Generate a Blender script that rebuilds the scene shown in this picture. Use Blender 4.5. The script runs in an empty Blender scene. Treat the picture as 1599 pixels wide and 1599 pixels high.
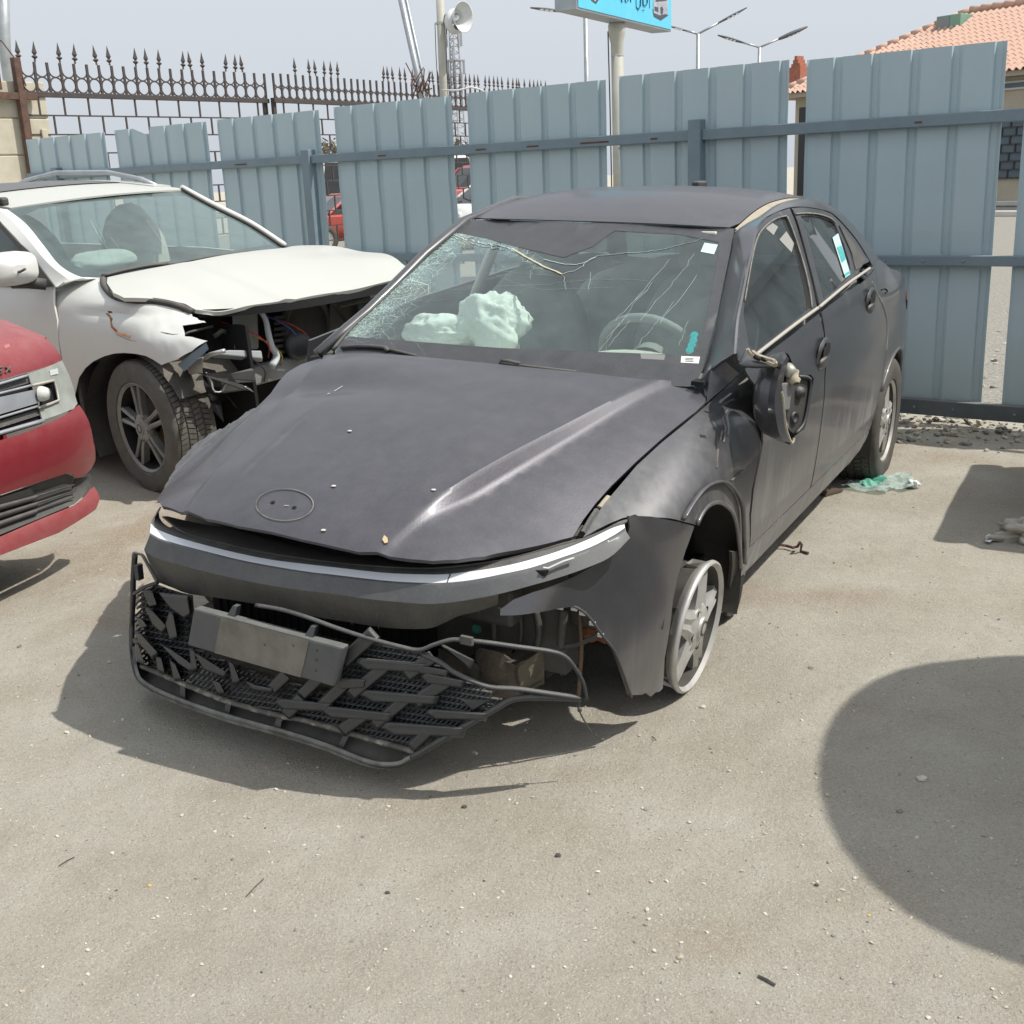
import bpy, bmesh, math, random
import numpy as np
from mathutils import Vector, Matrix, noise as mnoise
from mathutils.geometry import delaunay_2d_cdt
random.seed(7); RNG = np.random.default_rng(11)
SC = bpy.context.scene
COL = SC.collection
R_ = math.radians

# ------------------------------------------------------------------ camera
FPX, CXY, CAMH = 1800.0, 799.5, 1.49
_d = Vector((1070 - CXY, 7000 - CXY, FPX)).normalized()          # straight down, in camera axes
_f = (Vector((0, 0, 1)) - _d * _d.z).normalized()
_u = -_d
_r = _f.cross(_u)
if _r.x < 0: _r = -_r
AX = Matrix((_r, _f, _u))                                          # rows: world axes in camera axes
CAM = Vector((0, 0, CAMH))
cd = bpy.data.cameras.new('camera'); cam = bpy.data.objects.new('camera', cd); COL.objects.link(cam)
right, upv, back = AX @ Vector((1, 0, 0)), AX @ Vector((0, -1, 0)), AX @ Vector((0, 0, -1))
cam.matrix_world = Matrix(((right.x, upv.x, back.x, 0), (right.y, upv.y, back.y, 0), (right.z, upv.z, back.z, CAMH), (0, 0, 0, 1)))
cd.sensor_width = 36; cd.lens = 36 * FPX / 1599; cd.clip_end = 2000; cd.clip_start = 0.05
SC.camera = cam

# ------------------------------------------------------------------ light
SUN_TO = Vector((0.65, -0.13, 1.0)).normalized()                    # direction towards the sun
elev, azim = math.asin(SUN_TO.z), math.atan2(SUN_TO.x, SUN_TO.y)
w = bpy.data.worlds.new('World'); SC.world = w; w.use_nodes = True
nt = w.node_tree; nt.nodes.clear()
wo = nt.nodes.new('ShaderNodeOutputWorld'); bg = nt.nodes.new('ShaderNodeBackground')
sk = nt.nodes.new('ShaderNodeTexSky'); sk.sky_type = 'NISHITA'; sk.sun_disc = False
sk.sun_elevation = elev; sk.sun_rotation = azim; sk.air_density = 1.0; sk.dust_density = 6.0; sk.ozone_density = 1.0
hs = nt.nodes.new('ShaderNodeHueSaturation'); hs.inputs['Saturation'].default_value = 0.35
mxw = nt.nodes.new('ShaderNodeMix'); mxw.data_type = 'RGBA'; mxw.inputs[0].default_value = 0.72
mxw.inputs[7].default_value = (6.35, 6.80, 7.38, 1)                   # the even, dusty white of the haze layer
nt.links.new(sk.outputs[0], hs.inputs['Color']); nt.links.new(hs.outputs[0], mxw.inputs[6])
nt.links.new(mxw.outputs[2], bg.inputs[0]); bg.inputs[1].default_value = 0.105
nt.links.new(bg.outputs[0], wo.inputs[0])
sl = bpy.data.lights.new('sun', 'SUN'); sl.energy = 3.4; sl.angle = R_(0.7); sl.color = (1.0, 0.955, 0.88)
so = bpy.data.objects.new('sun', sl); COL.objects.link(so)
so.rotation_euler = SUN_TO.to_track_quat('Z', 'Y').to_euler(); so.location = SUN_TO * 30
SC.view_settings.view_transform = 'Standard'; SC.view_settings.look = 'None'
SC.view_settings.exposure = 0.30; SC.view_settings.gamma = 1.0; SC.view_settings.use_curve_mapping = False
SC.cycles.max_bounces = 8; SC.cycles.transparent_max_bounces = 24; SC.cycles.caustics_reflective = False; SC.cycles.caustics_refractive = False

# ------------------------------------------------------------------ pixels to places
def ray(px, py): return AX @ Vector((px - CXY, py - CXY, FPX))
def on_z(px, py, z=0.0):
    r = ray(px, py); return CAM + r * ((z - CAMH) / r.z)
def at_depth(px, py, y):                                            # point on a ray at world distance y ahead
    r = ray(px, py); return CAM + r * (y / r.y)
def on_plane(px, py, p, n):
    r = ray(px, py); return CAM + r * ((p - CAM).dot(n) / r.dot(n))

# ------------------------------------------------------------------ geometry
class G:
    def __init__(s): s.v = []; s.f = []
    def add(s, v, f):
        o = len(s.v); s.v += [tuple(p) for p in v]; s.f += [tuple(i + o for i in q) for q in f]; return s
    def box(s, c, size, m=None):
        x, y, z = (k / 2 for k in size); c = Vector(c)
        v = [Vector((a * x, b * y, d * z)) for a in (-1, 1) for b in (-1, 1) for d in (-1, 1)]
        if m is not None: v = [m @ p for p in v]
        return s.add([p + c for p in v], [(0, 1, 3, 2), (4, 6, 7, 5), (0, 4, 5, 1), (2, 3, 7, 6), (0, 2, 6, 4), (1, 5, 7, 3)])
    def hexa(s, a, b):                                              # two quads (lists of 4 points) joined
        v = list(a) + list(b)
        return s.add(v, [(3, 2, 1, 0), (4, 5, 6, 7)] + [(i, (i + 1) % 4, 4 + (i + 1) % 4, 4 + i) for i in range(4)])
    def tube(s, path, r, n=8, cap=True, flat=1.0, closed=False):
        path = [Vector(p) for p in path]; k = len(path); rr = r if isinstance(r, (list, tuple)) else [r] * k
        vs = []; ref = None
        for i, p in enumerate(path):
            if closed: t = path[(i + 1) % k] - path[i - 1]
            else: t = path[min(i + 1, k - 1)] - path[max(i - 1, 0)]
            t = t.normalized() if t.length > 1e-9 else Vector((0, 0, 1))
            if ref is None:
                ref = t.cross(Vector((0, 0, 1)))
                if ref.length < .05: ref = t.cross(Vector((1, 0, 0)))
            ref = (ref - t * ref.dot(t)).normalized(); b = t.cross(ref)
            for j in range(n):
                a = 2 * math.pi * j / n
                vs.append(p + (ref * math.cos(a) + b * (math.sin(a) * flat)) * rr[i])
        fs = []
        for i in range(k if closed else k - 1):
            i2 = (i + 1) % k
            for j in range(n): fs.append((i * n + j, i * n + (j + 1) % n, i2 * n + (j + 1) % n, i2 * n + j))
        if cap and not closed: fs += [tuple(range(n - 1, -1, -1)), tuple(range((k - 1) * n, k * n))]
        return s.add(vs, fs)
    def lathe(s, prof, origin=(0, 0, 0), axis=(0, 0, 1), n=24, closed=False):   # prof: (radius, height)
        ax = Vector(axis).normalized(); o = Vector(origin)
        u = ax.cross(Vector((0, 0, 1)));
        if u.length < .05: u = ax.cross(Vector((1, 0, 0)))
        u.normalize(); b = ax.cross(u); vs = []
        for r, h in prof:
            for j in range(n):
                a = 2 * math.pi * j / n; vs.append(o + ax * h + (u * math.cos(a) + b * math.sin(a)) * r)
        k = len(prof); fs = []
        for i in range(k if closed else k - 1):
            i2 = (i + 1) % k
            for j in range(n): fs.append((i * n + j, i * n + (j + 1) % n, i2 * n + (j + 1) % n, i2 * n + j))
        return s.add(vs, fs)
    def grid(s, rows, closed=False):                                # rows: equal lists of points
        n = len(rows[0]); vs = [p for r in rows for p in r]; fs = []
        for i in range(len(rows) - 1):
            for j in range(n if closed else n - 1):
                j2 = (j + 1) % n; fs.append((i * n + j, i * n + j2, (i + 1) * n + j2, (i + 1) * n + j))
        return s.add(vs, fs)
    def prism(s, poly, vec):                                        # flat polygon pushed along a vector
        n = len(poly); v = [Vector(p) for p in poly]; vec = Vector(vec)
        return s.add(v + [p + vec for p in v], [tuple(range(n - 1, -1, -1)), tuple(range(n, 2 * n))] + [(i, (i + 1) % n, n + (i + 1) % n, n + i) for i in range(n)])

def spline(pts, n, closed=False):                                   # Catmull-Rom through pts, n even samples
    P = [np.array(p, float) for p in pts]
    if len(P) == 2: return [tuple(P[0] + (P[1] - P[0]) * i / (n - 1)) for i in range(n)]
    out = []; K = len(P); seg = K if closed else K - 1
    for i in range(seg):
        if closed: a, b, c, d = P[i - 1], P[i], P[(i + 1) % K], P[(i + 2) % K]
        else: a, b, c, d = P[i - 1] if i else 2 * P[0] - P[1], P[i], P[i + 1], P[i + 2] if i + 2 < K else 2 * P[-1] - P[-2]
        for t in np.linspace(0, 1, 12, endpoint=False):
            out.append(.5 * ((2 * b) + (c - a) * t + (2 * a - 5 * b + 4 * c - d) * t * t + (3 * b - a - 3 * c + d) * t ** 3))
    out.append(P[0] if closed else P[-1])
    out = np.array(out); L = np.concatenate([[0], np.cumsum(np.linalg.norm(np.diff(out, axis=0), axis=1))])
    q = np.linspace(0, L[-1], n + 1 if closed else n)
    res = np.stack([np.interp(q, L, out[:, k]) for k in range(out.shape[1])], 1)
    return [tuple(r) for r in (res[:-1] if closed else res)]
def polyline(pts, n):                                               # straight segments, n even samples
    P = np.array(pts, float); L = np.concatenate([[0], np.cumsum(np.linalg.norm(np.diff(P, axis=0), axis=1))])
    q = np.linspace(0, L[-1], n); return [tuple(r) for r in np.stack([np.interp(q, L, P[:, k]) for k in range(P.shape[1])], 1)]
def interp(x, xs, ys): return float(np.interp(x, xs, ys))
def sint(x, xs, ys):                                                 # smooth (cubic Hermite) table lookup
    n = len(xs)
    if x <= xs[0]: return ys[0]
    if x >= xs[-1]: return ys[-1]
    i = 0
    while x > xs[i + 1]: i += 1
    h = xs[i + 1] - xs[i]; t = (x - xs[i]) / h; dl = (ys[i + 1] - ys[i]) / h
    m0 = dl if i == 0 else .5 * (dl + (ys[i] - ys[i - 1]) / (xs[i] - xs[i - 1]))
    m1 = dl if i == n - 2 else .5 * (dl + (ys[i + 2] - ys[i + 1]) / (xs[i + 2] - xs[i + 1]))
    return (2 * t ** 3 - 3 * t * t + 1) * ys[i] + (t ** 3 - 2 * t * t + t) * h * m0 + (-2 * t ** 3 + 3 * t * t) * ys[i + 1] + (t ** 3 - t * t) * h * m1
def sst(a, b, x):
    t = max(0., min(1., (x - a) / (b - a))); return t * t * (3 - 2 * t)

# ------------------------------------------------------------------ objects
MATW = {}
def mesh_obj(name, g, mat, parent=None, world=False, smooth=False, solid=0.0, bevel=0.0, auto=None):
    me = bpy.data.meshes.new(name)
    v = g.v
    if world and parent is not None:
        inv = MATW[parent.name].inverted(); v = [inv @ Vector(p) for p in v]
    me.from_pydata([tuple(p) for p in v], [], g.f); me.validate(clean_customdata=False)
    o = bpy.data.objects.new(name, me); COL.objects.link(o)
    if mat is not None: me.materials.append(mat)
    if smooth:
        me.shade_smooth()
        if auto: me.set_sharp_from_angle(angle=R_(auto))
    if parent is not None: o.parent = parent; MATW[o.name] = MATW[parent.name]
    else: MATW[o.name] = Matrix.Identity(4)
    if solid:
        m = o.modifiers.new('thickness', 'SOLIDIFY'); m.thickness = abs(solid); m.offset = -1 if solid > 0 else 1
        if smooth:
            m = o.modifiers.new('crisp_edges', 'EDGE_SPLIT'); m.split_angle = R_(38)
    if bevel:
        m = o.modifiers.new('edges', 'BEVEL'); m.width = bevel; m.segments = 2; m.limit_method = 'ANGLE'; m.angle_limit = R_(40)
    return o
def thing(name, label, cat, loc=(0, 0, 0), matrix=None, group=None):
    o = bpy.data.objects.new(name, None); COL.objects.link(o); o.empty_display_size = .1
    m = matrix if matrix is not None else Matrix.Translation(loc)
    o.matrix_world = m; MATW[o.name] = m.copy()
    tag(o, label, cat, group); return o
def tag(o, label=None, cat=None, group=None, kind=None):
    if label: o['label'] = label
    if cat: o['category'] = cat
    if group: o['group'] = group
    if kind: o['kind'] = kind
    return o
def recentre(o):                                                     # a single-mesh thing: origin to its base
    me = o.data; co = np.zeros(len(me.vertices) * 3); me.vertices.foreach_get('co', co); co = co.reshape(-1, 3)
    c = np.array([(co[:, 0].min() + co[:, 0].max()) / 2, (co[:, 1].min() + co[:, 1].max()) / 2, co[:, 2].min()])
    me.vertices.foreach_set('co', (co - c).ravel()); o.location = c; me.update(); return o
def share(o, parent, matrix):                                        # a copy of a part that shares its mesh
    c = o.copy(); COL.objects.link(c); c.parent = parent; c.matrix_local = matrix; return c
def copy_thing(root, matrix, label=None, group=None):
    r = root.copy(); COL.objects.link(r); r.matrix_world = matrix; MATW[r.name] = matrix.copy()
    if label: r['label'] = label
    if group: r['group'] = group
    for ch in root.children:
        c = ch.copy(); COL.objects.link(c); c.parent = r
        for g in ch.children:
            d = g.copy(); COL.objects.link(d); d.parent = c
    return r

# ------------------------------------------------------------------ surfaces that pixels are thrown on
class Frame:
    def __init__(s, o, ang, roll=0.0, pitch=0.0):
        fw = Vector((math.cos(ang), math.sin(ang), 0)); lf = Vector((-math.sin(ang), math.cos(ang), 0)); up = Vector((0, 0, 1))
        c, k = math.cos(roll), math.sin(roll)
        lf, up = lf * c - up * k, up * c + lf * k
        s.o = Vector(o); s.rot = Matrix((fw, lf, up)); s.cam = s.rot @ (CAM - s.o)
        t = s.rot.transposed().to_4x4(); t.translation = s.o; s.m = t
    def loc(s, w): return s.rot @ (Vector(w) - s.o)
    def ray(s, px, py): return (s.rot @ ray(px, py)).normalized()
    def plane(s, px, py, axis, val):
        r = s.ray(px, py); return s.cam + r * ((val - s.cam[axis]) / r[axis])
class HF:                                                            # height field along one local axis
    def __init__(s, fr, axis, fn, t0=.8, t1=12): s.fr, s.axis, s.fn, s.t0, s.t1 = fr, axis, fn, t0, t1; s.ia = [i for i in (0, 1, 2) if i != axis]
    def g(s, p): return p[s.axis] - s.fn(p[s.ia[0]], p[s.ia[1]])
    def par(s, p): return (p[s.ia[0]], p[s.ia[1]])
    def lift(s, a, b, off=0.0):
        p = [0, 0, 0]; p[s.ia[0]] = a; p[s.ia[1]] = b; p[s.axis] = s.fn(a, b) + off; return Vector(p)
    def hit(s, px, py, off=0.0):
        r = s.fr.ray(px, py); c = s.fr.cam; N = 140; last = None; best = None
        f = lambda t: s.g(c + r * t) - off
        for i in range(N + 1):
            t = s.t0 + (s.t1 - s.t0) * i / N; v = f(t)
            if best is None or abs(v) < best[0]: best = (abs(v), t)
            if last is not None and last[1] * v <= 0:
                a, b, va = last[0], t, last[1]
                for _ in range(30):
                    m = (a + b) / 2; vm = f(m)
                    if va * vm <= 0: b = m
                    else: a, va = m, vm
                return c + r * ((a + b) / 2)
            last = (t, v)
        return c + r * best[1]
class Cyl(HF):                                                       # radius field round an upright axis
    def __init__(s, fr, x0, y0, rf, t0=.8, t1=12): s.fr, s.x0, s.y0, s.rf, s.t0, s.t1 = fr, x0, y0, rf, t0, t1
    def g(s, p): return math.hypot(p[0] - s.x0, p[1] - s.y0) - s.rf(math.atan2(p[1] - s.y0, p[0] - s.x0), p[2])
    def par(s, p): return (math.atan2(p[1] - s.y0, p[0] - s.x0), p[2])
    def lift(s, a, b, off=0.0):
        r = s.rf(a, b) + off; return Vector((s.x0 + r * math.cos(a), s.y0 + r * math.sin(a), b))

def inside(pt, poly):
    x, y = pt; c = False; n = len(poly); j = n - 1
    for i in range(n):
        xi, yi = poly[i]; xj, yj = poly[j]
        if (yi > y) != (yj > y) and x < (xj - xi) * (y - yi) / (yj - yi) + xi: c = not c
        j = i
    return c
def dense(poly, res):
    out = []; n = len(poly)
    for i in range(n):
        a, b = np.array(poly[i]), np.array(poly[(i + 1) % n]); k = max(1, int(np.linalg.norm(b - a) / res + .5))
        out += [tuple(a + (b - a) * j / k) for j in range(k)]
    return out
def fill(surf, outline, res=.03, holes=(), off=0.0, disp=None, world_cam=None, ms=1.0, lines=()):
    """outline/holes in surface parameters -> G; param a is scaled by ms so that res is roughly metres"""
    sc = lambda q: (q[0] * ms, q[1])
    ou = dense([sc(q) for q in outline], res); hs_ = [dense([sc(q) for q in h], res) for h in holes]
    pts = list(ou); edges = [(i, (i + 1) % len(ou)) for i in range(len(ou))]
    for h in hs_:
        o = len(pts); pts += h; edges += [(o + i, o + (i + 1) % len(h)) for i in range(len(h))]
    for ln in lines:                                                 # crease lines become mesh edges
        q = [sc(c) for c in ln]; q = [c for c in q if inside(c, ou) and min((c[0] - b[0]) ** 2 + (c[1] - b[1]) ** 2 for b in ou) > (res * .4) ** 2]
        o = len(pts); pts += q; edges += [(o + i, o + i + 1) for i in range(len(q) - 1)]
    B = np.array(pts); xs, ys = B[:, 0], B[:, 1]
    for gx in np.arange(xs.min() + res * .5, xs.max(), res):
        for gy in np.arange(ys.min() + res * .5, ys.max(), res):
            q = (gx, gy)
            if not inside(q, ou) or any(inside(q, h) for h in hs_): continue
            if np.min((xs - gx) ** 2 + (ys - gy) ** 2) < (res * .55) ** 2: continue
            pts.append(q)
    v2, e2, f2, *_ = delaunay_2d_cdt([Vector(p) for p in pts], edges, [], 0, 1e-6)
    g = G(); V = []
    for p in v2:
        a, b = p[0] / ms, p[1]; w3 = surf.lift(a, b, off)
        if disp: w3 = disp(w3, a, b)
        V.append(w3)
    F = []
    for t in f2:
        c = (sum(v2[i][0] for i in t) / len(t), sum(v2[i][1] for i in t) / len(t))
        if inside(c, ou) and not any(inside(c, h) for h in hs_): F.append(tuple(t))
    nrm = Vector()
    for t in F: nrm += (V[t[1]] - V[t[0]]).cross(V[t[2]] - V[t[0]])
    cen = sum(V, Vector()) / len(V)
    if world_cam is None: world_cam = surf.fr.cam
    if nrm.dot(world_cam - cen) < 0: F = [t[::-1] for t in F]
    return g.add(V, F)
def px_par(surf, pts, off=0.0): return [surf.par(surf.hit(x, y, off)) for x, y in pts]
def panel(name, parent, surf, px, mat, res=.03, holes_px=(), off=0.0, thick=.006, smooth=True, disp=None, curve=False, par=None, holes=(), ms=1.0, cam=None, lines=()):
    if curve and px: px = spline(px, max(24, len(px) * 5), closed=True)
    o2 = par if par is not None else px_par(surf, px, off)
    hh = list(holes) + [px_par(surf, h, off) for h in holes_px]
    g = fill(surf, o2, res, hh, off, disp, cam, ms, lines)
    return mesh_obj(name, g, mat, parent, smooth=smooth, solid=thick)
def loft(name, parent, rows, mat, n=60, sub=4, thick=.004, smooth=True, auto=None, cam=None):
    """rows: (pixels, surface, offset); spline each row, loft straight between rows"""
    R3 = [[s.hit(x, y, o) for x, y in spline(p, n)] for p, s, o in rows]
    return loft3(name, parent, R3, mat, sub, thick, smooth, auto, cam or rows[0][1].fr.cam)
def loft3(name, parent, R3, mat, sub=4, thick=.004, smooth=True, auto=None, cam=None):
    rr = []
    for i in range(len(R3) - 1):
        for k in range(sub): rr.append([a.lerp(b, k / sub) for a, b in zip(R3[i], R3[i + 1])])
    rr.append(R3[-1]); g = G().grid(rr)
    if cam is not None:
        V = [Vector(p) for p in g.v]; nrm = Vector()
        for t in g.f: nrm += (V[t[1]] - V[t[0]]).cross(V[t[2]] - V[t[0]])
        if nrm.dot(cam - sum(V, Vector()) / len(V)) < 0: g.f = [t[::-1] for t in g.f]
    return mesh_obj(name, g, mat, parent, smooth=smooth, solid=thick, auto=auto)

# ------------------------------------------------------------------ materials
def nn(nt, t, **k):
    n = nt.nodes.new(t)
    for a, b in k.items():
        if a.startswith('i_'): n.inputs[a[2:].replace('_', ' ')].default_value = b
        else: setattr(n, a, b)
    return n
def base_mat(name):
    m = bpy.data.materials.new(name); m.use_nodes = True; t = m.node_tree; b = t.nodes['Principled BSDF']; return m, t, b
def mixc(t, fac, a, b, mode='MIX'):
    n = nn(t, 'ShaderNodeMix', data_type='RGBA', blend_type=mode)
    for s, v in ((0, fac), (6, a), (7, b)):
        if hasattr(v, 'is_linked'): t.links.new(v, n.inputs[s])
        else: n.inputs[s].default_value = v if s == 0 else (*v, 1)
    return n.outputs[2]
def ramp(t, src, lo, hi, a=0.0, b=1.0):
    n = nn(t, 'ShaderNodeMapRange'); n.inputs[1].default_value = lo; n.inputs[2].default_value = hi; n.inputs[3].default_value = a; n.inputs[4].default_value = b
    t.links.new(src, n.inputs[0]); return n.outputs[0]
def noise(t, scale, detail=4, rough=.6, co=None, vec=None):
    n = nn(t, 'ShaderNodeTexNoise'); n.inputs['Scale'].default_value = scale; n.inputs['Detail'].default_value = detail; n.inputs['Roughness'].default_value = rough
    if vec is not None: t.links.new(vec, n.inputs['Vector'])
    return n.outputs[0]
def coords(t, scale=(1, 1, 1), kind='Object'):
    c = nn(t, 'ShaderNodeTexCoord'); mp = nn(t, 'ShaderNodeMapping'); mp.inputs['Scale'].default_value = scale
    t.links.new(c.outputs[kind], mp.inputs[0]); return mp.outputs[0]
def math_(t, op, a, b=0.0, clamp=False):
    n = nn(t, 'ShaderNodeMath', operation=op, use_clamp=clamp)
    for i, v in enumerate((a, b)):
        if hasattr(v, 'is_linked'): t.links.new(v, n.inputs[i])
        else: n.inputs[i].default_value = v
    return n.outputs[0]
DUST = (.33, .30, .25)
def mat_(name, col, rough=.6, metal=0.0, col2=None, nscale=6.0, bump=0.0, bscale=60.0, dust=0.0, dust_side=0.0, coat=0.0, spec=.5, stretch=(1, 1, 1), n_lo=.35, n_hi=.65, sidez=None, kind='Object', dcol=DUST, band=None):
    m, t, b = base_mat(name); v = coords(t, stretch, kind)
    b.inputs['Roughness'].default_value = rough; b.inputs['Metallic'].default_value = metal
    b.inputs['Coat Weight'].default_value = coat; b.inputs['Coat Roughness'].default_value = .12
    b.inputs['Specular IOR Level'].default_value = spec
    c = None
    if col2 is not None:
        c = mixc(t, ramp(t, noise(t, nscale, 5, .62, vec=v), n_lo, n_hi), col, col2)
    if dust or dust_side:
        gm = nn(t, 'ShaderNodeNewGeometry'); sx = nn(t, 'ShaderNodeSeparateXYZ'); t.links.new(gm.outputs['Normal'], sx.inputs[0])
        upf = ramp(t, sx.outputs[2], -.2, .95, dust_side, dust)
        nz = ramp(t, noise(t, 14, 6, .7, vec=v), .25, .75, .50, 1.38); nz2 = ramp(t, noise(t, 260, 3, .8, vec=v), .3, .7, .66, 1.34)
        d = math_(t, 'MULTIPLY', math_(t, 'MULTIPLY', upf, nz), nz2, True)
        if sidez is not None:                                        # road film that thins out upwards, with run marks
            so_ = nn(t, 'ShaderNodeSeparateXYZ'); t.links.new(nn(t, 'ShaderNodeTexCoord').outputs['Object'], so_.inputs[0])
            lo = ramp(t, so_.outputs[2], sidez[0], sidez[1], sidez[2], 0)
            rn = ramp(t, noise(t, 1, 4, .6, vec=coords(t, (34, 34, 1.3))), .3, .72, .55, 1.18)
            rn2 = ramp(t, noise(t, 3.2, 3, .6, vec=v), .25, .7, .45, 1.15)
            if band is not None:                                     # a strip rubbed clean along the sill, cross-hatched
                bz = math_(t, 'MULTIPLY', ramp(t, so_.outputs[2], band[0], band[0] + .02), ramp(t, so_.outputs[2], band[1], band[1] + .02, 1, 0))
                hx = ramp(t, noise(t, 1, 3, .7, vec=coords(t, (110, 110, 26))), .42, .56, .25, 1)
                lo = math_(t, 'MULTIPLY', lo, math_(t, 'SUBTRACT', 1.0, math_(t, 'MULTIPLY', math_(t, 'MULTIPLY', bz, hx), band[2])))
            d = math_(t, 'MAXIMUM', d, math_(t, 'MULTIPLY', math_(t, 'MULTIPLY', lo, rn), rn2, True))
        c = mixc(t, d, c if c is not None else col, dcol)
        t.links.new(ramp(t, d, 0, .8, rough, .92), b.inputs['Roughness'])
        if metal: t.links.new(ramp(t, d, 0, .7, metal, 0), b.inputs['Metallic'])
        if coat: t.links.new(ramp(t, d, 0, .55, coat, 0.0), b.inputs['Coat Weight'])
    if c is not None: t.links.new(c, b.inputs['Base Color'])
    else: b.inputs['Base Color'].default_value = (*col, 1)
    if bump:
        bp = nn(t, 'ShaderNodeBump'); bp.inputs['Strength'].default_value = bump; bp.inputs['Distance'].default_value = .01
        t.links.new(noise(t, bscale, 5, .65, vec=v), bp.inputs['Height']); t.links.new(bp.outputs[0], b.inputs['Normal'])
    return m
def emit_free_glass(name, tint, dust=.25, dcol=(.42, .45, .42), rough=.03, gloss=1.0, dens=9.0):
    """thin pane: tinted see-through + reflection + a film of dust"""
    m, t, b = base_mat(name); out = t.nodes['Material Output']; t.nodes.remove(b)
    tr = nn(t, 'ShaderNodeBsdfTransparent'); tr.inputs[0].default_value = (*tint, 1)
    gl = nn(t, 'ShaderNodeBsdfGlossy'); gl.inputs[0].default_value = (gloss, gloss, gloss, 1); gl.inputs['Roughness'].default_value = rough
    lw = nn(t, 'ShaderNodeLayerWeight'); lw.inputs[0].default_value = .5
    fz = math_(t, 'ADD', math_(t, 'MULTIPLY', math_(t, 'POWER', lw.outputs['Facing'], 4.0), .85), .05)       # same from either side of the pane
    m1 = nn(t, 'ShaderNodeMixShader'); t.links.new(fz, m1.inputs[0]); t.links.new(tr.outputs[0], m1.inputs[1]); t.links.new(gl.outputs[0], m1.inputs[2])
    df = nn(t, 'ShaderNodeBsdfDiffuse'); df.inputs[0].default_value = (*dcol, 1)
    m2 = nn(t, 'ShaderNodeMixShader'); v = coords(t)
    fac = math_(t, 'MULTIPLY', ramp(t, noise(t, dens, 5, .6, vec=v), .3, .7, dust * .7, dust * 1.3), ramp(t, noise(t, 180, 2, .6, vec=v), .3, .7, .85, 1.15), True)
    t.links.new(fac, m2.inputs[0]); t.links.new(m1.outputs[0], m2.inputs[1]); t.links.new(df.outputs[0], m2.inputs[2])
    t.links.new(m2.outputs[0], out.inputs[0]); return m, t, fac, m2, df
# ================================================================== the ground
def ground_mat():
    m, t, b = base_mat('compacted_ground'); v = coords(t)
    big = ramp(t, noise(t, .55, 4, .55, vec=v), .35, .68); mid = ramp(t, noise(t, 2.3, 5, .6, vec=v), .38, .66)
    c = mixc(t, big, (.430, .405, .345), (.405, .345, .262)); c = mixc(t, mid, c, (.525, .500, .432))
    warm = ramp(t, noise(t, .9, 3, .5, vec=coords(t, (1, 1.6, 1))), .56, .74); c = mixc(t, math_(t, 'MULTIPLY', warm, .95), c, (.355, .262, .190))
    stain = ramp(t, noise(t, 1.7, 5, .65, vec=coords(t, (1.2, .8, 1))), .64, .76); c = mixc(t, math_(t, 'MULTIPLY', stain, .5), c, (.20, .178, .145))
    dist = nn(t, 'ShaderNodeVectorMath', operation='DISTANCE'); t.links.new(v, dist.inputs[0]); dist.inputs[1].default_value = (-1.35, 5.0, 0)   # blown sand between the cars
    sand = math_(t, 'MULTIPLY', ramp(t, dist.outputs['Value'], .25, .95, 1, 0), ramp(t, noise(t, 3, 4, .6, vec=v), .3, .55)); c = mixc(t, sand, c, (.30, .215, .135))
    vo = nn(t, 'ShaderNodeTexVoronoi'); vo.inputs['Scale'].default_value = 85; t.links.new(v, vo.inputs['Vector'])
    chip = ramp(t, vo.outputs['Distance'], .18, .34, 1, 0)
    sep = nn(t, 'ShaderNodeSeparateColor'); t.links.new(vo.outputs['Color'], sep.inputs[0])
    chipm = math_(t, 'MULTIPLY', chip, ramp(t, sep.outputs[0], .55, .6)); tone = mixc(t, sep.outputs[1], (.31, .285, .235), (.64, .62, .56))
    c = mixc(t, math_(t, 'MULTIPLY', chipm, .9), c, tone)
    vo2 = nn(t, 'ShaderNodeTexVoronoi'); vo2.inputs['Scale'].default_value = 240; t.links.new(v, vo2.inputs['Vector'])
    sep2 = nn(t, 'ShaderNodeSeparateColor'); t.links.new(vo2.outputs['Color'], sep2.inputs[0])
    c = mixc(t, .55, c, mixc(t, sep2.outputs[0], (.20, .185, .155), (.54, .52, .46)), 'MIX') if False else mixc(t, math_(t, 'MULTIPLY', ramp(t, sep2.outputs[0], .0, 1), .58), c, mixc(t, sep2.outputs[1], (.30, .275, .225), (.62, .59, .52)))
    gr = ramp(t, noise(t, 420, 3, .7, vec=v), .3, .7, .74, 1.24)
    g2 = nn(t, 'ShaderNodeCombineColor')
    for i in range(3): t.links.new(gr, g2.inputs[i])
    c = mixc(t, 1.0, c, g2.outputs[0], 'MULTIPLY'); t.links.new(c, b.inputs['Base Color']); b.inputs['Roughness'].default_value = .95; b.inputs['Specular IOR Level'].default_value = .2
    h = math_(t, 'ADD', math_(t, 'MULTIPLY', noise(t, 160, 6, .75, vec=v), .55), math_(t, 'MULTIPLY', chipm, .12)); h = math_(t, 'ADD', h, math_(t, 'MULTIPLY', noise(t, 9, 5, .6, vec=v), 1.3))
    bp = nn(t, 'ShaderNodeBump'); bp.inputs['Strength'].default_value = 1.0; bp.inputs['Distance'].default_value = .016
    t.links.new(h, bp.inputs['Height']); t.links.new(bp.outputs[0], b.inputs['Normal']); return m
M_GROUND = ground_mat()
g = G().add([(-400, -60, 0), (400, -60, 0), (400, 900, 0), (-400, 900, 0)], [(0, 1, 2, 3)])
o = mesh_obj('ground', g, M_GROUND); tag(o, 'pale compacted sand and gravel ground of the vehicle yard', kind='structure')
M_GRAVEL = mat_('grey_gravel', (.15, .14, .12), .95, col2=(.36, .34, .295), nscale=38, bump=1.0, bscale=40, n_lo=.3, n_hi=.7)

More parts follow.
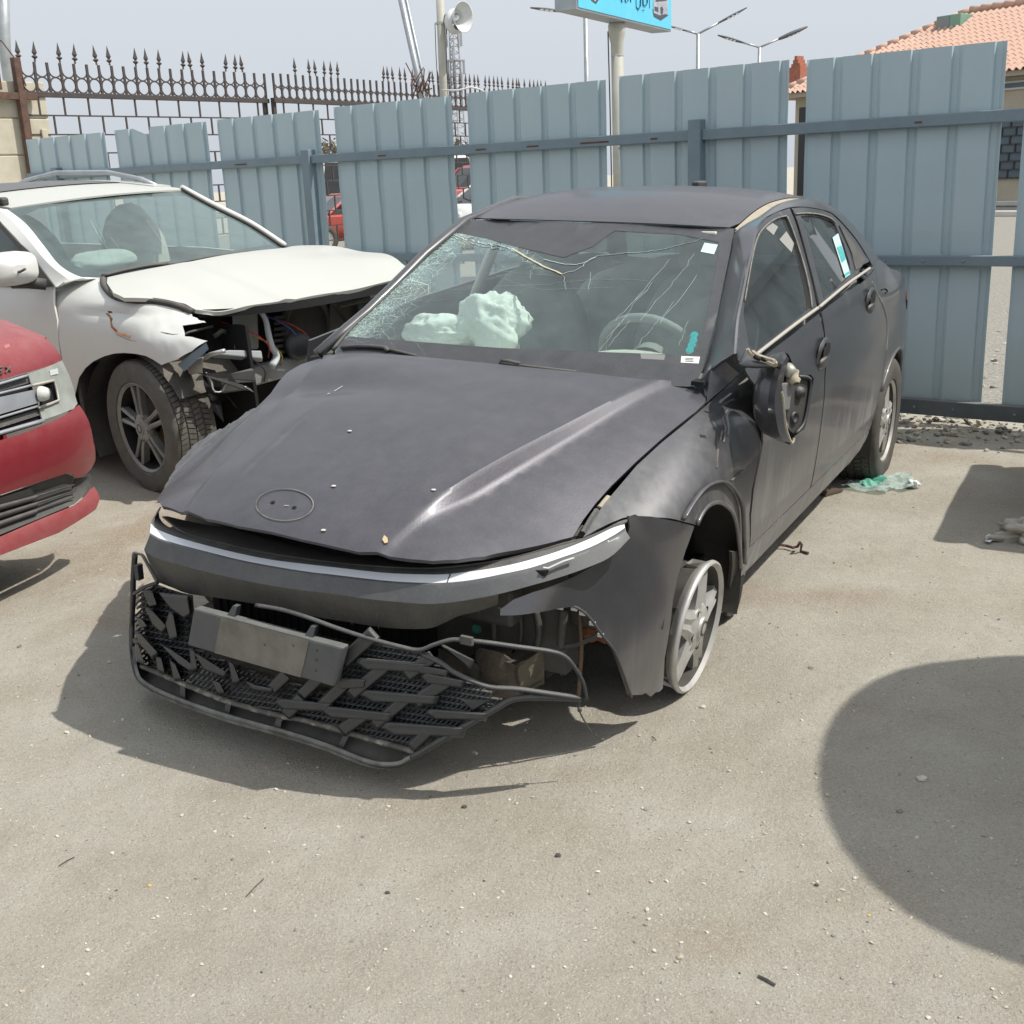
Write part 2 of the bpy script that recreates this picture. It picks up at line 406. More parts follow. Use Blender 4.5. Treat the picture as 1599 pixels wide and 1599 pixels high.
# fence line
FP = on_z(1490, 642, .08); FE = Vector((.79622717, -.60499777, 0)); FN = Vector((-.60499777, -.79622717, 0))   # along to the right / towards the camera
FP = Vector((FP.x, FP.y, 0))
def fpt(s, n, z): return FP + FE * s + FN * n + Vector((0, 0, z))
def fs_(px, py):
    p = on_plane(px, py, FP, FN); return (p - FP).dot(FE), p.z
g = G().add([fpt(-30, -.35, .004), fpt(14, -.35, .004), fpt(14, -26, .004), fpt(-30, -26, .004)], [(0, 3, 2, 1)])
o = mesh_obj('gravel_strip', g, M_GRAVEL); tag(o, 'grey gravel ground beyond the metal fence', kind='structure')

def rock_batch(name, pts, mats, label, cat=None):
    base = np.array([(0, 0, 1), (.894, 0, .447), (.276, .851, .447), (-.724, .526, .447), (-.724, -.526, .447), (.276, -.851, .447), (.724, .526, -.447), (-.276, .851, -.447), (-.894, 0, -.447), (-.276, -.851, -.447), (.724, -.526, -.447), (0, 0, -1)])
    fc = [(0, 1, 2), (0, 2, 3), (0, 3, 4), (0, 4, 5), (0, 5, 1), (1, 6, 2), (2, 7, 3), (3, 8, 4), (4, 9, 5), (5, 10, 1), (6, 7, 2), (7, 8, 3), (8, 9, 4), (9, 10, 5), (10, 6, 1), (6, 11, 7), (7, 11, 8), (8, 11, 9), (9, 11, 10), (10, 11, 6)]
    N = len(pts); V = np.zeros((N, 12, 3)); F = np.array(fc)[None] + (np.arange(N) * 12)[:, None, None]
    mi = np.zeros((N, 20), int)
    for i, (x, y, z, r, k) in enumerate(pts):
        b = base * (1 + RNG.uniform(-.28, .28, (12, 1))); b = b * np.array([1, RNG.uniform(.6, 1), RNG.uniform(.35, .75)]) * r
        a = RNG.uniform(0, 6.283); c, s = math.cos(a), math.sin(a); tl = RNG.uniform(-.4, .4)
        b = b @ np.array([[c, s, 0], [-s, c, 0], [0, 0, 1]]).T; b[:, 2] += tl * b[:, 0]
        V[i] = b + np.array([x, y, z + r * .22]); mi[i] = k
    me = bpy.data.meshes.new(name); me.from_pydata(V.reshape(-1, 3).tolist(), [], F.reshape(-1, 3).tolist())
    for m in mats: me.materials.append(m)
    me.polygons.foreach_set('material_index', mi.ravel()); o = bpy.data.objects.new(name, me); COL.objects.link(o)
    tag(o, label, cat, kind='stuff'); return o
M_ST = [mat_('stone_pale', (.58, .555, .49), .95, col2=(.46, .43, .36), nscale=60), mat_('stone_tan', (.46, .40, .31), .95, col2=(.37, .325, .255), nscale=60), mat_('stone_grey', (.19, .18, .16), .95, col2=(.28, .265, .235), nscale=60), mat_('stone_dark', (.06, .055, .05), .9, col2=(.10, .095, .085), nscale=60)]
pts = []
for _ in range(15000):
    y = 1.4 + 7.2 * RNG.random() ** 1.35; x = RNG.uniform(-.62, .62) * (y + .4)
    if mnoise.noise(Vector((x * .9, y * .9, 3))) + RNG.uniform(-.55, .55) < -.18: continue
    r = .0016 + .0042 * RNG.random() ** 4.5 + (.0001 * y)
    if RNG.random() < .006: r = RNG.uniform(.005, .011)
    pts.append((x, y, 0, r, RNG.choice(4, p=[.50, .40, .09, .01])))
rock_batch('loose_pebbles', pts, M_ST, 'small loose pebbles scattered over the yard ground', 'pebbles')
pts = []
for _ in range(5200):
    n = RNG.normal(.12, .22) if RNG.random() < .55 else -abs(RNG.normal(0, 3.0))
    if n > .62: continue
    s = RNG.uniform(-8.6, 3.2); p = fpt(s, n, 0); r = .008 + .022 * RNG.random() ** 2.2
    pts.append((p.x, p.y, .0 + (.02 * max(0, 1 - abs(n - .1) / .3) * RNG.random()), r, RNG.choice(4, p=[.25, .35, .33, .07])))
for _ in range(5200):
    n = -RNG.uniform(.1, 1) ** 1.6 * 9; s = RNG.uniform(-.3, 1.6) + (-n) * .42; p = fpt(s, n, 0); pts.append((p.x, p.y, 0, .010 + .026 * RNG.random() ** 2, RNG.choice(4, p=[.25, .35, .33, .07])))
rock_batch('fence_gravel', pts, M_ST, 'coarse grey gravel heaped along the foot of the metal fence', 'gravel')

# ================================================================== blue-grey sheet metal fence
M_SHEET = mat_('painted_sheet', (.44, .555, .595), .5, col2=(.40, .515, .56), nscale=2.2, dust=.2, dust_side=.06, stretch=(1, 1, .25), dcol=(.45, .45, .41), sidez=(.05, .75, .42))
M_RAIL = mat_('painted_rail', (.185, .255, .30), .5, col2=(.155, .22, .262), nscale=8, dust=.25, dust_side=.05, dcol=(.36, .34, .30))
M_RAILLO = mat_('bottom_rail', (.10, .125, .14), .6, col2=(.075, .09, .10), nscale=8, dust=.35, dust_side=.05)
def fence_sheet(w, h, seed):
    rr = random.Random(seed); prof = []; nr = 5; pitch = w / nr; x = 0.0
    prof.append((0, 0.012)); prof.append((.012, 0))
    for i in range(nr):
        a = i * pitch; e = a + pitch
        prof += [(a + .022 if i == 0 else a + .004, 0), (e - .068, 0), (e - .062, -.020), (e - .032, -.022), (e - .006, 0)]
    rows = []; zs = [0, .1, .2, .3, .4, .5, .6, .7, .8, .9, 1.]
    for z in zs:
        bow = .006 * math.sin(z * 3.1) * rr.uniform(-1, 1)
        rows.append([Vector((px, -(py + bow), z * h)) for px, py in prof])
    return G().grid(rows)
M_GALVS = mat_('screw_steel', (.30, .31, .31), .5, metal=.4)
fence = thing('sheet_metal_fence', 'blue-grey corrugated sheet metal fence standing behind the damaged cars', 'fence', matrix=Matrix((( FE.x, -FN.x, 0, FP.x), (FE.y, -FN.y, 0, FP.y), (0, 0, 1, 0), (0, 0, 0, 1))))
PAN = [(-9.084, -7.796), (-7.629, -6.344), (-6.192, -4.981), (-4.809, -3.635), (-3.487, -2.33), (-2.228, -1.063), (-.953, .153), (.262, 1.45)]
TOPZ = [2.05, 2.057, 2.062, 2.07, 2.075, 2.085, 2.072, 2.07]
for i, ((a, b), tz) in enumerate(zip(PAN, TOPZ)):
    gg = fence_sheet(b - a, tz - .13, i); gg.v = [(v[0] + a, v[1], v[2] + .13) for v in gg.v]
    if i == 1:                                                       # torn notch on one panel's top edge
        gg.v = [(x, y, z - .06 if (z > tz - .01 and a + .30 < x < a + .48) else z) for x, y, z in gg.v]
    gg.v = [(x, y + .004 * mnoise.noise(Vector((x * 1.7, z * 1.3, i))) * (1 if .2 < z < 1.9 else .4), z) for x, y, z in gg.v]
    pn = mesh_obj('panel', gg, M_SHEET, fence, solid=.0015)
    for zz_ in (.10, .938):
        for q_ in range(5):
            xx_ = a + (q_ + .35) * (b - a) / 5
            mesh_obj('screw', G().lathe([(.0001, .006), (.006, .005), (.008, 0)], (xx_, -.0535 if zz_ > .5 else -.0635, zz_), (0, -1, 0), 8), M_GALVS, pn)
def frail(name, a, b, z0, z1, n0, n1, mat):
    mesh_obj(name, G().box(((a + b) / 2, -(n0 + n1) / 2, (z0 + z1) / 2), (b - a, abs(n1 - n0), z1 - z0)), mat, fence, bevel=.005)
for a, b in ((-9.1, -5.155), (-5.065, -1.70), (-1.612, 1.6)): frail('rail', a, b, 1.662, 1.727, .012, .052, M_RAIL)
for a, b in ((-9.1, -5.155), (-5.065, -1.70), (-1.612, 1.6)): frail('rail', a, b, .910, .967, .012, .052, M_RAIL)
for a, b in ((-9.1, -5.155), (-5.065, -1.70), (-1.612, 1.6)): frail('rail', a, b, .055, .146, .006, .062, M_RAILLO)
for s, zt in ((-1.656, 1.787), (-5.11, 1.768), (-8.6, 1.765)): frail('post', s - .043, s + .043, 0.0, zt, -.01, .075, M_RAIL)
# screw-like rust scuffs on the rail are thin flakes
M_RUST = mat_('rust', (.16, .075, .04), .9, col2=(.09, .05, .035), nscale=25, bump=.4)
for s, w_ in ((-2.4, .22), (-2.9, .10), (-1.95, .05), (-.28, .04), (-3.35, .09), (-5.9, .14), (-4.3, .08)):
    mesh_obj('rust_scuff', G().box((s, -.0535, 1.688), (w_, .002, .010)), M_RUST, fence)

# ================================================================== wrought iron fence behind
M_IRON = mat_('old_iron', (.045, .042, .045), .75, col2=(.070, .056, .052), nscale=9, bump=.3, bscale=80, dust=.15, dust_side=.05, dcol=(.20, .17, .15))
def iron_section(label, P0, P1, npick, broken, rows_z, nb):
    d = P1 - P0; d.z = 0; L = d.length; e = d.normalized(); n = Vector((-e.y, e.x, 0))
    mw = Matrix(((e.x, n.x, 0, P0.x), (e.y, n.y, 0, P0.y), (0, 0, 1, 0), (0, 0, 0, 1)))
    t = thing('iron_fence', label, 'fence', matrix=mw); ZR = P0.z; k = L / (npick - 1)
    mesh_obj('top_rail', G().box((L / 2, 0, ZR), (L + .1, .06, .075)), M_IRON, t, bevel=.006)
    pk = None; sp = None; rg = None; sw = None
    for i in range(npick):
        x = i * k; lean = RNG.normal(0, .012); mloc = Matrix.Translation((x, 0, ZR + .036)) @ Matrix.Rotation(lean, 4, 'Y')
        if pk is None:
            pk = mesh_obj('picket', G().box((0, 0, .215), (.040, .028, .43)), M_IRON, t, bevel=.003); pk.matrix_local = mloc
        else: share(pk, t, mloc)
        if i not in broken:
            if sp is None:
                gg = G().lathe([(.001, .43), (.020, .44), (.014, .47), (.055, .505), (.018, .53), (.044, .565), (.026, .62), (.001, .73)], n=6)
                gg.v = [(a, b * .5, c) for a, b, c in gg.v]
                sp = mesh_obj('spear_head', gg, M_IRON, t, smooth=False); sp.matrix_local = mloc
            else: share(sp, t, mloc @ Matrix.Rotation(RNG.normal(0, .05), 4, 'Y'))
        if i < npick - 1:
            m2 = Matrix.Translation((x + k / 2, 0, ZR + .036 + k * .5))
            if rg is None:
                ring = [Vector((k * .46 * math.cos(a), 0, k * .49 * math.sin(a))) for a in np.linspace(0, 2 * math.pi, 19)[:-1]]
                rg = mesh_obj('ring', G().tube(ring, .013, 5, closed=True), M_IRON, t, smooth=True); rg.matrix_local = m2
                sw = mesh_obj('scroll', G().tube([Vector((k * .46 * math.cos(a), 0, k * .95 + k * .46 * math.sin(a))) for a in np.linspace(math.pi, 2 * math.pi, 10)], .012, 5), M_IRON, t, smooth=True); sw.matrix_local = m2
            else: share(rg, t, m2); share(sw, t, m2)
    bar = None; hb = None
    for j, z in enumerate(rows_z):
        z_up = ZR if j == 0 else rows_z[j - 1]
        if hb is None:
            hb = mesh_obj('cross_bar', G().box((L / 2, 0, 0), (L, .022, .022)), M_IRON, t); hb.matrix_local = Matrix.Translation((0, 0, z))
        else: share(hb, t, Matrix.Translation((0, 0, z)))
        for q in range(nb):
            x = (q + (.5 if j % 2 == 0 else 0.02)) * L / nb; h = z_up - z
            mm = Matrix.Translation((x, 0, z)) @ Matrix.Diagonal((1, 1, h, 1))
            if bar is None:
                bar = mesh_obj('bar', G().box((0, 0, .5), (.026, .022, 1)), M_IRON, t); bar.matrix_local = mm
            else: share(bar, t, mm)
    for x in (0, L): mesh_obj('post', G().box((x, .05, (ZR + .05) / 2), (.08, .06, ZR + .05)), M_IRON, t, bevel=.004)
    return t
A0, A1 = on_z(38, 147, 3.0), on_z(416, 157.7, 3.0); B0, B1 = on_z(430, 157, 3.0), on_z(722, 170, 3.0)
B2 = B1 + (B1 - B0) * .62
RZ = [2.70 - .28 * i for i in range(9)]
iron_section('rusty black iron fence with spear tops nearest the cream pillar', A0, A1, 22, {2, 5, 8, 12, 16, 20, 21}, RZ, 11)
iron_section('black iron spear-topped fence running on behind the loudspeaker pole', B0, B2, 50, {0, 1, 2, 4, 10, 11, 12, 13, 14, 15}, RZ, 24)

# cream pillar with rusty bracket and pipe at the far left
M_CREAM = mat_('cream_plaster', (.56, .53, .43), .9, col2=(.47, .43, .34), nscale=3, bump=.25, bscale=30)
PL = on_z(-8, 150, 3.0); PL.z = 0; ev = Vector((A1.x - A0.x, A1.y - A0.y, 0)).normalized(); nv = Vector((-ev.y, ev.x, 0))
PL = Vector((A0.x, A0.y, 0)) - ev * .18 + nv * .45
pm = Matrix(((ev.x, nv.x, 0, PL.x), (ev.y, nv.y, 0, PL.y), (0, 0, 1, 0), (0, 0, 0, 1)))
pil = thing('stone_pillar', 'cream plastered gate pillar with recessed joints at the far left', 'pillar', matrix=pm)
for i in range(6):
    mesh_obj('block', G().box((0, 0, .27 + i * .53), (1.05 - .004 * (i % 2), .9, .52)), M_CREAM, pil, bevel=.018)
mesh_obj('mortar_core', G().box((0, 0, 1.55), (1.0, .85, 3.1)), mat_('mortar', (.30, .28, .23), .95), pil)
mesh_obj('corner_strip', G().box((.40, -.47, 1.25), (.10, .05, 2.5)), M_CREAM, pil, bevel=.01)
gp = thing('gate_post', 'rusty square gate post with a torn bracket beside the cream pillar', 'post', loc=(A0.x, A0.y, 0))
q = Vector((A0.x, A0.y, 0)) - nv * .10 - ev * .12
M_RUSTIRON = mat_('rusty_iron', (.15, .085, .06), .85, col2=(.08, .05, .04), nscale=11, bump=.4)
gg = G(); mrot = pm.to_3x3()
gg.box(q + Vector((0, 0, 1.75)), (.11, .11, 3.5), mrot); mesh_obj('post_tube', gg, M_RUSTIRON, gp, world=True, bevel=.006)
mesh_obj('arm_tube', G().box(q + ev * -.55 + Vector((0, 0, 2.96)), (1.6, .09, .10), mrot), M_RUSTIRON, gp, world=True, bevel=.005)
mesh_obj('bracket_plate', G().box(q + ev * -.42 + nv * .05 + Vector((0, 0, 3.36)), (.34, .03, .62), mrot), M_RUSTIRON, gp, world=True, bevel=.004)
mesh_obj('loose_strip', G().tube([q + Vector((.1, 0, 3.1)), q + Vector((.02, 0, 3.45)), q + Vector((-.2, .1, 3.75)), q + Vector((-.5, .1, 3.82))], .012, 5), M_RUSTIRON, gp, world=True)
a = at_depth(7, 75, 19.0); b = at_depth(4, -40, 19.0)
o = mesh_obj('pipe_pole', G().tube([Vector((a.x, a.y, 0)), a, b], [.10, .09, .085], 10), mat_('galvanised', (.42, .45, .46), .5, metal=.4, col2=(.35, .38, .39), nscale=9), smooth=True)
tag(recentre(o), 'pale grey pipe rising behind the cream gate pillar', 'pole')

# ================================================================== poles, horn, mast, sign, lamps
M_POLE = mat_('pole_cream', (.50, .50, .45), .6, col2=(.43, .42, .36), nscale=5, dust=.2, dust_side=.1)
M_GALV = mat_('galvanised_steel', (.46, .49, .51), .45, metal=.5, col2=(.36, .38, .40), nscale=9)
M_WHITE = mat_('white_plastic', (.72, .74, .74), .4, col2=(.64, .66, .66), nscale=7)
M_BLACK = mat_('black_plastic', (.02, .021, .022), .55, col2=(.035, .035, .035), nscale=8, dust=.25, dust_side=.06)
D = 19.0
a = at_depth(693, 145, D); b = at_depth(686, -30, D)
sp_ = thing('loudspeaker_pole', 'cream pole carrying the white horn loudspeaker above the fence', 'pole', loc=(a.x, a.y, 0))
mesh_obj('shaft', G().tube([Vector((a.x, a.y, 0)), a, b], [.068, .066, .062], 14), M_POLE, sp_, world=True, smooth=True)
mesh_obj('clamp_band', G().lathe([(.072, 0), (.076, 0), (.076, .03), (.072, .03)], at_depth(688, 38, D), (0, 0, 1), 14, True), M_GALV, sp_, world=True)
for dx in (-.085, .085):
    mesh_obj('cable', G().tube([at_depth(688, 36, D) + Vector((dx, -.02, 0)), at_depth(689, 80, D) + Vector((dx * .95, -.03, 0)), at_depth(692, 150, D) + Vector((dx * .9, -.02, 0))], .006, 5), M_BLACK, sp_, world=True)
hc = at_depth(716, 27, D - .15); hd = (Vector((.75, -.62, -.05))).normalized()
hn = thing('horn_loudspeaker', 'white horn loudspeaker fixed to the cream pole', 'loudspeaker', loc=(hc.x, hc.y, hc.z - .2))
mesh_obj('bell', G().lathe([(.055, -.20), (.075, -.17), (.090, -.10), (.125, -.02), (.175, .05), (.212, .10), (.222, .105), (.212, .098), (.17, .045), (.118, -.03), (.08, -.11), (.04, -.15)], hc, hd, 28), M_WHITE, hn, world=True, smooth=True)
mesh_obj('reflex_cone', G().lathe([(.001, .0), (.03, -.01), (.055, -.10), (.06, -.14)], hc, hd, 18), M_WHITE, hn, world=True, smooth=True)
mesh_obj('driver', G().lathe([(.001, -.33), (.055, -.33), (.062, -.31), (.062, -.22), (.05, -.2)], hc, hd, 18), M_BLACK, hn, world=True, smooth=True)
bk = hc - hd * .26
mesh_obj('bracket', G().tube([bk, bk + Vector((-.06, 0, .06)), at_depth(692, 22, D)], .016, 6).tube([bk, bk + Vector((0, 0, -.22))], .012, 6), M_GALV, hn, world=True)
mesh_obj('bell_collar', G().lathe([(.125, -.02), (.18, -.05), (.185, -.09), (.15, -.16), (.09, -.17)], hc - Vector((0, 0, .055)), hd, 24), M_WHITE, hn, world=True, smooth=True)
# two leaning pipes
for k, (x0, y0, x1, y1, r, lb) in enumerate(((659, 150, 622, -20, .055, 'thick pale pipe leaning to the left behind the iron fence'), (667, 150, 630, -20, .028, 'thin grey pipe leaning beside the thick pale pipe'))):
    a, b = at_depth(x0, y0, 21.6 + .1 * k), at_depth(x1, y1, 21.6 + .1 * k); base = a + (a - b) * ((a.z) / (b.z - a.z))
    o = mesh_obj('leaning_pipe', G().tube([base, a, b], r, 10), M_GALV, smooth=True); tag(recentre(o), lb, 'pipe', 'leaning pipes')
gg = G()
for k in range(26):
    c0 = at_depth(656 + RNG.normal(0, 7), 140 + RNG.normal(0, 6), 21.4); gg.tube([c0, c0 + Vector((RNG.normal(0, .12), RNG.normal(0, .1), RNG.normal(.12, .12)))], .010, 4)
o = mesh_obj('wire_tangle', gg, M_RUSTIRON); tag(recentre(o), 'tangle of rusty wire tied round the leaning pipes', 'wire')
a = at_depth(697, 141, 18.9); pts_ = [at_depth(x, y, 18.6 + .002 * (x - 690)) for x, y in ((690, 141), (715, 141), (735, 136), (748, 139), (758, 144))]
o = mesh_obj('white_cable', G().tube(pts_, .014, 6), M_WHITE, smooth=True); tag(recentre(o), 'white cable running from the loudspeaker pole along the fence top', 'cable')
# telecom mast
D = 150.0; mb = at_depth(721, 300, D); mb.z = 0; mt_ = thing('telecom_mast', 'distant lattice telecom mast hung with antennas behind the loudspeaker', 'mast', loc=mb)
M_MAST = mat_('mast_steel', (.40, .42, .45), .7, col2=(.34, .36, .39), nscale=1)
zt = at_depth(719, 48, D).z; leg = [Vector((1.05 * math.cos(a), 1.05 * math.sin(a), 0)) for a in (.5, 2.6, 4.7)]
for l in leg: mesh_obj('leg', G().tube([mb + l, mb + l * .55 + Vector((0, 0, zt))], .11, 6), M_MAST, mt_, world=True)
gg = G(); nst = 22
for i in range(nst):
    z0, z1 = zt * i / nst, zt * (i + 1) / nst
    for j in range(3):
        s0, s1 = 1 - .45 * i / nst, 1 - .45 * (i + 1) / nst
        gg.tube([mb + leg[j] * s0 + Vector((0, 0, z0)), mb + leg[(j + 1) % 3] * s1 + Vector((0, 0, z1))], .05, 4).tube([mb + leg[j] * s1 + Vector((0, 0, z1)), mb + leg[(j + 1) % 3] * s1 + Vector((0, 0, z1))], .05, 4)
mesh_obj('bracing', gg, M_MAST, mt_, world=True)
for k in range(14):
    a = k * .9; r = RNG.uniform(.8, 1.25); z = zt - RNG.choice([.8, 2.6, 4.2, 5.8]) + RNG.uniform(-.3, .3)
    mesh_obj('antenna', G().box(mb + Vector((r * math.cos(a), r * math.sin(a), z)), (.28, .18, RNG.uniform(1.2, 2.2)), Matrix.Rotation(a, 3, 'Z')), M_MAST if k % 2 else M_GALV, mt_, world=True)
for z in (zt - 3.4, zt - 6.6): mesh_obj('platform', G().lathe([(.5, 0), (1.15, 0), (1.15, .12), (.5, .12)], mb + Vector((0, 0, z)), (0, 0, 1), 12, True), M_MAST, mt_, world=True)

# roadside sign on its pole
M_SKYBLUE = mat_('sign_blue', (.10, .56, .78), .35, col2=(.12, .60, .82), nscale=3)
zS = 3.42; S0, S1 = on_z(901, 15, zS), on_z(1048, 50, zS); Sb = on_z(866, 18, zS)
sb = Sb - S0; hgt = Vector((0, 0, 1.7)); sn = (S1 - S0).cross(hgt).normalized()
if sn.dot(CAM - S0) < 0: sn = -sn
sg = thing('roadside_sign', 'blue lightbox sign with pictures of cars on a cream pole', 'sign', loc=(on_z(963, 47, zS).x, on_z(963, 47, zS).y, 0))
mesh_obj('case', G().hexa([S0, S1, S1 + sb, S0 + sb], [p + hgt for p in (S0, S1, S1 + sb, S0 + sb)]), mat_('sign_case', (.42, .46, .48), .5, metal=.3, col2=(.34, .37, .39), nscale=4), sg, world=True, bevel=.01)
e1 = (S1 - S0).normalized(); u0, u1 = S0 + e1 * .02 + Vector((0, 0, .03)) + sn * .004, S1 - e1 * .02 + Vector((0, 0, .03)) + sn * .004
mesh_obj('face', G().hexa([u0, u1, u1 + hgt * .97, u0 + hgt * .97], [p + sn * .006 for p in (u0, u1, u1 + hgt * .97, u0 + hgt * .97)]), M_SKYBLUE, sg, world=True)
fpn = u0 + sn * .0085
def sface(pts_px, d=0.0): return [on_plane(x, y, fpn + sn * d, sn) for x, y in pts_px]
M_INK = mat_('sign_ink', (.03, .05, .16), .5); M_PRINT = mat_('sign_print_grey', (.45, .47, .52), .5, col2=(.30, .32, .37), nscale=12); M_PRINTD = mat_('sign_print_dark', (.06, .07, .10), .5)
LET = mesh_obj('lettering', G().tube(sface([(993.5, -12), (993.7, 10), (996, 15), (999, 10), (999.5, -2)]), .016, 5, flat=.1).tube(sface([(1003, -10), (1003.5, 8), (1008, 9), (1010, 4), (1010, -8)]), .016, 5, flat=.1).tube(sface([(1003.5, 15.5), (1004.5, 16.5)]), .02, 5, flat=.1).tube(sface([(1014.5, -12), (1014.5, 13)]), .014, 5, flat=.1).tube(sface([(969, -10), (970, 2), (972, 3)]), .013, 5, flat=.1).tube(sface([(975, -10), (976, 3), (980, 2), (981, -6)]), .012, 5, flat=.1).tube(sface([(984, -8), (984.5, 4)]), .012, 5, flat=.1), M_INK, sg, world=True)
def picture(pts, nm, mat, d): mesh_obj(nm, G().add(sface(pts, d), [tuple(range(len(pts)))]), mat, sg, world=True)
picture([(1019, 14), (1032, 18), (1044, 24), (1032, 32), (1021, 26)], 'car_picture_shadow', M_PRINTD, .001)
picture([(1020, 4), (1024, -6), (1040, -8), (1043, 2), (1043, 21), (1030, 24), (1021, 20)], 'car_picture', M_PRINT, .002)
picture([(1022, 10), (1028, 11.5), (1028, 19), (1022, 17)], 'car_picture_grille', M_PRINTD, .003)
picture([(1031, 12), (1034, 10), (1036, 14), (1035, 22), (1032, 23)], 'car_picture_wheel', M_PRINTD, .0032)
picture([(1024, -4), (1040, -6), (1041, 1), (1024, 3)], 'car_picture_window', M_PRINTD, .0034)
picture([(921, -8), (938, -5), (931, 6), (924, 1)], 'car_picture', M_PRINTD, .002)
picture([(925, -8), (933, -7), (930, 3), (927, 0)], 'car_picture_shine', M_PRINT, .003)
pb = on_z(963, 36, zS); pb.z = 0
mesh_obj('pole', G().tube([pb, Vector((pb.x, pb.y, zS - .02))], .082, 18), M_POLE, sg, world=True, smooth=True)
mesh_obj('pole_head', G().lathe([(.083, -.40), (.085, -.25), (.115, -.14), (.118, -.02), (.10, .0)], Vector((pb.x, pb.y, zS)), (0, 0, 1), 18), M_POLE, sg, world=True, smooth=True)
mesh_obj('pole_joint', G().lathe([(.0825, 0), (.085, 0), (.085, .012), (.0825, .012)], Vector((pb.x, pb.y, zS - .42)), (0, 0, 1), 18, True), M_GALV, sg, world=True)
mesh_obj('cable', G().tube([Vector((pb.x - .12, pb.y, zS - .1)), Vector((pb.x - .11, pb.y, zS - 1)), Vector((pb.x - .105, pb.y, 1.2))], .009, 5), M_BLACK, sg, world=True)
gg = G()
for z, a in ((1.95, -1.9), (1.88, -1.4), (1.80, -1.7), (1.30, -1.2), (1.22, -1.6), (1.12, -1.4)):
    c0 = Vector((pb.x + .083 * math.cos(a), pb.y + .083 * math.sin(a), z)); gg.tube([c0, c0 + Vector((.02, -.003, .03)), c0 + Vector((.035, .004, -.01))], .006, 4)
mesh_obj('scrawl', gg, M_INK, sg, world=True)

def street_lamp(label, px, ytop, D, arms):
    top = at_depth(px, ytop, D); t = thing('street_lamp', label, 'street lamp', loc=(top.x, top.y, 0), group='street lamps along the far road')
    mesh_obj('post', G().tube([Vector((top.x, top.y, 0)), top], [.09, .06], 10), M_GALV, t, world=True, smooth=True)
    for (hx, hy, wpx) in arms:
        tip = at_depth(hx, hy, D); d = tip - top; m0 = top + d * .42
        mesh_obj('arm', G().tube([top, m0], .035, 8), M_GALV, t, world=True, smooth=True)
        side = d.cross(Vector((0, 1, 0))).normalized(); dep = Vector((0, 1, 0)); n = 9; rows = []
        for k in range(n):
            f = k / (n - 1); wd = wpx / FPX * D * (.25 + .75 * math.sin(math.pi * min(1, .18 + f * .74))) ; c0 = m0 + (tip - m0) * f
            rows.append([c0 + dep * (wd * .9 * math.cos(a)) + side * (wd * .32 * math.sin(a)) for a in np.linspace(0, 2 * math.pi, 10)[:-1]])
        hd_ = mesh_obj('lamp_head', G().grid(rows, True).add(rows[0], [tuple(range(9))]).add(rows[-1], [tuple(range(9))]), mat_('lamp_head_grey', (.12, .13, .145), .5), t, world=True, smooth=True)
        for f in (.35, .5, .65):
            c0 = m0 + (tip - m0) * f - abs(side.z) * Vector((0, 0, wpx / FPX * D * .30)) + Vector((0, -.1, 0))
            mesh_obj('lens', G().box(c0, (.10, .16, .03)), mat_('lens', (.6, .62, .62), .2) if f == .35 else bpy.data.materials['lens'], hd_, world=True)
street_lamp('double-armed street lamp just right of the blue sign', 1090, 53, 40, ((1166, 12, 6), (1046, 41, 5)))
street_lamp('double-armed street lamp farther right with round lens rows', 1186, 74, 46, ((1260, 42, 10), (1121, 55, 7)))
street_lamp('double-armed street lamp mostly hidden behind the blue sign', 914, 22, 33, ((828, 12, 7), (990, 2, 7)))

# ================================================================== villa with a tiled roof on the right
def wall_mat(): return mat_('villa_wall', (.50, .455, .35), .9, col2=(.46, .415, .315), nscale=2, bump=.2, bscale=25)
VA = at_depth(1214, 149, 45.4); VB = at_depth(1599, 107, 37.6); ze = (VA.z + VB.z) / 2; VA.z = VB.z = 0
ve = (VB - VA).normalized(); vn = Vector((-ve.y, ve.x, 0)); vn = -vn if vn.dot(CAM - VA) < 0 else vn
VL = (VB - VA).length + 9.0; DEP = 9.0
vm = Matrix(((ve.x, -vn.x, 0, VA.x), (ve.y, -vn.y, 0, VA.y), (0, 0, 1, 0), (0, 0, 0, 1)))
villa = thing('tiled_roof_villa', 'sand coloured villa with a terracotta tiled hip roof beyond the fence', 'house', matrix=vm)
def vloc(px, py, off=0.0): return vm.inverted() @ on_plane(px, py, VA + vn * off, vn)
wl = mesh_obj('wall', G().box((VL / 2, DEP / 2 + .45, (ze - .1) / 2), (VL - .9, DEP - .1, ze - .1)), wall_mat(), villa)
mesh_obj('eaves', G().box((VL / 2, DEP / 2 + .45, ze - .08), (VL + .05, DEP + .95, .16)), mat_('eaves', (.42, .36, .28), .8), villa)
SLP = .52; RUN = 4.75
hip = RUN; ZT = ze + SLP * RUN
M_TILE = mat_('terracotta', (.46, .28, .21), .85, col2=(.56, .38, .30), nscale=1.6, bump=.2, bscale=20, dust=.35, dust_side=.2, dcol=(.62, .45, .36))
rf = mesh_obj('roof', G().add([(-.05, -.05, ze), (VL + .05, -.05, ze), (VL + .05, DEP + .9, ze), (-.05, DEP + .9, ze), (hip, RUN, ZT), (VL - hip, RUN, ZT)], [(0, 1, 5, 4), (1, 2, 5), (2, 3, 4, 5), (3, 0, 4), (0, 3, 2, 1)]), M_TILE, villa)
TW, TH = .235, .36; nrow = int(math.hypot(RUN, SLP * RUN) / TH); sl_ = math.atan(SLP)
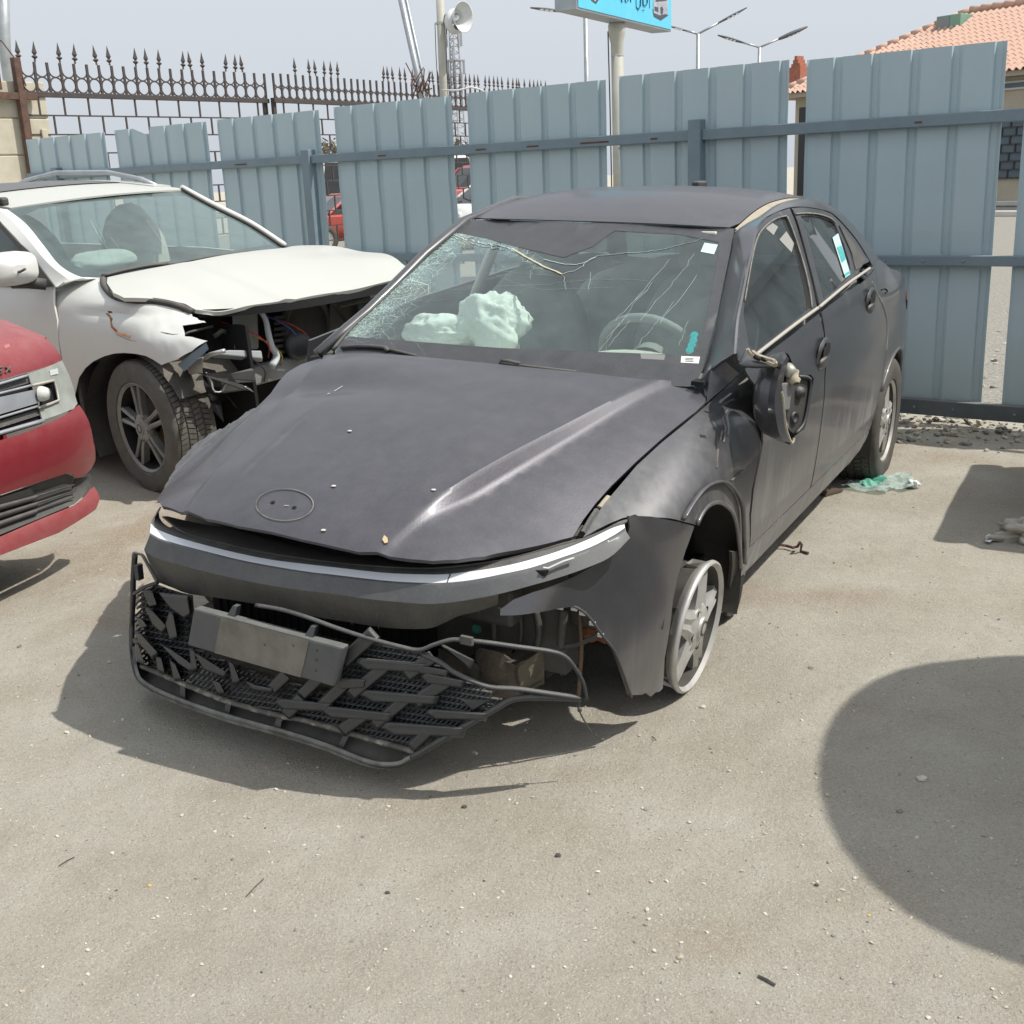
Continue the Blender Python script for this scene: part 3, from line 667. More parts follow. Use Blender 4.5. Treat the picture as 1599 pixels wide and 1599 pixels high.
def tile_g():
    rows = []
    for f in (0, 1):
        r = []
        for k in range(7):
            u = k / 6; r.append(Vector((u * TW - TW / 2, 0, .0))); r[-1] = Vector((u * TW - TW / 2, f * TH * 1.12, .028 + .050 * math.cos((u - .5) * 2 * math.pi) - .02 * f))
        rows.append(r)
    return G().grid(rows)
tcount = 0; rest = G(); tile0 = None
cand = []
for j in range(nrow):
    yy = j * TH * math.cos(sl_); zz = ze + j * TH * math.sin(sl_)
    ncol = int(VL / TW)
    for i in range(ncol):
        x = (i + .5) * TW
        if x < yy + .1 or x > VL - yy - .1: continue
        cand.append((x, yy, zz))
vx_in = vloc(1599, 107).x
cand.sort(key=lambda c: (0 if vx_in - 8.3 < c[0] < vx_in + .4 else 1, -c[0]))
for k, (x, yy, zz) in enumerate(cand):
    mm = Matrix.Translation((x, yy - .12, zz + .01)) @ Matrix.Rotation(sl_, 4, 'X') @ Matrix.Rotation(RNG.normal(0, .012), 4, 'Z')
    if k < 300:
        if tile0 is None: tile0 = mesh_obj('tile', tile_g(), M_TILE, rf, smooth=True, solid=.02); tile0.matrix_local = mm
        else: share(tile0, rf, mm)
    else:
        tg = tile_g(); rest.add([mm @ Vector(p) for p in tg.v], tg.f)
tr_ = mesh_obj('roof_tiles', rest, M_TILE, rf, smooth=True); tag(tr_, kind='stuff')
for (p0, p1) in (((hip, RUN, ZT + .05), (VL - hip, RUN, ZT + .05)), ((-.05, -.05, ze + .06), (hip, RUN, ZT + .05))):
    P0, P1 = Vector(p0), Vector(p1); n = int((P1 - P0).length / .42)
    for k in range(n):
        a, b = P0.lerp(P1, k / n), P0.lerp(P1, (k + 1.12) / n); mesh_obj('ridge_tile', G().tube([a, b], [.15, .125], 10), M_TILE, rf, smooth=True)
c = vm.inverted() @ at_depth(1247, 122, 47.5)
ch = mesh_obj('chimney', G().box((c.x, c.y, c.z - .2), (.55, .5, 1.2)), mat_('brick_red', (.34, .12, .08), .9, col2=(.42, .18, .12), nscale=12), villa)
for k, (w_, dz) in enumerate(((.42, .48), (.26, .62), (.12, .76))): mesh_obj('chimney_step', G().box((c.x, c.y, c.z + dz - .04), (w_, .4, .16)), ch.data.materials[0], ch)
c = vm.inverted() @ at_depth(1492, 36, 44.0)
tk = mesh_obj('roof_box', G().box((c.x, c.y, c.z), (.95, .9, .5)), mat_('roof_box_green', (.20, .36, .27), .7), villa, bevel=.02)
mesh_obj('roof_box_lid', G().box((c.x - .2, c.y - .46, c.z), (.5, .02, .44)), mat_('roof_box_grey', (.22, .26, .26), .7), tk)
M_PANEB = mat_('window_blue', (.07, .11, .14), .15, col2=(.10, .15, .18), nscale=2)
w0 = vloc(1556, 187, -.5); w1 = vloc(1640, 276, -.5)
wn = mesh_obj('window', G().box(((w0.x + w1.x) / 2, .50, (w0.z + w1.z) / 2), (w1.x - w0.x, .06, w0.z - w1.z)), M_PANEB, villa)
for k in range(8):
    z = w1.z + (w0.z - w1.z) * k / 7; mesh_obj('grille_bar', G().box(((w0.x + w1.x) / 2, .44, z), (w1.x - w0.x, .03, .035)), M_IRON, wn)
    if k < 7:
        for q in range(4):
            x = w0.x + (q + (.5 if k % 2 else .1)) * (w1.x - w0.x) / 4; mesh_obj('grille_bar', G().box((x, .44, z + (w0.z - w1.z) / 14), (.035, .03, (w0.z - w1.z) / 7)), M_IRON, wn)
w0 = vloc(1556, 128, -.5); w1 = vloc(1640, 136, -.5)
vb = mesh_obj('vent_frame', G().box(((w0.x + w1.x) / 2, .47, (w0.z + w1.z) / 2), (w1.x - w0.x, .12, .26)), mat_('frame_pale', (.66, .66, .62), .6), villa, bevel=.01)
mesh_obj('vent_pane', G().box(((w0.x + w1.x) / 2, .40, (w0.z + w1.z) / 2), (w1.x - w0.x - .3, .03, .14)), M_PANEB, vb)
w0 = vloc(1249, 168, -.5); w1 = vloc(1263, 305, -.5)
mesh_obj('window', G().box(((w0.x + w1.x) / 2, .5, (w0.z + w1.z) / 2), (w1.x - w0.x, .08, w0.z - w1.z)), mat_('dark_opening', (.02, .022, .025), .4), villa)
# road and kerb in front of the villa
M_ASPH = mat_('asphalt', (.055, .055, .053), .9, col2=(.07, .068, .064), nscale=20, bump=.4, bscale=90)
rd = on_z(1575, 338); g = G(); a, b = rd - ve * 60, rd + ve * 40; back_ = -vn
g.add([a + back_ * .3 + Vector((0, 0, .008)), b + back_ * .3 + Vector((0, 0, .008)), b + back_ * 6 + Vector((0, 0, .008)), a + back_ * 6 + Vector((0, 0, .008))], [(0, 1, 2, 3)])
o = mesh_obj('road', g, M_ASPH); tag(o, 'strip of asphalt road in front of the villa', kind='structure')
M_KERB = mat_('white_kerb', (.66, .65, .60), .8, col2=(.55, .53, .48), nscale=3)
for k, dd in enumerate((0.0, 6.1)):
    c = rd + back_ * dd; o = mesh_obj('kerb', G().box(c - ve * 10 + Vector((0, 0, .07)), (100, .3, .14), vm.to_3x3()), M_KERB, bevel=.02); tag(o, ('near' if k == 0 else 'far') + ' white concrete kerb of the road by the villa', kind='structure')
for k, (px, py, D, s) in enumerate(((520, 262, 60, 1.6), (733, 268, 58, 1.7), (640, 272, 66, 2.0))):
    # scrubby trees far behind the iron fence
    c = at_depth(px, py, D); t = thing('scrub_tree', ['dusty scrub tree seen left of the loudspeaker pole through a fence gap', 'dusty scrub tree seen under the telecom mast through a fence gap', 'dusty scrub tree hidden low behind the iron fence'][k], 'tree', loc=(c.x, c.y, 0), group='far scrub trees')
    mesh_obj('trunk', G().tube([(0, 0, 0), (.1, 0, c.z * .5), (0, .1, c.z + .3)], [.14, .1, .05], 7), mat_('bark', (.13, .10, .075), .9) if k == 0 else bpy.data.materials['bark'], t)
    gg = G()
    for q in range(900):
        p = Vector(RNG.normal(0, 1, 3)); p = p.normalized() * (s * RNG.random() ** .4); p.z *= .75; p += Vector((0, 0, c.z + .2)) + Vector((.5 * math.sin(q * .01), 0, 0))
        d1, d2 = Vector(RNG.normal(0, .11, 3)), Vector(RNG.normal(0, .11, 3)); gg.add([p, p + d1, p + d1 + d2, p + d2], [(0, 1, 2, 3)])
    mesh_obj('crown', gg, mat_('scrub_leaf', (.12, .115, .07), .9, col2=(.19, .165, .11), nscale=3) if k == 0 else bpy.data.materials['scrub_leaf'], t)
# ================================================================== materials shared by the vehicles
M_PAINT = mat_('dusty_graphite_paint', (.070, .070, .079), .30, metal=.6, coat=.6, dust=.12, dust_side=.07, sidez=(.15, .90, .88), dcol=(.37, .365, .345), band=(.325, .40, .75))
M_PAINTB = mat_('dusty_bumper_paint', (.070, .070, .079), .28, metal=.6, coat=.6, dust=.12, dust_side=.05, sidez=(.10, .50, .60), dcol=(.34, .335, .315))
M_HOODP = mat_('dusty_hood_paint', (.080, .078, .090), .36, metal=.65, coat=.30, dust=.155, dust_side=.08, dcol=(.27, .265, .275), bump=.09, bscale=200)
M_BUMP = mat_('bumper_band', (.045, .050, .058), .45, metal=.2, coat=.15, dust=.24, dust_side=.15, dcol=(.28, .27, .25), bump=.08, bscale=200)
M_BAND = mat_('bumper_lower_band', (.030, .030, .030), .6, dust=.35, dust_side=.30, dcol=(.20, .19, .165), bump=.1, bscale=120, stretch=(1, 1, .35))
M_TRIM = mat_('black_trim', (.018, .019, .021), .5, dust=.42, dust_side=.10, dcol=(.27, .26, .235), bump=.1, bscale=150)
M_GRILLE = mat_('grille_plastic', (.013, .016, .022), .36, dust=.36, dust_side=.02, dcol=(.26, .255, .235), bump=.15, bscale=90, spec=.6)
M_GRBACK = mat_('grille_dirty_back', (.028, .028, .028), .85, col2=(.060, .057, .050), nscale=9, dust=.45, dust_side=.20, dcol=(.18, .17, .15))
M_LIGHT = mat_('light_bar_lens', (.82, .84, .88), .3, coat=.4, col2=(.74, .77, .82), nscale=5, dust=.08, dust_side=.08)
M_DARK = mat_('dark_inner', (.008, .008, .009), .9)
M_LINER = mat_('wheel_liner', (.012, .012, .013), .8, col2=(.03, .027, .023), nscale=9, dust=.4, dust_side=.06)
M_SILVER = mat_('alloy_silver', (.62, .62, .61), .30, metal=.75, col2=(.48, .475, .46), nscale=10, dust=.3, dust_side=.18, dcol=(.45, .42, .36))
M_STEELD = mat_('brake_steel', (.10, .085, .07), .7, metal=.4, col2=(.16, .10, .06), nscale=14)
M_RUBBER = mat_('tyre_rubber', (.020, .020, .020), .85, col2=(.035, .033, .030), nscale=12, dust=.5, dust_side=.34, dcol=(.19, .175, .15))
M_TAN = mat_('bare_primer_tan', (.42, .375, .285), .85, col2=(.34, .30, .225), nscale=20, bump=.2)
M_DIRT = mat_('caked_dirt', (.145, .125, .095), .95, col2=(.09, .078, .06), nscale=12, bump=.6, bscale=30)
M_INTD = mat_('cabin_charcoal', (.25, .26, .255), .85, col2=(.30, .31, .30), nscale=8)
M_INTB = mat_('cabin_beige', (.62, .62, .55), .85, col2=(.54, .54, .48), nscale=6)
M_BAG = mat_('airbag_cloth', (.90, .92, .88), .9, col2=(.80, .83, .78), nscale=7, bump=.25, bscale=60)
M_HEAD = mat_('headliner', (.55, .55, .50), .95)
M_CHROME = mat_('dusty_chrome', (.50, .49, .45), .35, metal=.8, dust=.5, dust_side=.45, dcol=(.36, .335, .285))
M_SIDEGLASS, *_ = emit_free_glass('side_window', (.20, .23, .23), dust=.14, dcol=(.20, .22, .22))
M_RED = mat_('tail_red', (.30, .02, .02), .3, coat=.5)
M_SCR = mat_('bare_scratch', (.50, .50, .48), .6)
M_STICKW = mat_('sticker_white', (.72, .74, .72), .6); M_STICKT = mat_('sticker_teal', (.06, .40, .40), .5, col2=(.10, .48, .47), nscale=30); M_STICKL = mat_('sticker_pale', (.52, .68, .68), .5)
M_FRIT = mat_('glass_frit', (.020, .021, .024), .3, coat=.3, dust=.15, dust_side=.13, dcol=(.27, .27, .28))

def windscreen_glass(name, tint, dust, dcol, scale=55):
    m, t, fac, m2, df = emit_free_glass(name, tint, dust, dcol)
    at = nn(t, 'ShaderNodeAttribute'); at.attribute_name = 'shatter'
    v = coords(t)
    vo = nn(t, 'ShaderNodeTexVoronoi', feature='DISTANCE_TO_EDGE'); vo.inputs['Scale'].default_value = scale; t.links.new(v, vo.inputs['Vector'])
    vo2 = nn(t, 'ShaderNodeTexVoronoi', feature='DISTANCE_TO_EDGE'); vo2.inputs['Scale'].default_value = scale * .3; t.links.new(v, vo2.inputs['Vector'])
    e1 = ramp(t, vo.outputs['Distance'], .0, .07, 1, 0); e2 = ramp(t, vo2.outputs['Distance'], 0, .022, 1, 0)
    sh = at.outputs['Fac']
    k = math_(t, 'ADD', math_(t, 'MULTIPLY', e1, ramp(t, sh, .42, .95)), math_(t, 'MULTIPLY', e2, ramp(t, sh, .22, .6, 0, .8)))
    k = math_(t, 'ADD', k, ramp(t, math_(t, 'MULTIPLY', sh, ramp(t, noise(t, 22, 4, .7, vec=v), .3, .7, .4, 1.1)), .35, 1.0, 0, .42))
    nf = math_(t, 'ADD', fac, math_(t, 'MULTIPLY', k, .62), True); t.links.new(nf, m2.inputs[0])
    t.links.new(mixc(t, math_(t, 'MULTIPLY', k, 1.0, True), dcol, (.44, .60, .54)), df.inputs[0])
    return m
M_WIND = windscreen_glass('cracked_windscreen', (.84, .94, .905), .16, (.27, .34, .335))
M_WIND2 = windscreen_glass('suv_windscreen', (.62, .72, .69), .26, (.22, .29, .285))

# ================================================================== the damaged sedan
_fw = Vector((-.48131023, -.87655032, 0))
CF = Frame((-.27551896, 3.46792205, 0), math.atan2(_fw.y, _fw.x), R_(2.4))
sedan = thing('damaged_sedan', 'dark grey sedan with cracked windscreen, torn-off grille and a bare front rim', 'car', matrix=CF.m)
def zh(x, y):                                                        # bonnet height
    c = sint(x, [-.7, -.45, -.2, 0, .2, .4, .55, .66, .74, .85], [.935, .925, .905, .875, .838, .790, .745, .700, .655, .56])
    s = sst(-.45, .45, x); a = abs(y) / .7
    z = c - (.035 + .095 * s) * a ** 3.0
    if y < 0: z -= .055 * sst(.0, .5, x) * sst(.1, .7, -y)
    return z
def zh_d(x, y):                                                      # with the pressed creases and crash dents
    z = zh(x, y); s = sst(-.5, .5, x)
    for sg, amp in ((1, 1.0), (-1, .8)):
        yc = sg * (.62 - .27 * ((x + .45) / 1.05)) if x > -.45 else sg * .62      # outer crease runs in towards the nose
        d = sg * (y - yc); z += amp * (1 - .75 * sst(.42, .66, x)) * (-.034 * sst(0, .030, d) * (.35 + .65 * s) + .007 * math.exp(-(d / .022) ** 2))
        yc2 = sg * (.30 - .10 * (x + .1)); d2 = sg * (y - yc2); k = sst(.05, .3, x) * (1 - sst(.52, .66, x))
        z += .011 * k * (sst(-.004, .014, d2) - 1.0 * sst(.014, .24, d2))
    z += .020 * math.exp(-(((x + .20) / .16) ** 2 + ((y + .38) / .26) ** 2)) - .024 * math.exp(-(((x + .02) / .085) ** 2 + ((y + .40) / .26) ** 2))
    z += -.030 * math.exp(-(((x - .12) / .22) ** 2 + ((y + .72) / .09) ** 2))
    z += .0025 * mnoise.noise(Vector((x * 4, y * 4, 1.3)))
    return z
S_HOOD = HF(CF, 2, zh_d)
def belt(x): return .965 + .062 * (-.6 - x)
def ys(x, z):
    zb = belt(x); zz = z - (zb - .965) * sst(.55, .95, z)
    if zz <= .965: y = sint(zz, [.10, .18, .25, .33, .45, .60, .70, .74, .82, .90, .965], [.785, .81, .835, .857, .871, .880, .884, .881, .879, .868, .850])
    else: y = .850 - .52 * (zz - .965) - .9 * max(0, zz - 1.25) ** 2 - .05 * sst(-1.5, -2.7, x)
    if x < -2.75: y -= (.15 + .12 * sst(.62, 1.0, z)) * (-2.75 - x) ** 2 + .10 * max(0, -3.25 - x) ** 2
    if x < -2.0 and z <= zb + .02: y -= .058 * sst(-2.0, -2.7, x) * sst(zb - .20, zb + .01, z)
    if x > -.05: y -= .22 * (x + .05) ** 2.2
    return y
S_SIDE = HF(CF, 1, ys)
def yf(x, z):
    ze_ = zh_d(x, .70) - .004; d = ze_ - z; ym = ys(x, min(z, .78))
    y0 = .715
    if d <= 0: return y0 + 3.0 * d
    y = y0 + (ym - y0) * (1 - math.exp(-d / .055))
    y -= .016 * math.exp(-(((x + .42) / .10) ** 2 + ((z - .74) / .09) ** 2))       # dent behind the arch
    return y
class DiagS(HF):
    def __init__(s, fr, fn): super().__init__(fr, 1, fn)
    def par(s, p): return (p[0], (p[2] - p[1]) * .7071)
    def lift(s, a, b, off=0.0):
        lo_, hi_ = -.3, 2.2
        f = lambda h: ((h - b) * .7071) - s.fn(a, (h + b) * .7071) - off
        for _ in range(34):
            m = (lo_ + hi_) / 2
            if f(m) > 0: hi_ = m
            else: lo_ = m
        h = (lo_ + hi_) / 2; return Vector((a, (h - b) * .7071, (h + b) * .7071))
S_FEND = DiagS(CF, yf)
def rsup(th, a=.935, b=.885, n=3.1): return 1 / ((abs(math.cos(th)) / a) ** n + (abs(math.sin(th)) / b) ** n) ** (1 / n)
def rb(th, z): return rsup(th) + sint(z, [.0, .12, .25, .4, .5, .6, .7, .8], [-.05, -.03, -.012, 0, 0, -.004, -.02, -.05])
S_BUMP = Cyl(CF, -.2, 0, rb)
S_GR = Cyl(CF, -.2, 0, lambda th, z: rb(th, .45) + .042 + .025 * math.sin(th))
def xw(y, z):
    k = (z - .885) / .42; yy = abs(y) / (.71 - .15 * max(0, min(1, k)))
    x = -.305 - .815 * k - .12 * min(yy, 1.2) ** 2 + .02 * math.sin(math.pi * max(0, min(1, k)))
    # impact: the glass is pushed in and folded on the passenger side
    x -= .035 * math.exp(-(((y + .42) / .14) ** 2 + ((z - 1.20) / .10) ** 2))
    return x
S_WS = HF(CF, 0, xw)
def zr(x, y):
    c = sint(x + .08 * sst(-1.9, -1.25, x), [-3, -2.75, -2.5, -2.25, -2.0, -1.75, -1.55, -1.35, -1.2, -1.1, -1.0], [1.25, 1.335, 1.385, 1.415, 1.428, 1.426, 1.414, 1.388, 1.358, 1.334, 1.30])
    a = abs(y) / .57; return c - .028 * a ** 2 - .022 * a ** 6 + .0015 * mnoise.noise(Vector((x * 4, y * 4, 0)))
S_ROOF = HF(CF, 2, zr)
FR = CF
hood_px = [(499, 560), (517, 554.5), (536, 551.6), (574, 551.6), (611, 553.5), (668, 558), (724, 563), (778, 568.6), (830, 574), (880, 579), (955, 587), (1030, 593), (1077, 596), (1100, 603),
           (1102, 628), (1086, 643), (1067, 658), (1030, 688), (992, 722), (955, 758), (930, 786), (911, 811), (902, 826), (895, 838), (875, 843), (840, 852), (807, 859), (757, 869), (715, 874), (676, 876), (640, 873), (608, 869), (560, 862), (524, 854), (470, 842), (422, 830), (370, 821), (321, 810), (280, 799), (252, 790), (243.6, 780), (254, 766), (270, 746), (287.5, 725.5), (321, 698.5), (362, 670), (385, 649.5), (423, 614), (448, 582), (470, 569)]
def hood_disp(p, a, b): return Vector((p.x, p.y, zh_d(p.x, p.y)))
def crease(off, sg): return [(x, sg * ((.62 - .27 * ((x + .45) / 1.05)) + off)) for x in np.linspace(-.44, .70, 80)]
hood = panel('hood', sedan, S_HOOD, hood_px, M_HOODP, res=.017, thick=.012, lines=[crease(o_, s_) for s_ in (1, -1) for o_ in (-.014, .0, .010, .020, .031)] + [[(x, s_ * (.30 - .10 * (x + .1) + o_)) for x in np.linspace(.06, .64, 44)] for s_ in (1, -1) for o_ in (-.005, .005, .015)])
# mark left by the lost badge: a raised ring, two peg holes
def on_hood(px, py, off=.0):
    p = S_HOOD.hit(px, py); p.z += off; return p
ring = [on_hood(444.5 + 45 * math.cos(a), 790 + 25 * math.sin(a), .0035) for a in np.linspace(0, 2 * math.pi, 40)[:-1]]
mesh_obj('badge_outline', G().tube(ring, .0018, 5, closed=True, flat=.4), mat_('badge_glue', (.20, .20, .175), .9, col2=(.12, .12, .11), nscale=30), hood)
for x, y in ((426, 785), (459.5, 793)): mesh_obj('peg_hole', G().lathe([(.0001, .002), (.0048, .002), (.0062, .0005)], on_hood(x, y, .0015), (0.2, 0, 1), 12), M_DARK, hood)
mesh_obj('badge_scratch', G().tube([on_hood(444, 791, .003), on_hood(451, 791.5, .003)], .0012, 4), M_SCR, hood)
mesh_obj('dead_leaf', G().add([on_hood(x, y, .006) for x, y in ((600, 839), (605, 843), (606, 850), (601, 852), (597, 846))], [(0, 1, 2, 3, 4)]), mat_('leaf_tan', (.55, .42, .24), .8), hood)
for x0, y0, x1, y1 in ((522, 612, 535, 604), (511, 617, 515, 615)): mesh_obj('paint_scratch', G().tube([on_hood(x0, y0, .003), on_hood(x1, y1, .003)], .0016, 4, flat=.3), M_SCR, hood)
for x, y in ((521, 760), (677, 766), (546, 674), (505, 829)): mesh_obj('dropping', G().lathe([(.0001, .002), (.006, .0015), (.007, 0)], on_hood(x, y, .002), (0, 0, 1), 8), mat_('dropping', (.5, .5, .47), .9) if x == 521 else bpy.data.materials['dropping'], hood)
# passenger-side wing, crumpled, below the bonnet edge
def zc(x, y): return zh(x, -.69) - .55 * max(0, -y - .66) - .05 + .02 * mnoise.noise(Vector((x * 7, y * 7, 5)))
S_CR = HF(CF, 2, zc)
panel('crumpled_fender', sedan, S_CR, [(500, 562), (455, 573), (420, 584), (394, 594), (375, 607), (358, 633), (345, 645), (327, 661), (318, 676), (304, 689), (296, 703), (283, 716), (270, 738), (255, 766), (275, 752), (300, 730), (330, 702), (368, 674), (395, 650), (430, 616), (455, 585)], M_PAINT, res=.014, thick=.003,
      disp=lambda p, a, b: p + Vector((0, 0, .014 * mnoise.noise(Vector((p.x * 16, p.y * 22, 2))) + .008 * mnoise.noise(Vector((p.x * 45, p.y * 45, 9))))))
# right-hand side of the body, seen only past the windscreen
def mir(poly): return poly
right = HF(CF, 1, lambda x, z: -ys(x, z))
mesh_obj('body_side', fill(right, [(-.55, .30), (-.55, .90), (-1.3, .98), (-2.4, 1.05), (-3.0, 1.05), (-3.55, .98), (-3.62, .5), (-3.55, .3), (-3.18, .3), (-3.15, .45), (-3.05, .58), (-2.83, .65), (-2.6, .58), (-2.5, .45), (-2.48, .3)], .07, world_cam=Vector((-1, -9, 1))), M_PAINT, sedan, smooth=True, solid=.01)

M_SEAL0 = mat_('scuffed_paint', (.17, .16, .145), .8, col2=(.08, .08, .075), nscale=40)
# front wing (driver's side)
fender_px = [(1104, 632), (1130, 608), (1156, 584), (1166, 590), (1180, 606), (1189, 640), (1189, 690), (1181, 730), (1174, 765), (1170, 804), (1165, 879), (1163, 900), (1157, 890), (1156, 870), (1152, 830), (1146, 804), (1137, 791), (1122, 783), (1107, 788), (1096, 802), (1087, 820), (1067, 815), (1026, 808), (987, 805.5), (972, 809), (950, 818), (930, 828), (911, 839), (917, 826), (925, 812), (937, 796), (950, 779), (968, 758), (994, 727), (1032, 692), (1069, 662), (1088, 646)]
fender = panel('front_fender', sedan, S_FEND, fender_px, M_PAINT, res=.022)
arch = [S_FEND.hit(x, y, .004) for x, y in spline([(1089, 818), (1096, 803), (1107, 789), (1122, 784), (1137, 792), (1146, 805), (1152, 831), (1156, 870), (1157, 888)], 30)]
flo = [S_FEND.hit(x, y, .010) for x, y in spline([(1068, 810), (1080, 789), (1097, 766), (1114, 754), (1133, 752), (1148, 765), (1157, 783), (1161, 806), (1163, 880)], 30)]
mesh_obj('arch_lip', G().tube(arch, .007, 6), M_PAINT, fender, smooth=True)
mesh_obj('arch_flare', G().tube(flo, .008, 6, flat=.5), M_PAINT, fender, smooth=True)
for pl_ in ([(1136, 640), (1128, 655), (1133, 668), (1130, 690)], [(1128, 672), (1121, 700), (1119, 730)], [(1142, 750), (1160, 734)]):
    mesh_obj('scuff', G().tube([S_FEND.hit(x, y, .002) for x, y in pl_], .004, 5, flat=.3), M_SEAL0, fender)
# gap between bonnet and wing, with the bare primer seen inside
mesh_obj('shut_gap', G().grid([[on_hood(x, y, -.02) for x, y in spline([(1098, 640), (1030, 695), (992, 730), (955, 765), (935, 790), (908, 838)], 30)], [S_FEND.hit(x, y, -.02) for x, y in spline([(1106, 638), (1040, 695), (1000, 730), (965, 768), (945, 795), (914, 842)], 30)]]), M_DARK, sedan)
mesh_obj('bare_bracket', G().tube([on_hood(x, y, .0) for x, y in ((950, 775), (936, 792))], .008, 5, flat=.5), M_TAN, sedan)
mesh_obj('gap_seal', G().tube([on_hood(x, y, .0) for x, y in ((932, 797), (922, 812), (910, 833))], .008, 6), M_TRIM, sedan)

# front bumper: trim line, light bar, painted band, lower band, corner
trim_hi = [(252, 792), (248, 800), (250, 810), (262, 822), (304, 838), (351, 849), (408, 861), (464, 871), (518, 877), (600, 884), (680, 886), (740, 881), (785, 873), (830, 862), (875, 850), (905, 842), (940, 828), (965, 815), (982, 810)]
bar_hi = [(236, 816), (241, 823), (250, 828), (276, 838), (314, 849), (370, 863), (426, 874), (483, 881), (518, 885), (600, 894), (660, 896.5), (700, 896), (740, 891), (785, 884), (830, 873), (875, 859), (920, 841), (956, 824), (975, 818.5)]
bar_lo = [(234, 832), (241, 836), (250, 841), (276, 849), (314, 859), (370, 873), (426, 884), (483, 893), (518, 897), (600, 906.5), (660, 910), (700, 909.5), (740, 905), (785, 896), (830, 886), (875, 871), (920, 855), (956, 837), (976, 824)]
band_lo = [(225, 858), (231, 864), (239, 869), (295, 886), (370, 904), (445, 918), (518, 927), (565, 934), (611, 939), (671, 943), (724, 938), (785, 926), (830, 914), (875, 901), (920, 885), (954, 869), (984, 840)]
low_lo = [(244, 908), (270, 918), (294, 927), (350, 935), (425, 948), (498, 964), (536, 970), (592, 979), (634, 982), (671, 981), (695, 972), (716, 962), (745, 955), (778, 944)]
bumper = loft('front_bumper', sedan, [(bar_lo, S_BUMP, .004), ([(x, y + 3) for x, y in bar_lo], S_BUMP, .010), (band_lo, S_BUMP, .030)], M_BUMP, n=90, sub=5, thick=.004, auto=50)
band_cut = [p for p in band_lo if p[0] < 770] + [(778, 929)]
loft('lower_band', sedan, [(band_cut, S_BUMP, .030), (low_lo, S_BUMP, -.012)], M_BAND, n=80, sub=5, thick=.004).parent = bumper
lb = loft('light_bar', sedan, [(bar_hi, S_BUMP, -.022), (bar_lo, S_BUMP, .003)], M_LIGHT, n=90, sub=3, thick=.012)
mesh_obj('lens_joint', G().tube([S_BUMP.hit(703, 896, -.019), S_BUMP.hit(698, 910, .005)], .0012, 4), M_DARK, lb)
loft('upper_trim', sedan, [(trim_hi, S_BUMP, -.060), (bar_hi, S_BUMP, -.021)], M_TRIM, n=90, sub=3, thick=.004).parent = bumper
loft('slam_panel', sedan, [([(262, 806), (300, 815), (360, 826), (430, 845), (520, 864), (610, 876), (700, 880), (800, 868), (880, 845), (905, 840)], S_BUMP, -.16), ([(254, 806), (290, 832), (350, 848), (420, 863), (518, 877), (600, 884), (680, 886), (785, 873), (875, 850), (908, 842)], S_BUMP, -.052)], M_GRBACK, n=50, sub=2, thick=.004).parent = bumper
corner_px = [(986, 808), (1026, 810), (1067, 817), (1089, 823), (1075, 862), (1062, 905), (1055, 940), (1050, 985), (1042, 1030), (1039, 1077), (1034, 1082), (1028, 1083), (1020, 1090), (1012, 1084), (1006, 1087), (985, 1088), (972, 1050), (960, 1017), (940, 992), (920, 962), (905, 951), (893, 947), (866, 946), (830, 948), (800, 951), (778, 952), (779, 944), (800, 930), (830, 919), (875, 905), (920, 889), (954, 873), (986, 846), (990, 825)]
def corner_disp(p, a, b):                                            # soft fold from the lamp end down to the lower notch
    d = (a - .62) - (b - .45) * 1.0
    return p + Vector((math.cos(a), math.sin(a), 0)) * (.022 * math.exp(-(d / .10) ** 2) * sst(.2, .4, b) - .014 * math.exp(-((d - .24) / .16) ** 2) * sst(.2, .45, b) + .05 * sst(.66, .42, b) * sst(.95, .60, a) - .01)
cornr = panel('bumper_corner', sedan, S_BUMP, corner_px, M_PAINTB, res=.016, ms=.9, disp=corner_disp, thick=.005); cornr.parent = bumper
edge = spline([(778, 950), (800, 950), (830, 947), (866, 945), (893, 946), (908, 953), (922, 966), (942, 994), (961, 1020), (986, 1088)], 40)
mesh_obj('corner_edge', G().tube([S_BUMP.hit(x, y, -.004) for x, y in edge], .004, 6), M_TRIM, cornr)
for i in (3, 6, 9, 13, 16, 18, 21, 24): mesh_obj('clip_tab', G().box(S_BUMP.hit(*edge[i], -.012) + Vector((0, 0, -.006)), (.006, .016, .010)), M_SCR, cornr)
mesh_obj('scuff', G().tube([S_BUMP.hit(x, y, .028) for x, y in ((848, 886), (856, 887), (880, 876), (896, 871))], .004, 5, flat=.4), M_SCR, bumper)
mesh_obj('radar_notch', G().box(S_BUMP.hit(846, 893, .012), (.02, .03, .012)), M_DARK, bumper)
for q in range(26):
    x = RNG.uniform(250, 760); f = [np.interp(x, [p[0] for p in band_lo], [p[1] for p in band_lo]), np.interp(x, [p[0] for p in low_lo], [p[1] for p in low_lo])]; y = f[0] + (f[1] - f[0]) * RNG.uniform(.1, .95)
    k = (y - f[0]) / (f[1] - f[0]); p0 = S_BUMP.hit(x, y, .0305 - .042 * k); p1 = S_BUMP.hit(x + RNG.normal(0, 1), y + RNG.uniform(2, 9), .0305 - .042 * min(1, k + .12))
    mesh_obj('paint_chip', G().tube([p0, p1], RNG.uniform(.0005, .0010), 4, flat=.4), M_SEAL0, bumper)

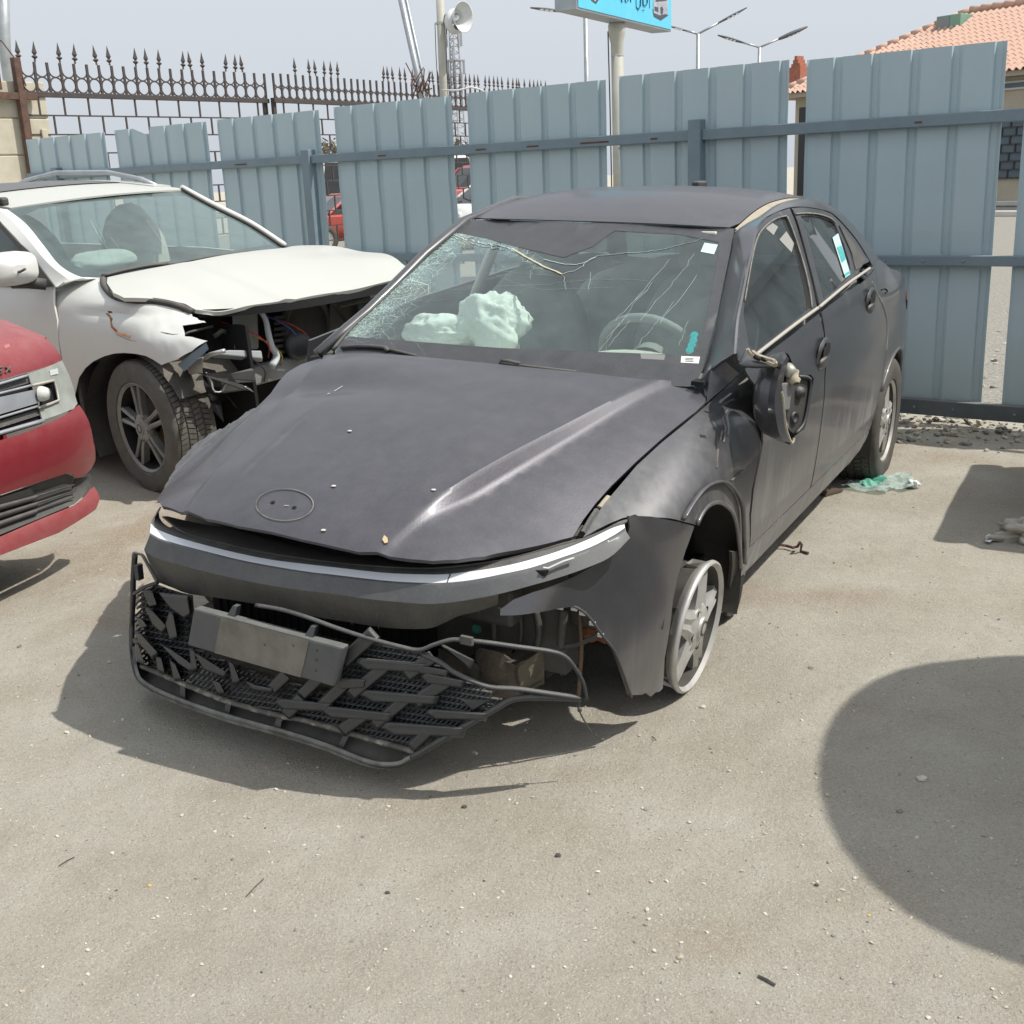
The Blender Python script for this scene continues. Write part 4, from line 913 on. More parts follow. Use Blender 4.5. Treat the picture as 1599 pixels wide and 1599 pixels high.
# torn lower grille, hanging
grille = mesh_obj('lower_grille', G().tube([S_GR.hit(x, y) for x, y in spline([(211, 864), (208, 911), (208, 928), (206, 980), (206, 1010), (211, 1045), (224, 1066), (275, 1091), (350, 1117), (425, 1138), (498, 1160), (574, 1189), (600, 1195), (618, 1194), (632, 1189), (658, 1174), (705, 1146), (760, 1114), (780, 1103), (797, 1093), (822, 1089), (860, 1089), (907, 1091)], 120)], .0085, 7), M_GRILLE, sedan, smooth=True)
def gtube(nm, pts, r, off=0.0, n=50, mat=None, flat=.7): return mesh_obj(nm, G().tube([S_GR.hit(x, y, off) for x, y in spline(pts, n)], r, 7, flat=flat), mat or M_GRILLE, grille, smooth=True)
gtube('upper_trim_strip', [(211, 926), (228, 916), (245, 910)], .008)
gtube('upper_trim_strip', [(400, 945), (440, 952), (480, 964), (527, 981), (574, 996), (626, 1010), (655, 1015), (677, 1007), (705, 999), (729, 1000), (760, 1003), (810, 1010), (860, 1017), (882, 1025), (897, 1042), (910, 1065), (916, 1092)], .0075, .01, 90)
gtube('loop_strip', [(660, 1021), (690, 1036), (710, 1050), (740, 1064), (768, 1073), (810, 1076), (860, 1083), (907, 1090)], .0085, .005)
gtube('inner_lip', [(213, 1036), (281, 1065), (356, 1095), (434, 1117), (480, 1126), (574, 1153), (649, 1174)], .010, -.01, 60, mat_('scraped_lip', (.022, .025, .03), .6, col2=(.36, .33, .30), nscale=26, n_lo=.50, n_hi=.68, dust=.4, dust_side=.1))
# lower tray between the two lips
loft('lip_tray', sedan, [([(213, 1038), (281, 1067), (356, 1098), (434, 1120), (480, 1129), (574, 1157), (645, 1176)], S_GR, -.05), ([(211, 1050), (224, 1068), (275, 1093), (350, 1119), (425, 1140), (498, 1162), (574, 1191), (618, 1193)], S_GR, -.006)], M_GRBACK, n=50, sub=2, thick=.004).parent = grille
loft('lip_blade', sedan, [([(206, 1010), (211, 1046), (224, 1067), (275, 1092), (350, 1118), (425, 1139), (498, 1161), (574, 1190), (618, 1194), (640, 1184)], S_GR, .012), ([(207, 1018), (212, 1053), (226, 1074), (275, 1099), (350, 1126), (425, 1147), (498, 1169), (574, 1197), (618, 1199), (642, 1190)], S_GR, .0)], mat_('scraped_blade', (.03, .034, .037), .6, col2=(.22, .25, .26), nscale=20, dust=.5, dust_side=.2), n=70, sub=2, thick=.008).parent = grille
for x0, y0, x1, y1 in ((281, 1066, 281, 1090), (353, 1096, 349, 1116), (436, 1118, 424, 1136), (538, 1144, 526, 1168), (432, 1117, 430, 1134)):
    mesh_obj('lip_rib', G().hexa([S_GR.hit(x0, y0, -.012), S_GR.hit(x0 + 8, y0 + 3, -.012), S_GR.hit(x1 + 8, y1 + 3, -.004), S_GR.hit(x1, y1, -.004)], [S_GR.hit(x0, y0, -.06), S_GR.hit(x0 + 8, y0 + 3, -.06), S_GR.hit(x1 + 8, y1 + 3, -.04), S_GR.hit(x1, y1, -.04)]), M_GRILLE, grille)
def slat(px, off0=.004, dep=.035, mat=None):                          # a faceted wedge: outline in pixels
    c = (sum(p[0] for p in px) / len(px), sum(p[1] for p in px) / len(px))
    top = [S_GR.hit(x + (c[0] - x) * .12, y + (c[1] - y) * .18, off0 + .010) for x, y in px]; mid = [S_GR.hit(x, y, off0 - .002) for x, y in px]; lo_ = [S_GR.hit(x, y, off0 - dep) for x, y in px]
    n = len(px); g = G().add(top + mid + lo_, [tuple(range(n))] + [(i, (i + 1) % n, n + (i + 1) % n, n + i) for i in range(n)] + [(n + i, n + (i + 1) % n, 2 * n + (i + 1) % n, 2 * n + i) for i in range(n)])
    bm = bmesh.new(); me = bpy.data.meshes.new('t'); me.from_pydata([tuple(v) for v in g.v], [], g.f); bm.from_mesh(me); bmesh.ops.recalc_face_normals(bm, faces=bm.faces)
    g2 = G(); bm.verts.index_update(); g2.add([v.co.copy() for v in bm.verts], [tuple(v.index for v in f.verts) for f in bm.faces]); bm.free(); bpy.data.meshes.remove(me)
    return mesh_obj('slat', g2, mat or M_GRILLE, grille, bevel=.004)
def qslat(x0, y0, x1, y1, w_, taper=.8):
    w_ += 5; ex, ey = (x1 - x0) * .07, (y1 - y0) * .07; x0, y0, x1, y1 = x0 - ex, y0 - ey, x1 + ex, y1 + ey                            # arrow-ended bar along a line, w_ px tall
    dx, dy = x1 - x0, y1 - y0; L = math.hypot(dx, dy); nx, ny = -dy / L * w_, dx / L * w_
    if ny < 0: nx, ny = -nx, -ny
    slat([(x0, y0), (x1, y1), (x1 - dx * .03 + nx * taper, y1 - dy * .03 + ny * taper), (x0 + dx * .10 + nx, y0 + dy * .10 + ny), (x0 - dx * .06 + nx * .5, y0 - dy * .06 + ny * .5)])
for a in ((568, 1027, 664, 1036, 14), (530, 1058, 570, 1060, 14), (576, 1077, 680, 1086, 14), (676, 1107, 758, 1113, 11), (514, 1102, 610, 1113, 14), (609, 1127, 722, 1135, 16), (666, 1050, 724, 1062, 12), (440, 1090, 515, 1098, 13), (655, 1038, 700, 1046, 9)): qslat(*a)
def dslat(x0, y0, x1, y1, w_):
    w_ += 8; ex, ey = (x1 - x0) * .14, (y1 - y0) * .14; x0, y0, x1, y1 = x0 - ex, y0 - ey, x1 + ex, y1 + ey
    dx, dy = x1 - x0, y1 - y0; L = math.hypot(dx, dy); nx, ny = dy / L * w_, -dx / L * w_
    slat([(x0, y0), (x0 - nx, y0 - ny), (x1 - nx * .9, y1 - ny * .9), (x1, y1)], .0)
for a in ((588, 1001, 545, 1040, 16), (604, 1050, 558, 1090, 13), (678, 1037, 643, 1062, 14), (640, 1098, 594, 1137, 11), (704, 1072, 658, 1104, 15), (541, 1078, 508, 1110, 12), (572, 1126, 542, 1148, 14), (520, 1050, 480, 1090, 12), (452, 1062, 432, 1082, 12), (672, 1150, 650, 1172, 10), (477, 1100, 455, 1122, 14)): dslat(*a)
for px in ([(247, 925), (294, 930), (299, 960), (288, 967), (266, 950)], [(226, 948), (236, 950), (262, 980), (254, 990), (238, 976)], [(264, 955), (271, 957), (278, 997), (266, 1001), (258, 975)], [(209, 983), (218, 986), (249, 1022), (238, 1030), (216, 1004)], [(248, 1002), (268, 1014), (309, 1044), (298, 1050), (278, 1036)], [(211, 962), (222, 966), (231, 979), (220, 982)], [(222, 920), (238, 922), (246, 946), (234, 948)], [(296, 1012), (304, 1015), (309, 1046), (298, 1050)], [(300, 1016), (310, 1021), (357, 1052), (352, 1060), (318, 1046)], [(356, 1030), (364, 1034), (376, 1066), (363, 1070)], [(380, 1061), (400, 1070), (428, 1075), (426, 1082), (396, 1078)], [(264, 1028), (274, 1036), (284, 1062), (272, 1064)], [(330, 1060), (344, 1066), (352, 1084), (340, 1084)], [(243, 1024), (252, 1026), (258, 1052), (246, 1048)], [(210, 1000), (216, 1004), (226, 1038), (214, 1034)]): slat(px)
panel('grille_back', sedan, S_GR, [(560, 992), (626, 1012), (660, 1020), (700, 1042), (760, 1072), (716, 1100), (770, 1104), (705, 1143), (650, 1171), (574, 1150), (555, 1146), (590, 1112), (560, 1100), (600, 1060), (548, 1045)], M_GRBACK, res=.03, off=-.030, thick=.003).parent = grille
panel('grille_back', sedan, S_GR, [(212, 928), (245, 913), (300, 930), (302, 960), (292, 1010), (312, 1048), (282, 1062), (213, 1034), (209, 980)], M_GRBACK, res=.03, off=-.032, thick=.003).parent = grille
panel('grille_back', sedan, S_GR, [(500, 1085), (560, 1098), (600, 1112), (560, 1146), (480, 1124), (440, 1114), (470, 1095)], M_DARK, res=.03, off=-.05, thick=.003).parent = grille
GP = [(212, 930), (245, 914), (300, 932), (300, 1010), (360, 1034), (440, 1062), (520, 1080), (536, 1040), (560, 994), (626, 1013), (660, 1022), (700, 1044), (760, 1074), (790, 1096), (705, 1143), (650, 1171), (574, 1150), (480, 1123), (356, 1093), (281, 1062), (213, 1034), (208, 980)]
lat = G()
for k_ in range(-30, 90):                                             # fine moulded ribs behind the slats, two directions
    for dx_, dy_ in ((1.0, .16), (-.72, .70)):
        p_ = (200 + k_ * 9 * (0 if dx_ > 0 else 1), 900 + k_ * 9 * (1 if dx_ > 0 else 0)); run = []
        for s_ in range(0, 640, 8):
            q_ = (p_[0] + dx_ * s_ + (300 if dx_ < 0 else 0), p_[1] + dy_ * s_)
            if inside(q_, GP): run.append(S_GR.hit(q_[0], q_[1], -.022))
            else:
                if len(run) > 1: lat.tube(run, .0036, 4, cap=False)
                run = []
        if len(run) > 1: lat.tube(run, .0036, 4, cap=False)
tag(mesh_obj('grille_mesh', lat, M_GRILLE, grille), kind='stuff')
slat([(688, 1008), (692, 1006), (741, 1031), (734, 1046), (730, 1044), (736, 1033)], -.01, .01)
slat([(720, 1093), (766, 1092), (738, 1112), (735, 1110), (757, 1096), (722, 1096)], -.01, .01)
mesh_obj('clip', G().box(S_GR.hit(729, 1000, .016), (.010, .032, .020)), M_GRBACK, grille)
mesh_obj('side_clip', G().box(S_GR.hit(217, 893), (.02, .014, .045)), M_GRILLE, grille)
gtube('side_strut', [(211, 864), (222, 867), (232, 884), (245, 908)], .005)
# number-plate holder
def plq(off): return [S_GR.hit(x, y, off) for x, y in ((302, 950), (536, 1012), (523, 1078), (292, 1008))]
P4 = plq(.05); nrm = (P4[1] - P4[0]).cross(P4[3] - P4[0]).normalized(); nrm = nrm if nrm.dot(CF.cam - P4[0]) > 0 else -nrm
P4[2] = P4[1] + (P4[3] - P4[0])
plate = mesh_obj('plate_holder', G().hexa(P4, [p - nrm * .028 for p in P4]), mat_('plate_holder_plastic', (.050, .058, .066), .55, dust=.5, dust_side=.14, dcol=(.24, .235, .21)), sedan, bevel=.006)
def pq(u, v, d=0.0): return P4[0].lerp(P4[1], u).lerp(P4[3].lerp(P4[2], u), v) + nrm * d
mesh_obj('plate_dust', G().add([pq(.20, .02, .0015), pq(.79, .02, .0015), pq(.79, .98, .0015), pq(.20, .98, .0015)], [(0, 1, 2, 3)]), mat_('plate_dust', (.20, .19, .165), .9, col2=(.13, .125, .105), nscale=13), plate)
for u, v in ((.85, .22), (.86, .45), (.87, .72), (.70, .25), (.52, .42)): mesh_obj('screw', G().lathe([(.0001, .002), (.0028, .0015), (.003, 0)], pq(u, v, .001), nrm, 8), M_GRBACK, plate)
for u in (.22, .74): mesh_obj('clip', G().hexa([pq(u, 0, -.01), pq(u + .05, 0, -.01), pq(u + .04, -.22, -.02), pq(u + .01, -.22, -.02)], [pq(u, 0, -.03), pq(u + .05, 0, -.03), pq(u + .04, -.22, -.035), pq(u + .01, -.22, -.035)]), M_GRILLE, plate)
# what shows behind the opening
rad = mesh_obj('radiator_support', G().box((.33, 0, .42), (.08, 1.30, .36)), M_GRBACK, sedan)
mesh_obj('radiator_core', G().box((.385, -.15, .32), (.03, .80, .30)), M_DARK, rad)
for k in range(26): mesh_obj('radiator_fin', G().box((.403, -.52 + k * .03, .28), (.006, .006, .22)), M_DARK, rad)
mesh_obj('crash_beam', G().box((.50, 0, .47), (.07, 1.15, .10)), M_TRIM, sedan, bevel=.01)
gg = G()
rr_ = [[CF.plane(x, y, 0, .36 + .015 * mnoise.noise(Vector((x * .05, y * .05, 0)))) for x in range(690, 856, 8)] for y in range(1012, 1072, 8)]
mesh_obj('muddy_reservoir', G().grid(rr_), M_DIRT, sedan, smooth=True, solid=.09)
for pts, r, m in (([(812, 952), (814, 985), (812, 1005)], .006, M_TRIM), ([(836, 952), (842, 985), (838, 1010)], .010, M_TRIM), ([(880, 952), (876, 1010)], .012, M_GRBACK), ([(905, 950), (908, 1010), (906, 1045), (903, 1090)], .006, M_STEELD), ([(877, 1011), (905, 1005), (936, 990)], .007, M_TRIM), ([(770, 955), (772, 1000)], .008, M_GRBACK)):
    mesh_obj('hose', G().tube([CF.plane(x, y, 0, .40) for x, y in spline(pts, 10)], r, 6), m, sedan, smooth=True)
mesh_obj('tie_rod_boot', G().lathe([(.02, 0), (.03, .02), (.022, .04), (.03, .06), (.02, .08)], CF.plane(913, 985, 0, .30), (0, 1, .1), 10), mat_('boot_rust', (.20, .08, .04), .9), sedan)
mesh_obj('headlamp_back', G().box((.30, .62, .50), (.10, .22, .26)), M_TRIM, sedan, bevel=.02)
mesh_obj('plastic_tab', G().lathe([(.0001, 0), (.014, 0), (.014, .004)], CF.plane(745, 982, 0, .44), (1, 0, 0), 12), mat_('tab_green', (.03, .16, .12), .6), sedan)
mesh_obj('hanging_wire', G().tube([S_GR.hit(x, y, -.01) for x, y in spline([(905, 1090), (904, 1105), (907, 1115), (915, 1130), (925, 1145)], 14)], .0022, 5).lathe([(.001, -.008), (.006, -.004), (.006, .004), (.001, .008)], S_GR.hit(905, 1108, -.01), (0, 0, 1), 6), M_TRIM, grille)
mesh_obj('added_shade_tray', G().box((.42, -.06, .205), (.52, 1.10, .012)), M_DIRT, sedan)  # added sheet that blocks sun, so the nose shadow has no lit gap
under = mesh_obj('underbody', G().box((-1.75, 0, .27), (3.5, 1.46, .10)), M_DARK, sedan)
mesh_obj('front_subframe', G().box((.05, 0, .30), (.55, 1.05, .10)), M_STEELD, sedan)
mesh_obj('engine', G().box((-.15, -.05, .52), (.60, 1.05, .38)), M_DARK, sedan)
mesh_obj('firewall', G().box((-.50, 0, .60), (.04, 1.40, .58)), M_DARK, sedan)

# doors, quarter panel, glazing (driver's side)
def PX(*l): return list(l)
fdoor_par = px_par(S_SIDE, [(1163, 577), (1180, 563), (1194, 556), (1240, 521), (1279, 490)]) + [(-1.335, .93), (-1.35, .80), (-1.355, .60), (-1.35, .40), (-1.345, .345), (-.95, .345), (-.575, .345)] + px_par(S_SIDE, [(1173, 804), (1177, 765), (1184, 731), (1192, 690), (1192, 640), (1183, 606), (1172, 592)])
fdoor = panel('front_door', sedan, S_SIDE, None, M_PAINT, res=.03, par=fdoor_par)
rdoor_par = px_par(S_SIDE, [(1283, 488), (1320, 456), (1366, 420)]) + px_par(S_SIDE, [(1372, 462), (1380, 478), (1385, 500), (1386, 520), (1384, 544)]) + [(-2.52, .50), (-2.47, .42), (-2.44, .345), (-1.9, .345), (-1.36, .345), (-1.365, .40), (-1.37, .60), (-1.365, .80), (-1.35, .93)]
rdoor = panel('rear_door', sedan, S_SIDE, None, M_PAINT, res=.03, par=rdoor_par)
sill = panel('sill', sedan, S_SIDE, None, M_PAINT, res=.03, par=[(-.56, .338), (-1.3, .338), (-2.0, .338), (-2.43, .338), (-2.42, .30), (-2.35, .262), (-2.2, .245), (-1.5, .235), (-.8, .225), (-.56, .225)])
fpar = px_par(S_SIDE, [(1372, 462), (1380, 478), (1385, 500), (1386, 520), (1384, 544)])
ac = [(-2.83 + .36 * math.cos(a), .30 + .36 * math.sin(a)) for a in np.linspace(math.radians(35), math.radians(185), 22)]
q0 = (S_SIDE.par(S_SIDE.hit(1366, 420)))
quarter = panel('rear_quarter', sedan, S_SIDE, None, M_PAINT, res=.035, par=[(p[0] - .006, p[1]) for p in fpar] + [(-2.53, .508)] + ac[1:] + [(-3.22, .27), (-3.45, .27), (-3.66, .30), (-3.70, .5), (-3.68, .62), (-3.60, .72), (-3.50, .80), (-3.36, .885), (-3.2, .955), (-3.02, 1.0), (-2.83, 1.033), (-2.65, 1.062), (q0[0] - .006, q0[1])])
mesh_obj('arch_lip', G().tube([S_SIDE.lift(a, b, .002) for a, b in ac], .009, 6), M_PAINT, quarter, smooth=True)
panel('pillar_base', sedan, S_SIDE, [(1346, 398), (1362, 396), (1378, 408), (1392, 421), (1376, 436), (1352, 430)], M_PAINT, res=.03, off=-.02, thick=.004)
sp_ = spline([(1362, 440), (1372, 462), (1380, 478), (1385, 500), (1386, 522), (1384, 546)], 30)
mesh_obj('bare_door_edge', G().tube([S_SIDE.hit(x, y, .001) for x, y in sp_], .0028, 5), M_SCR, rdoor)
panel('tail_lamp', sedan, S_SIDE, None, M_RED, par=[(-3.12, .86), (-3.3, .90), (-3.6, .90), (-3.6, .80), (-3.3, .79)], off=.004, res=.05, thick=.004)
mesh_obj('fuel_flap_dent', G().tube([S_SIDE.hit(x, y, .001) for x, y in spline([(1376, 453), (1382, 451), (1386, 455), (1382, 458)], 12)], .0035, 5), M_DARK, quarter)
gw = panel('window_glass', sedan, S_SIDE, [(1180, 552), (1168, 540), (1160, 490), (1162, 466), (1168, 436), (1178, 388), (1186, 366), (1200, 350), (1214, 341), (1228, 337.6), (1234, 352), (1244, 380), (1256, 420), (1264, 456), (1267, 481), (1240, 504), (1210, 528)], M_SIDEGLASS, off=-.012, thick=.0, res=.06); gw.parent = fdoor
gr_ = panel('window_glass', sedan, S_SIDE, [(1248, 336), (1264, 335), (1280, 337), (1300, 344), (1306, 352), (1318, 380), (1328, 412), (1330, 430), (1284, 470), (1272, 420), (1258, 364)], M_SIDEGLASS, off=-.012, thick=.0, res=.06); gr_.parent = rdoor
panel('door_frame', sedan, S_SIDE, [(1146, 552), (1150, 500), (1158, 460), (1166, 420), (1173, 392), (1181, 361), (1193, 343), (1210, 333), (1233, 325), (1240, 340), (1252, 378), (1266, 430), (1277, 480), (1240, 511), (1194, 547), (1172, 562), (1158, 570)], M_PAINT, res=.02, off=-.004, thick=.012,
      holes_px=[[(1181, 550), (1169, 539), (1161, 490), (1163, 466), (1169, 436), (1179, 388), (1187, 366), (1201, 350.5), (1214, 342), (1227, 338.6), (1233, 352), (1243, 380), (1255, 420), (1263, 456), (1266, 480), (1240, 502), (1210, 526)]]).parent = fdoor
panel('door_frame', sedan, S_SIDE, [(1236, 325), (1256, 323.5), (1284, 328), (1299, 334), (1317, 351), (1337, 375), (1351, 397), (1360, 414), (1330, 436), (1280, 477), (1269, 430), (1255, 378), (1243, 340)], M_PAINT, res=.02, off=-.004, thick=.012,
      holes_px=[[(1250, 337.5), (1264, 336), (1280, 338), (1299, 345), (1305, 352), (1317, 380), (1327, 412), (1329, 428), (1286, 467), (1274, 420), (1260, 364)]]).parent = rdoor
panel('quarter_insert', sedan, S_SIDE, [(1311, 352), (1332, 377), (1350, 404), (1346, 416), (1337, 421), (1330, 394), (1320, 371)], M_TRIM, res=.03, off=.001, thick=.004).parent = rdoor
M_SEAL = mat_('dusty_seal', (.16, .15, .13), .85, col2=(.30, .28, .235), nscale=30)
def sstrip(nm, par_, px, r, mat, off=.006, n=30, flat=1.0): return mesh_obj(nm, G().tube([S_SIDE.hit(x, y, off) for x, y in spline(px, n)], r, 6, flat=flat), mat, par_, smooth=True)
sstrip('belt_moulding', fdoor, [(1182, 553), (1240, 508), (1277, 481)], .0065, M_CHROME, .004)
sstrip('belt_moulding', rdoor, [(1279, 480), (1320, 446), (1358, 419)], .0065, M_CHROME, .004)
sstrip('window_seal', fdoor, [(1229, 338), (1235, 352), (1245, 380), (1257, 420), (1265, 456), (1268, 481)], .0035, M_SEAL, .0)
sstrip('window_seal', fdoor, [(1163, 470), (1168, 440), (1177, 392), (1185, 366), (1200, 349), (1214, 340.5), (1228, 337)], .0026, M_SEAL, .0)
sstrip('window_seal', rdoor, [(1242, 334), (1262, 333), (1280, 335), (1297, 341), (1305, 348)], .0035, M_SEAL, .001)
sstrip('door_rubber', rdoor, [(1237, 328), (1246, 352), (1256, 388), (1268, 434), (1277, 477)], .004, M_DARK, -.002)
# window stickers
def spatch(nm, par_, px, mat, off): return mesh_obj(nm, G().add([S_SIDE.hit(x, y, off) for x, y in px], [tuple(range(len(px)))]), mat, par_)
spatch('sticker', gr_, [(1300, 371), (1309, 364), (1328, 428), (1320, 434)], M_STICKL, -.008)
spatch('sticker_print', gr_, [(1307, 386), (1314, 383), (1321, 404), (1315, 410)], M_STICKT, -.0065)
spatch('sticker_print', gr_, [(1318, 428), (1328, 422), (1329, 425), (1320, 432)], M_STICKT, -.0064)
spatch('sticker', gw, [(1195, 356), (1205, 347), (1215, 354), (1208, 367)], mat_('sticker_tinted', (.30, .30, .28), .7), -.0105)
spatch('sticker', gw, [(1217, 374), (1228, 361), (1240, 380), (1236, 394)], bpy.data.materials['sticker_tinted'], -.0105)
# door-handle cups with the handles torn off
def cup(par_, px, py, s, off=0.0):
    c = S_SIDE.hit(px, py, .0); ax = Vector((-.1, 1, -.12)).normalized(); t1 = Vector((1, .06, .12)).normalized()
    g = G(); up_ = t1.cross(ax).normalized(); n = 22; rows = []
    for r, h in ((1.16, -.004), (1.06, .008), (.92, .006), (.78, -.012), (.5, -.032), (.02, -.04)):
        rows.append([c + (t1 * math.cos(a) * .062 + up_ * math.sin(a) * .036) * (r * s) + ax * h for a in np.linspace(0, 2 * math.pi, n + 1)[:-1]])
    h_ = mesh_obj('handle_cup', g.grid(rows, True), M_PAINT, par_, smooth=True)
    rows = [[c + (t1 * math.cos(a) * .040 + up_ * (math.sin(a) * .020 + .010)) * (r * s) + ax * hh for a in np.linspace(0, 2 * math.pi, n + 1)[:-1]] for r, hh in ((1, .0085), (.01, .0075))]
    mesh_obj('cup_hollow', G().grid(rows, True), M_DARK, h_)
    rows = [[c + (t1 * math.cos(a) * .052 + up_ * (math.sin(a) * .016 - .020)) * (r * s) + ax * hh for a in np.linspace(0, 2 * math.pi, n + 1)[:-1]] for r, hh in ((1.05, .006), (.9, .013), (.6, .018), (.02, .020))]
    mesh_obj('cup_lip', G().grid(rows, True), mat_('worn_handle', (.11, .115, .12), .3, metal=.5, dust=.3, dust_side=.1) if 'worn_handle' not in bpy.data.materials else bpy.data.materials['worn_handle'], h_, smooth=True)
cup(fdoor, 1286, 553, 1.5); cup(rdoor, 1359, 471, 1.45)

# roof, its bare joint strip, pillars, side rail
rx = lambda y: -1.112 - .12 * (abs(y) / .56) ** 2
par_roof = px_par(S_ROOF, spline([(722, 341.5), (760, 341), (860, 343.5), (960, 346.5), (1060, 350.5), (1139, 355)], 24)) + [(x, .545) for x in np.linspace(-1.3, -2.65, 20)] + [(-2.7 + .03 * math.cos(y * 3), y) for y in np.linspace(.5, -.5, 12)] + [(x, -.57) for x in np.linspace(-2.65, -1.3, 18)]
roof = panel('roof', sedan, S_ROOF, None, M_HOODP, res=.045, par=par_roof, thick=.004)
strip_l = [(x, .547) for x in np.linspace(-1.235, -2.6, 40)]; strip_r = [(x, .580) for x in np.linspace(-1.245, -2.6, 40)]
mesh_obj('roof_joint_strip', G().grid([[S_ROOF.lift(a, b, -.003) for a, b in strip_l], [S_ROOF.lift(a, b, -.003) for a, b in strip_r]]), M_TAN, roof)
rowA = [S_WS.hit(x, y, .004) for x, y in ((1093, 594), (1105, 565), (1118, 515), (1130, 450), (1142, 392), (1150, 360))]
rowA += [S_ROOF.lift(x, .582, .002) for x in (-1.40, -1.6, -1.8, -2.0, -2.2, -2.4, -2.6)]
yv = [(1320, 346, .64), (1344, 370, .665), (1360, 390, .685), (1372, 405, .70)]
rowA = rowA[:12] + [CF.plane(x, y, 1, v) for x, y, v in yv]
rowC = [S_SIDE.hit(x, y, .0) for x, y in ((1146, 552), (1150, 500), (1158, 460), (1166, 420), (1173, 392), (1180, 360), (1192, 342), (1210, 332), (1232, 324), (1256, 322.6), (1284, 327), (1300, 333), (1318, 350), (1338, 374), (1352, 396), (1362, 414))]
A3, C3 = [Vector(p) for p in spline(rowA, 80)], [Vector(p) for p in spline(rowC, 80)]
B3 = [(a.lerp(c, .5) + Vector((0, .010, .016))) for a, c in zip(A3, C3)]
B2_ = [(a.lerp(c, .22) + Vector((0, .004, .011))) for a, c in zip(A3, C3)]; B4_ = [(a.lerp(c, .8) + Vector((0, .007, .008))) for a, c in zip(A3, C3)]
rail = loft3('side_rail', sedan, [A3, B2_, B3, B4_, C3], M_PAINT, 2, .008, True, None, CF.cam)
A_ = [CF.plane(x, y, 1, v) for x, y, v in ((1095, 592, .725), (1098, 603, .73), (1103, 629, .755), (1138, 599, .80), (1154, 583, .83), (1150, 552, .835), (1128, 560, .78), (1110, 575, .745))]
mesh_obj('pillar_foot', G().add(A_, [(0, 1, 7), (7, 1, 2, 3), (7, 3, 6), (6, 3, 4, 5)]), M_PAINT, sedan, solid=.004)
mesh_obj('cowl_clip', G().box(CF.plane(1093, 597, 1, .72), (.05, .04, .012)), M_DARK, sedan)
# C pillar / rear deck / rear glass behind (hidden from the front)
mesh_obj('boot_lid', G().grid([[Vector((x, y, z - .03 * (y / .7) ** 2)) for y in np.linspace(-.66, .64, 9)] for x, z in ((-2.95, 1.03), (-3.2, .965), (-3.4, .90), (-3.55, .80), (-3.64, .62), (-3.64, .35))]), M_PAINT, sedan, smooth=True, solid=.01)
rgp, *_ = emit_free_glass('rear_window_glass', (.35, .40, .38), .2)
mesh_obj('rear_window', G().grid([[Vector((x, y * w_, z - .03 * y * y)) for y in np.linspace(-1, 1, 7)] for x, z, w_ in ((-2.68, 1.365, .54), (-2.85, 1.24, .58), (-2.97, 1.07, .62))]), rgp, sedan, smooth=True)
for s in (-1, 1):
    mesh_obj('rear_pillar', G().grid([[Vector((-2.68, s * .52, 1.33)), Vector((-2.85, s * .56, 1.19)), Vector((-3.0, s * .60, 1.04))], [Vector((-2.45, s * .58, 1.26)), Vector((-2.75, s * .65, 1.12)), Vector((-3.0, s * .68, 1.02))]]), M_PAINT, sedan, smooth=True, solid=.02)
gl_ = [Vector((-.43, -.715, .875)), Vector((-.72, -.68, 1.03)), Vector((-1.0, -.635, 1.17)), Vector((-1.245, -.585, 1.305))]
mesh_obj('a_pillar', G().tube([S_WS.hit(x, y, -.004) for x, y in ((496, 553), (536, 518), (574, 486), (611, 450))] + [gl_[2] + Vector((.0, .01, .02)), gl_[3], Vector((-1.7, -.60, 1.37)), Vector((-2.3, -.60, 1.35)), Vector((-2.8, -.66, 1.2)), Vector((-3.0, -.70, 1.06))], .024, 8, flat=.8), M_PAINT, sedan, smooth=True)
mesh_obj('pillar_seal', G().tube([S_WS.hit(x, y, .004) for x, y in spline([(520, 546), (548, 513), (588, 476), (617, 448), (628, 436)], 20)], .007, 6), M_TRIM, sedan, smooth=True)
# windscreen
WSPX = [(523, 548), (551, 511), (572, 492), (592, 474), (619, 447), (640, 419), (668, 391), (686, 374), (705, 358), (724, 343), (760, 342.5), (860, 345), (960, 348), (1060, 352), (1147, 357), (1141, 391), (1129, 450), (1117, 515), (1104, 563), (1091, 592), (1088, 602), (1030, 600), (955, 594), (880, 586), (778, 576), (668, 565), (574, 559), (525, 560)]
LEFT = np.array(spline(WSPX[:10], 60)); TOPF = np.array(spline([(695, 362), (738, 376), (789, 386), (849, 417)], 40))
def to_px(p):
    w_ = CF.m @ p; v = AX.transposed() @ (w_ - CAM); return v.x / v.z * FPX + CXY, v.y / v.z * FPX + CXY
ws = panel('windscreen', sedan, S_WS, WSPX, M_WIND, res=.022, thick=0)
def set_shatter(o, fn):
    at = o.data.attributes.new('shatter', 'FLOAT', 'POINT')
    at.data.foreach_set('value', [fn(*to_px(v.co)) for v in o.data.vertices])
def shat(x, y):
    d = np.min(np.hypot(LEFT[:, 0] - x, LEFT[:, 1] - y)); d2 = np.min(np.hypot(TOPF[:, 0] - x, TOPF[:, 1] - y))
    return max(0., 1.15 - d / 62, .85 - d2 / 30, .40 - d / 300)
set_shatter(ws, shat)
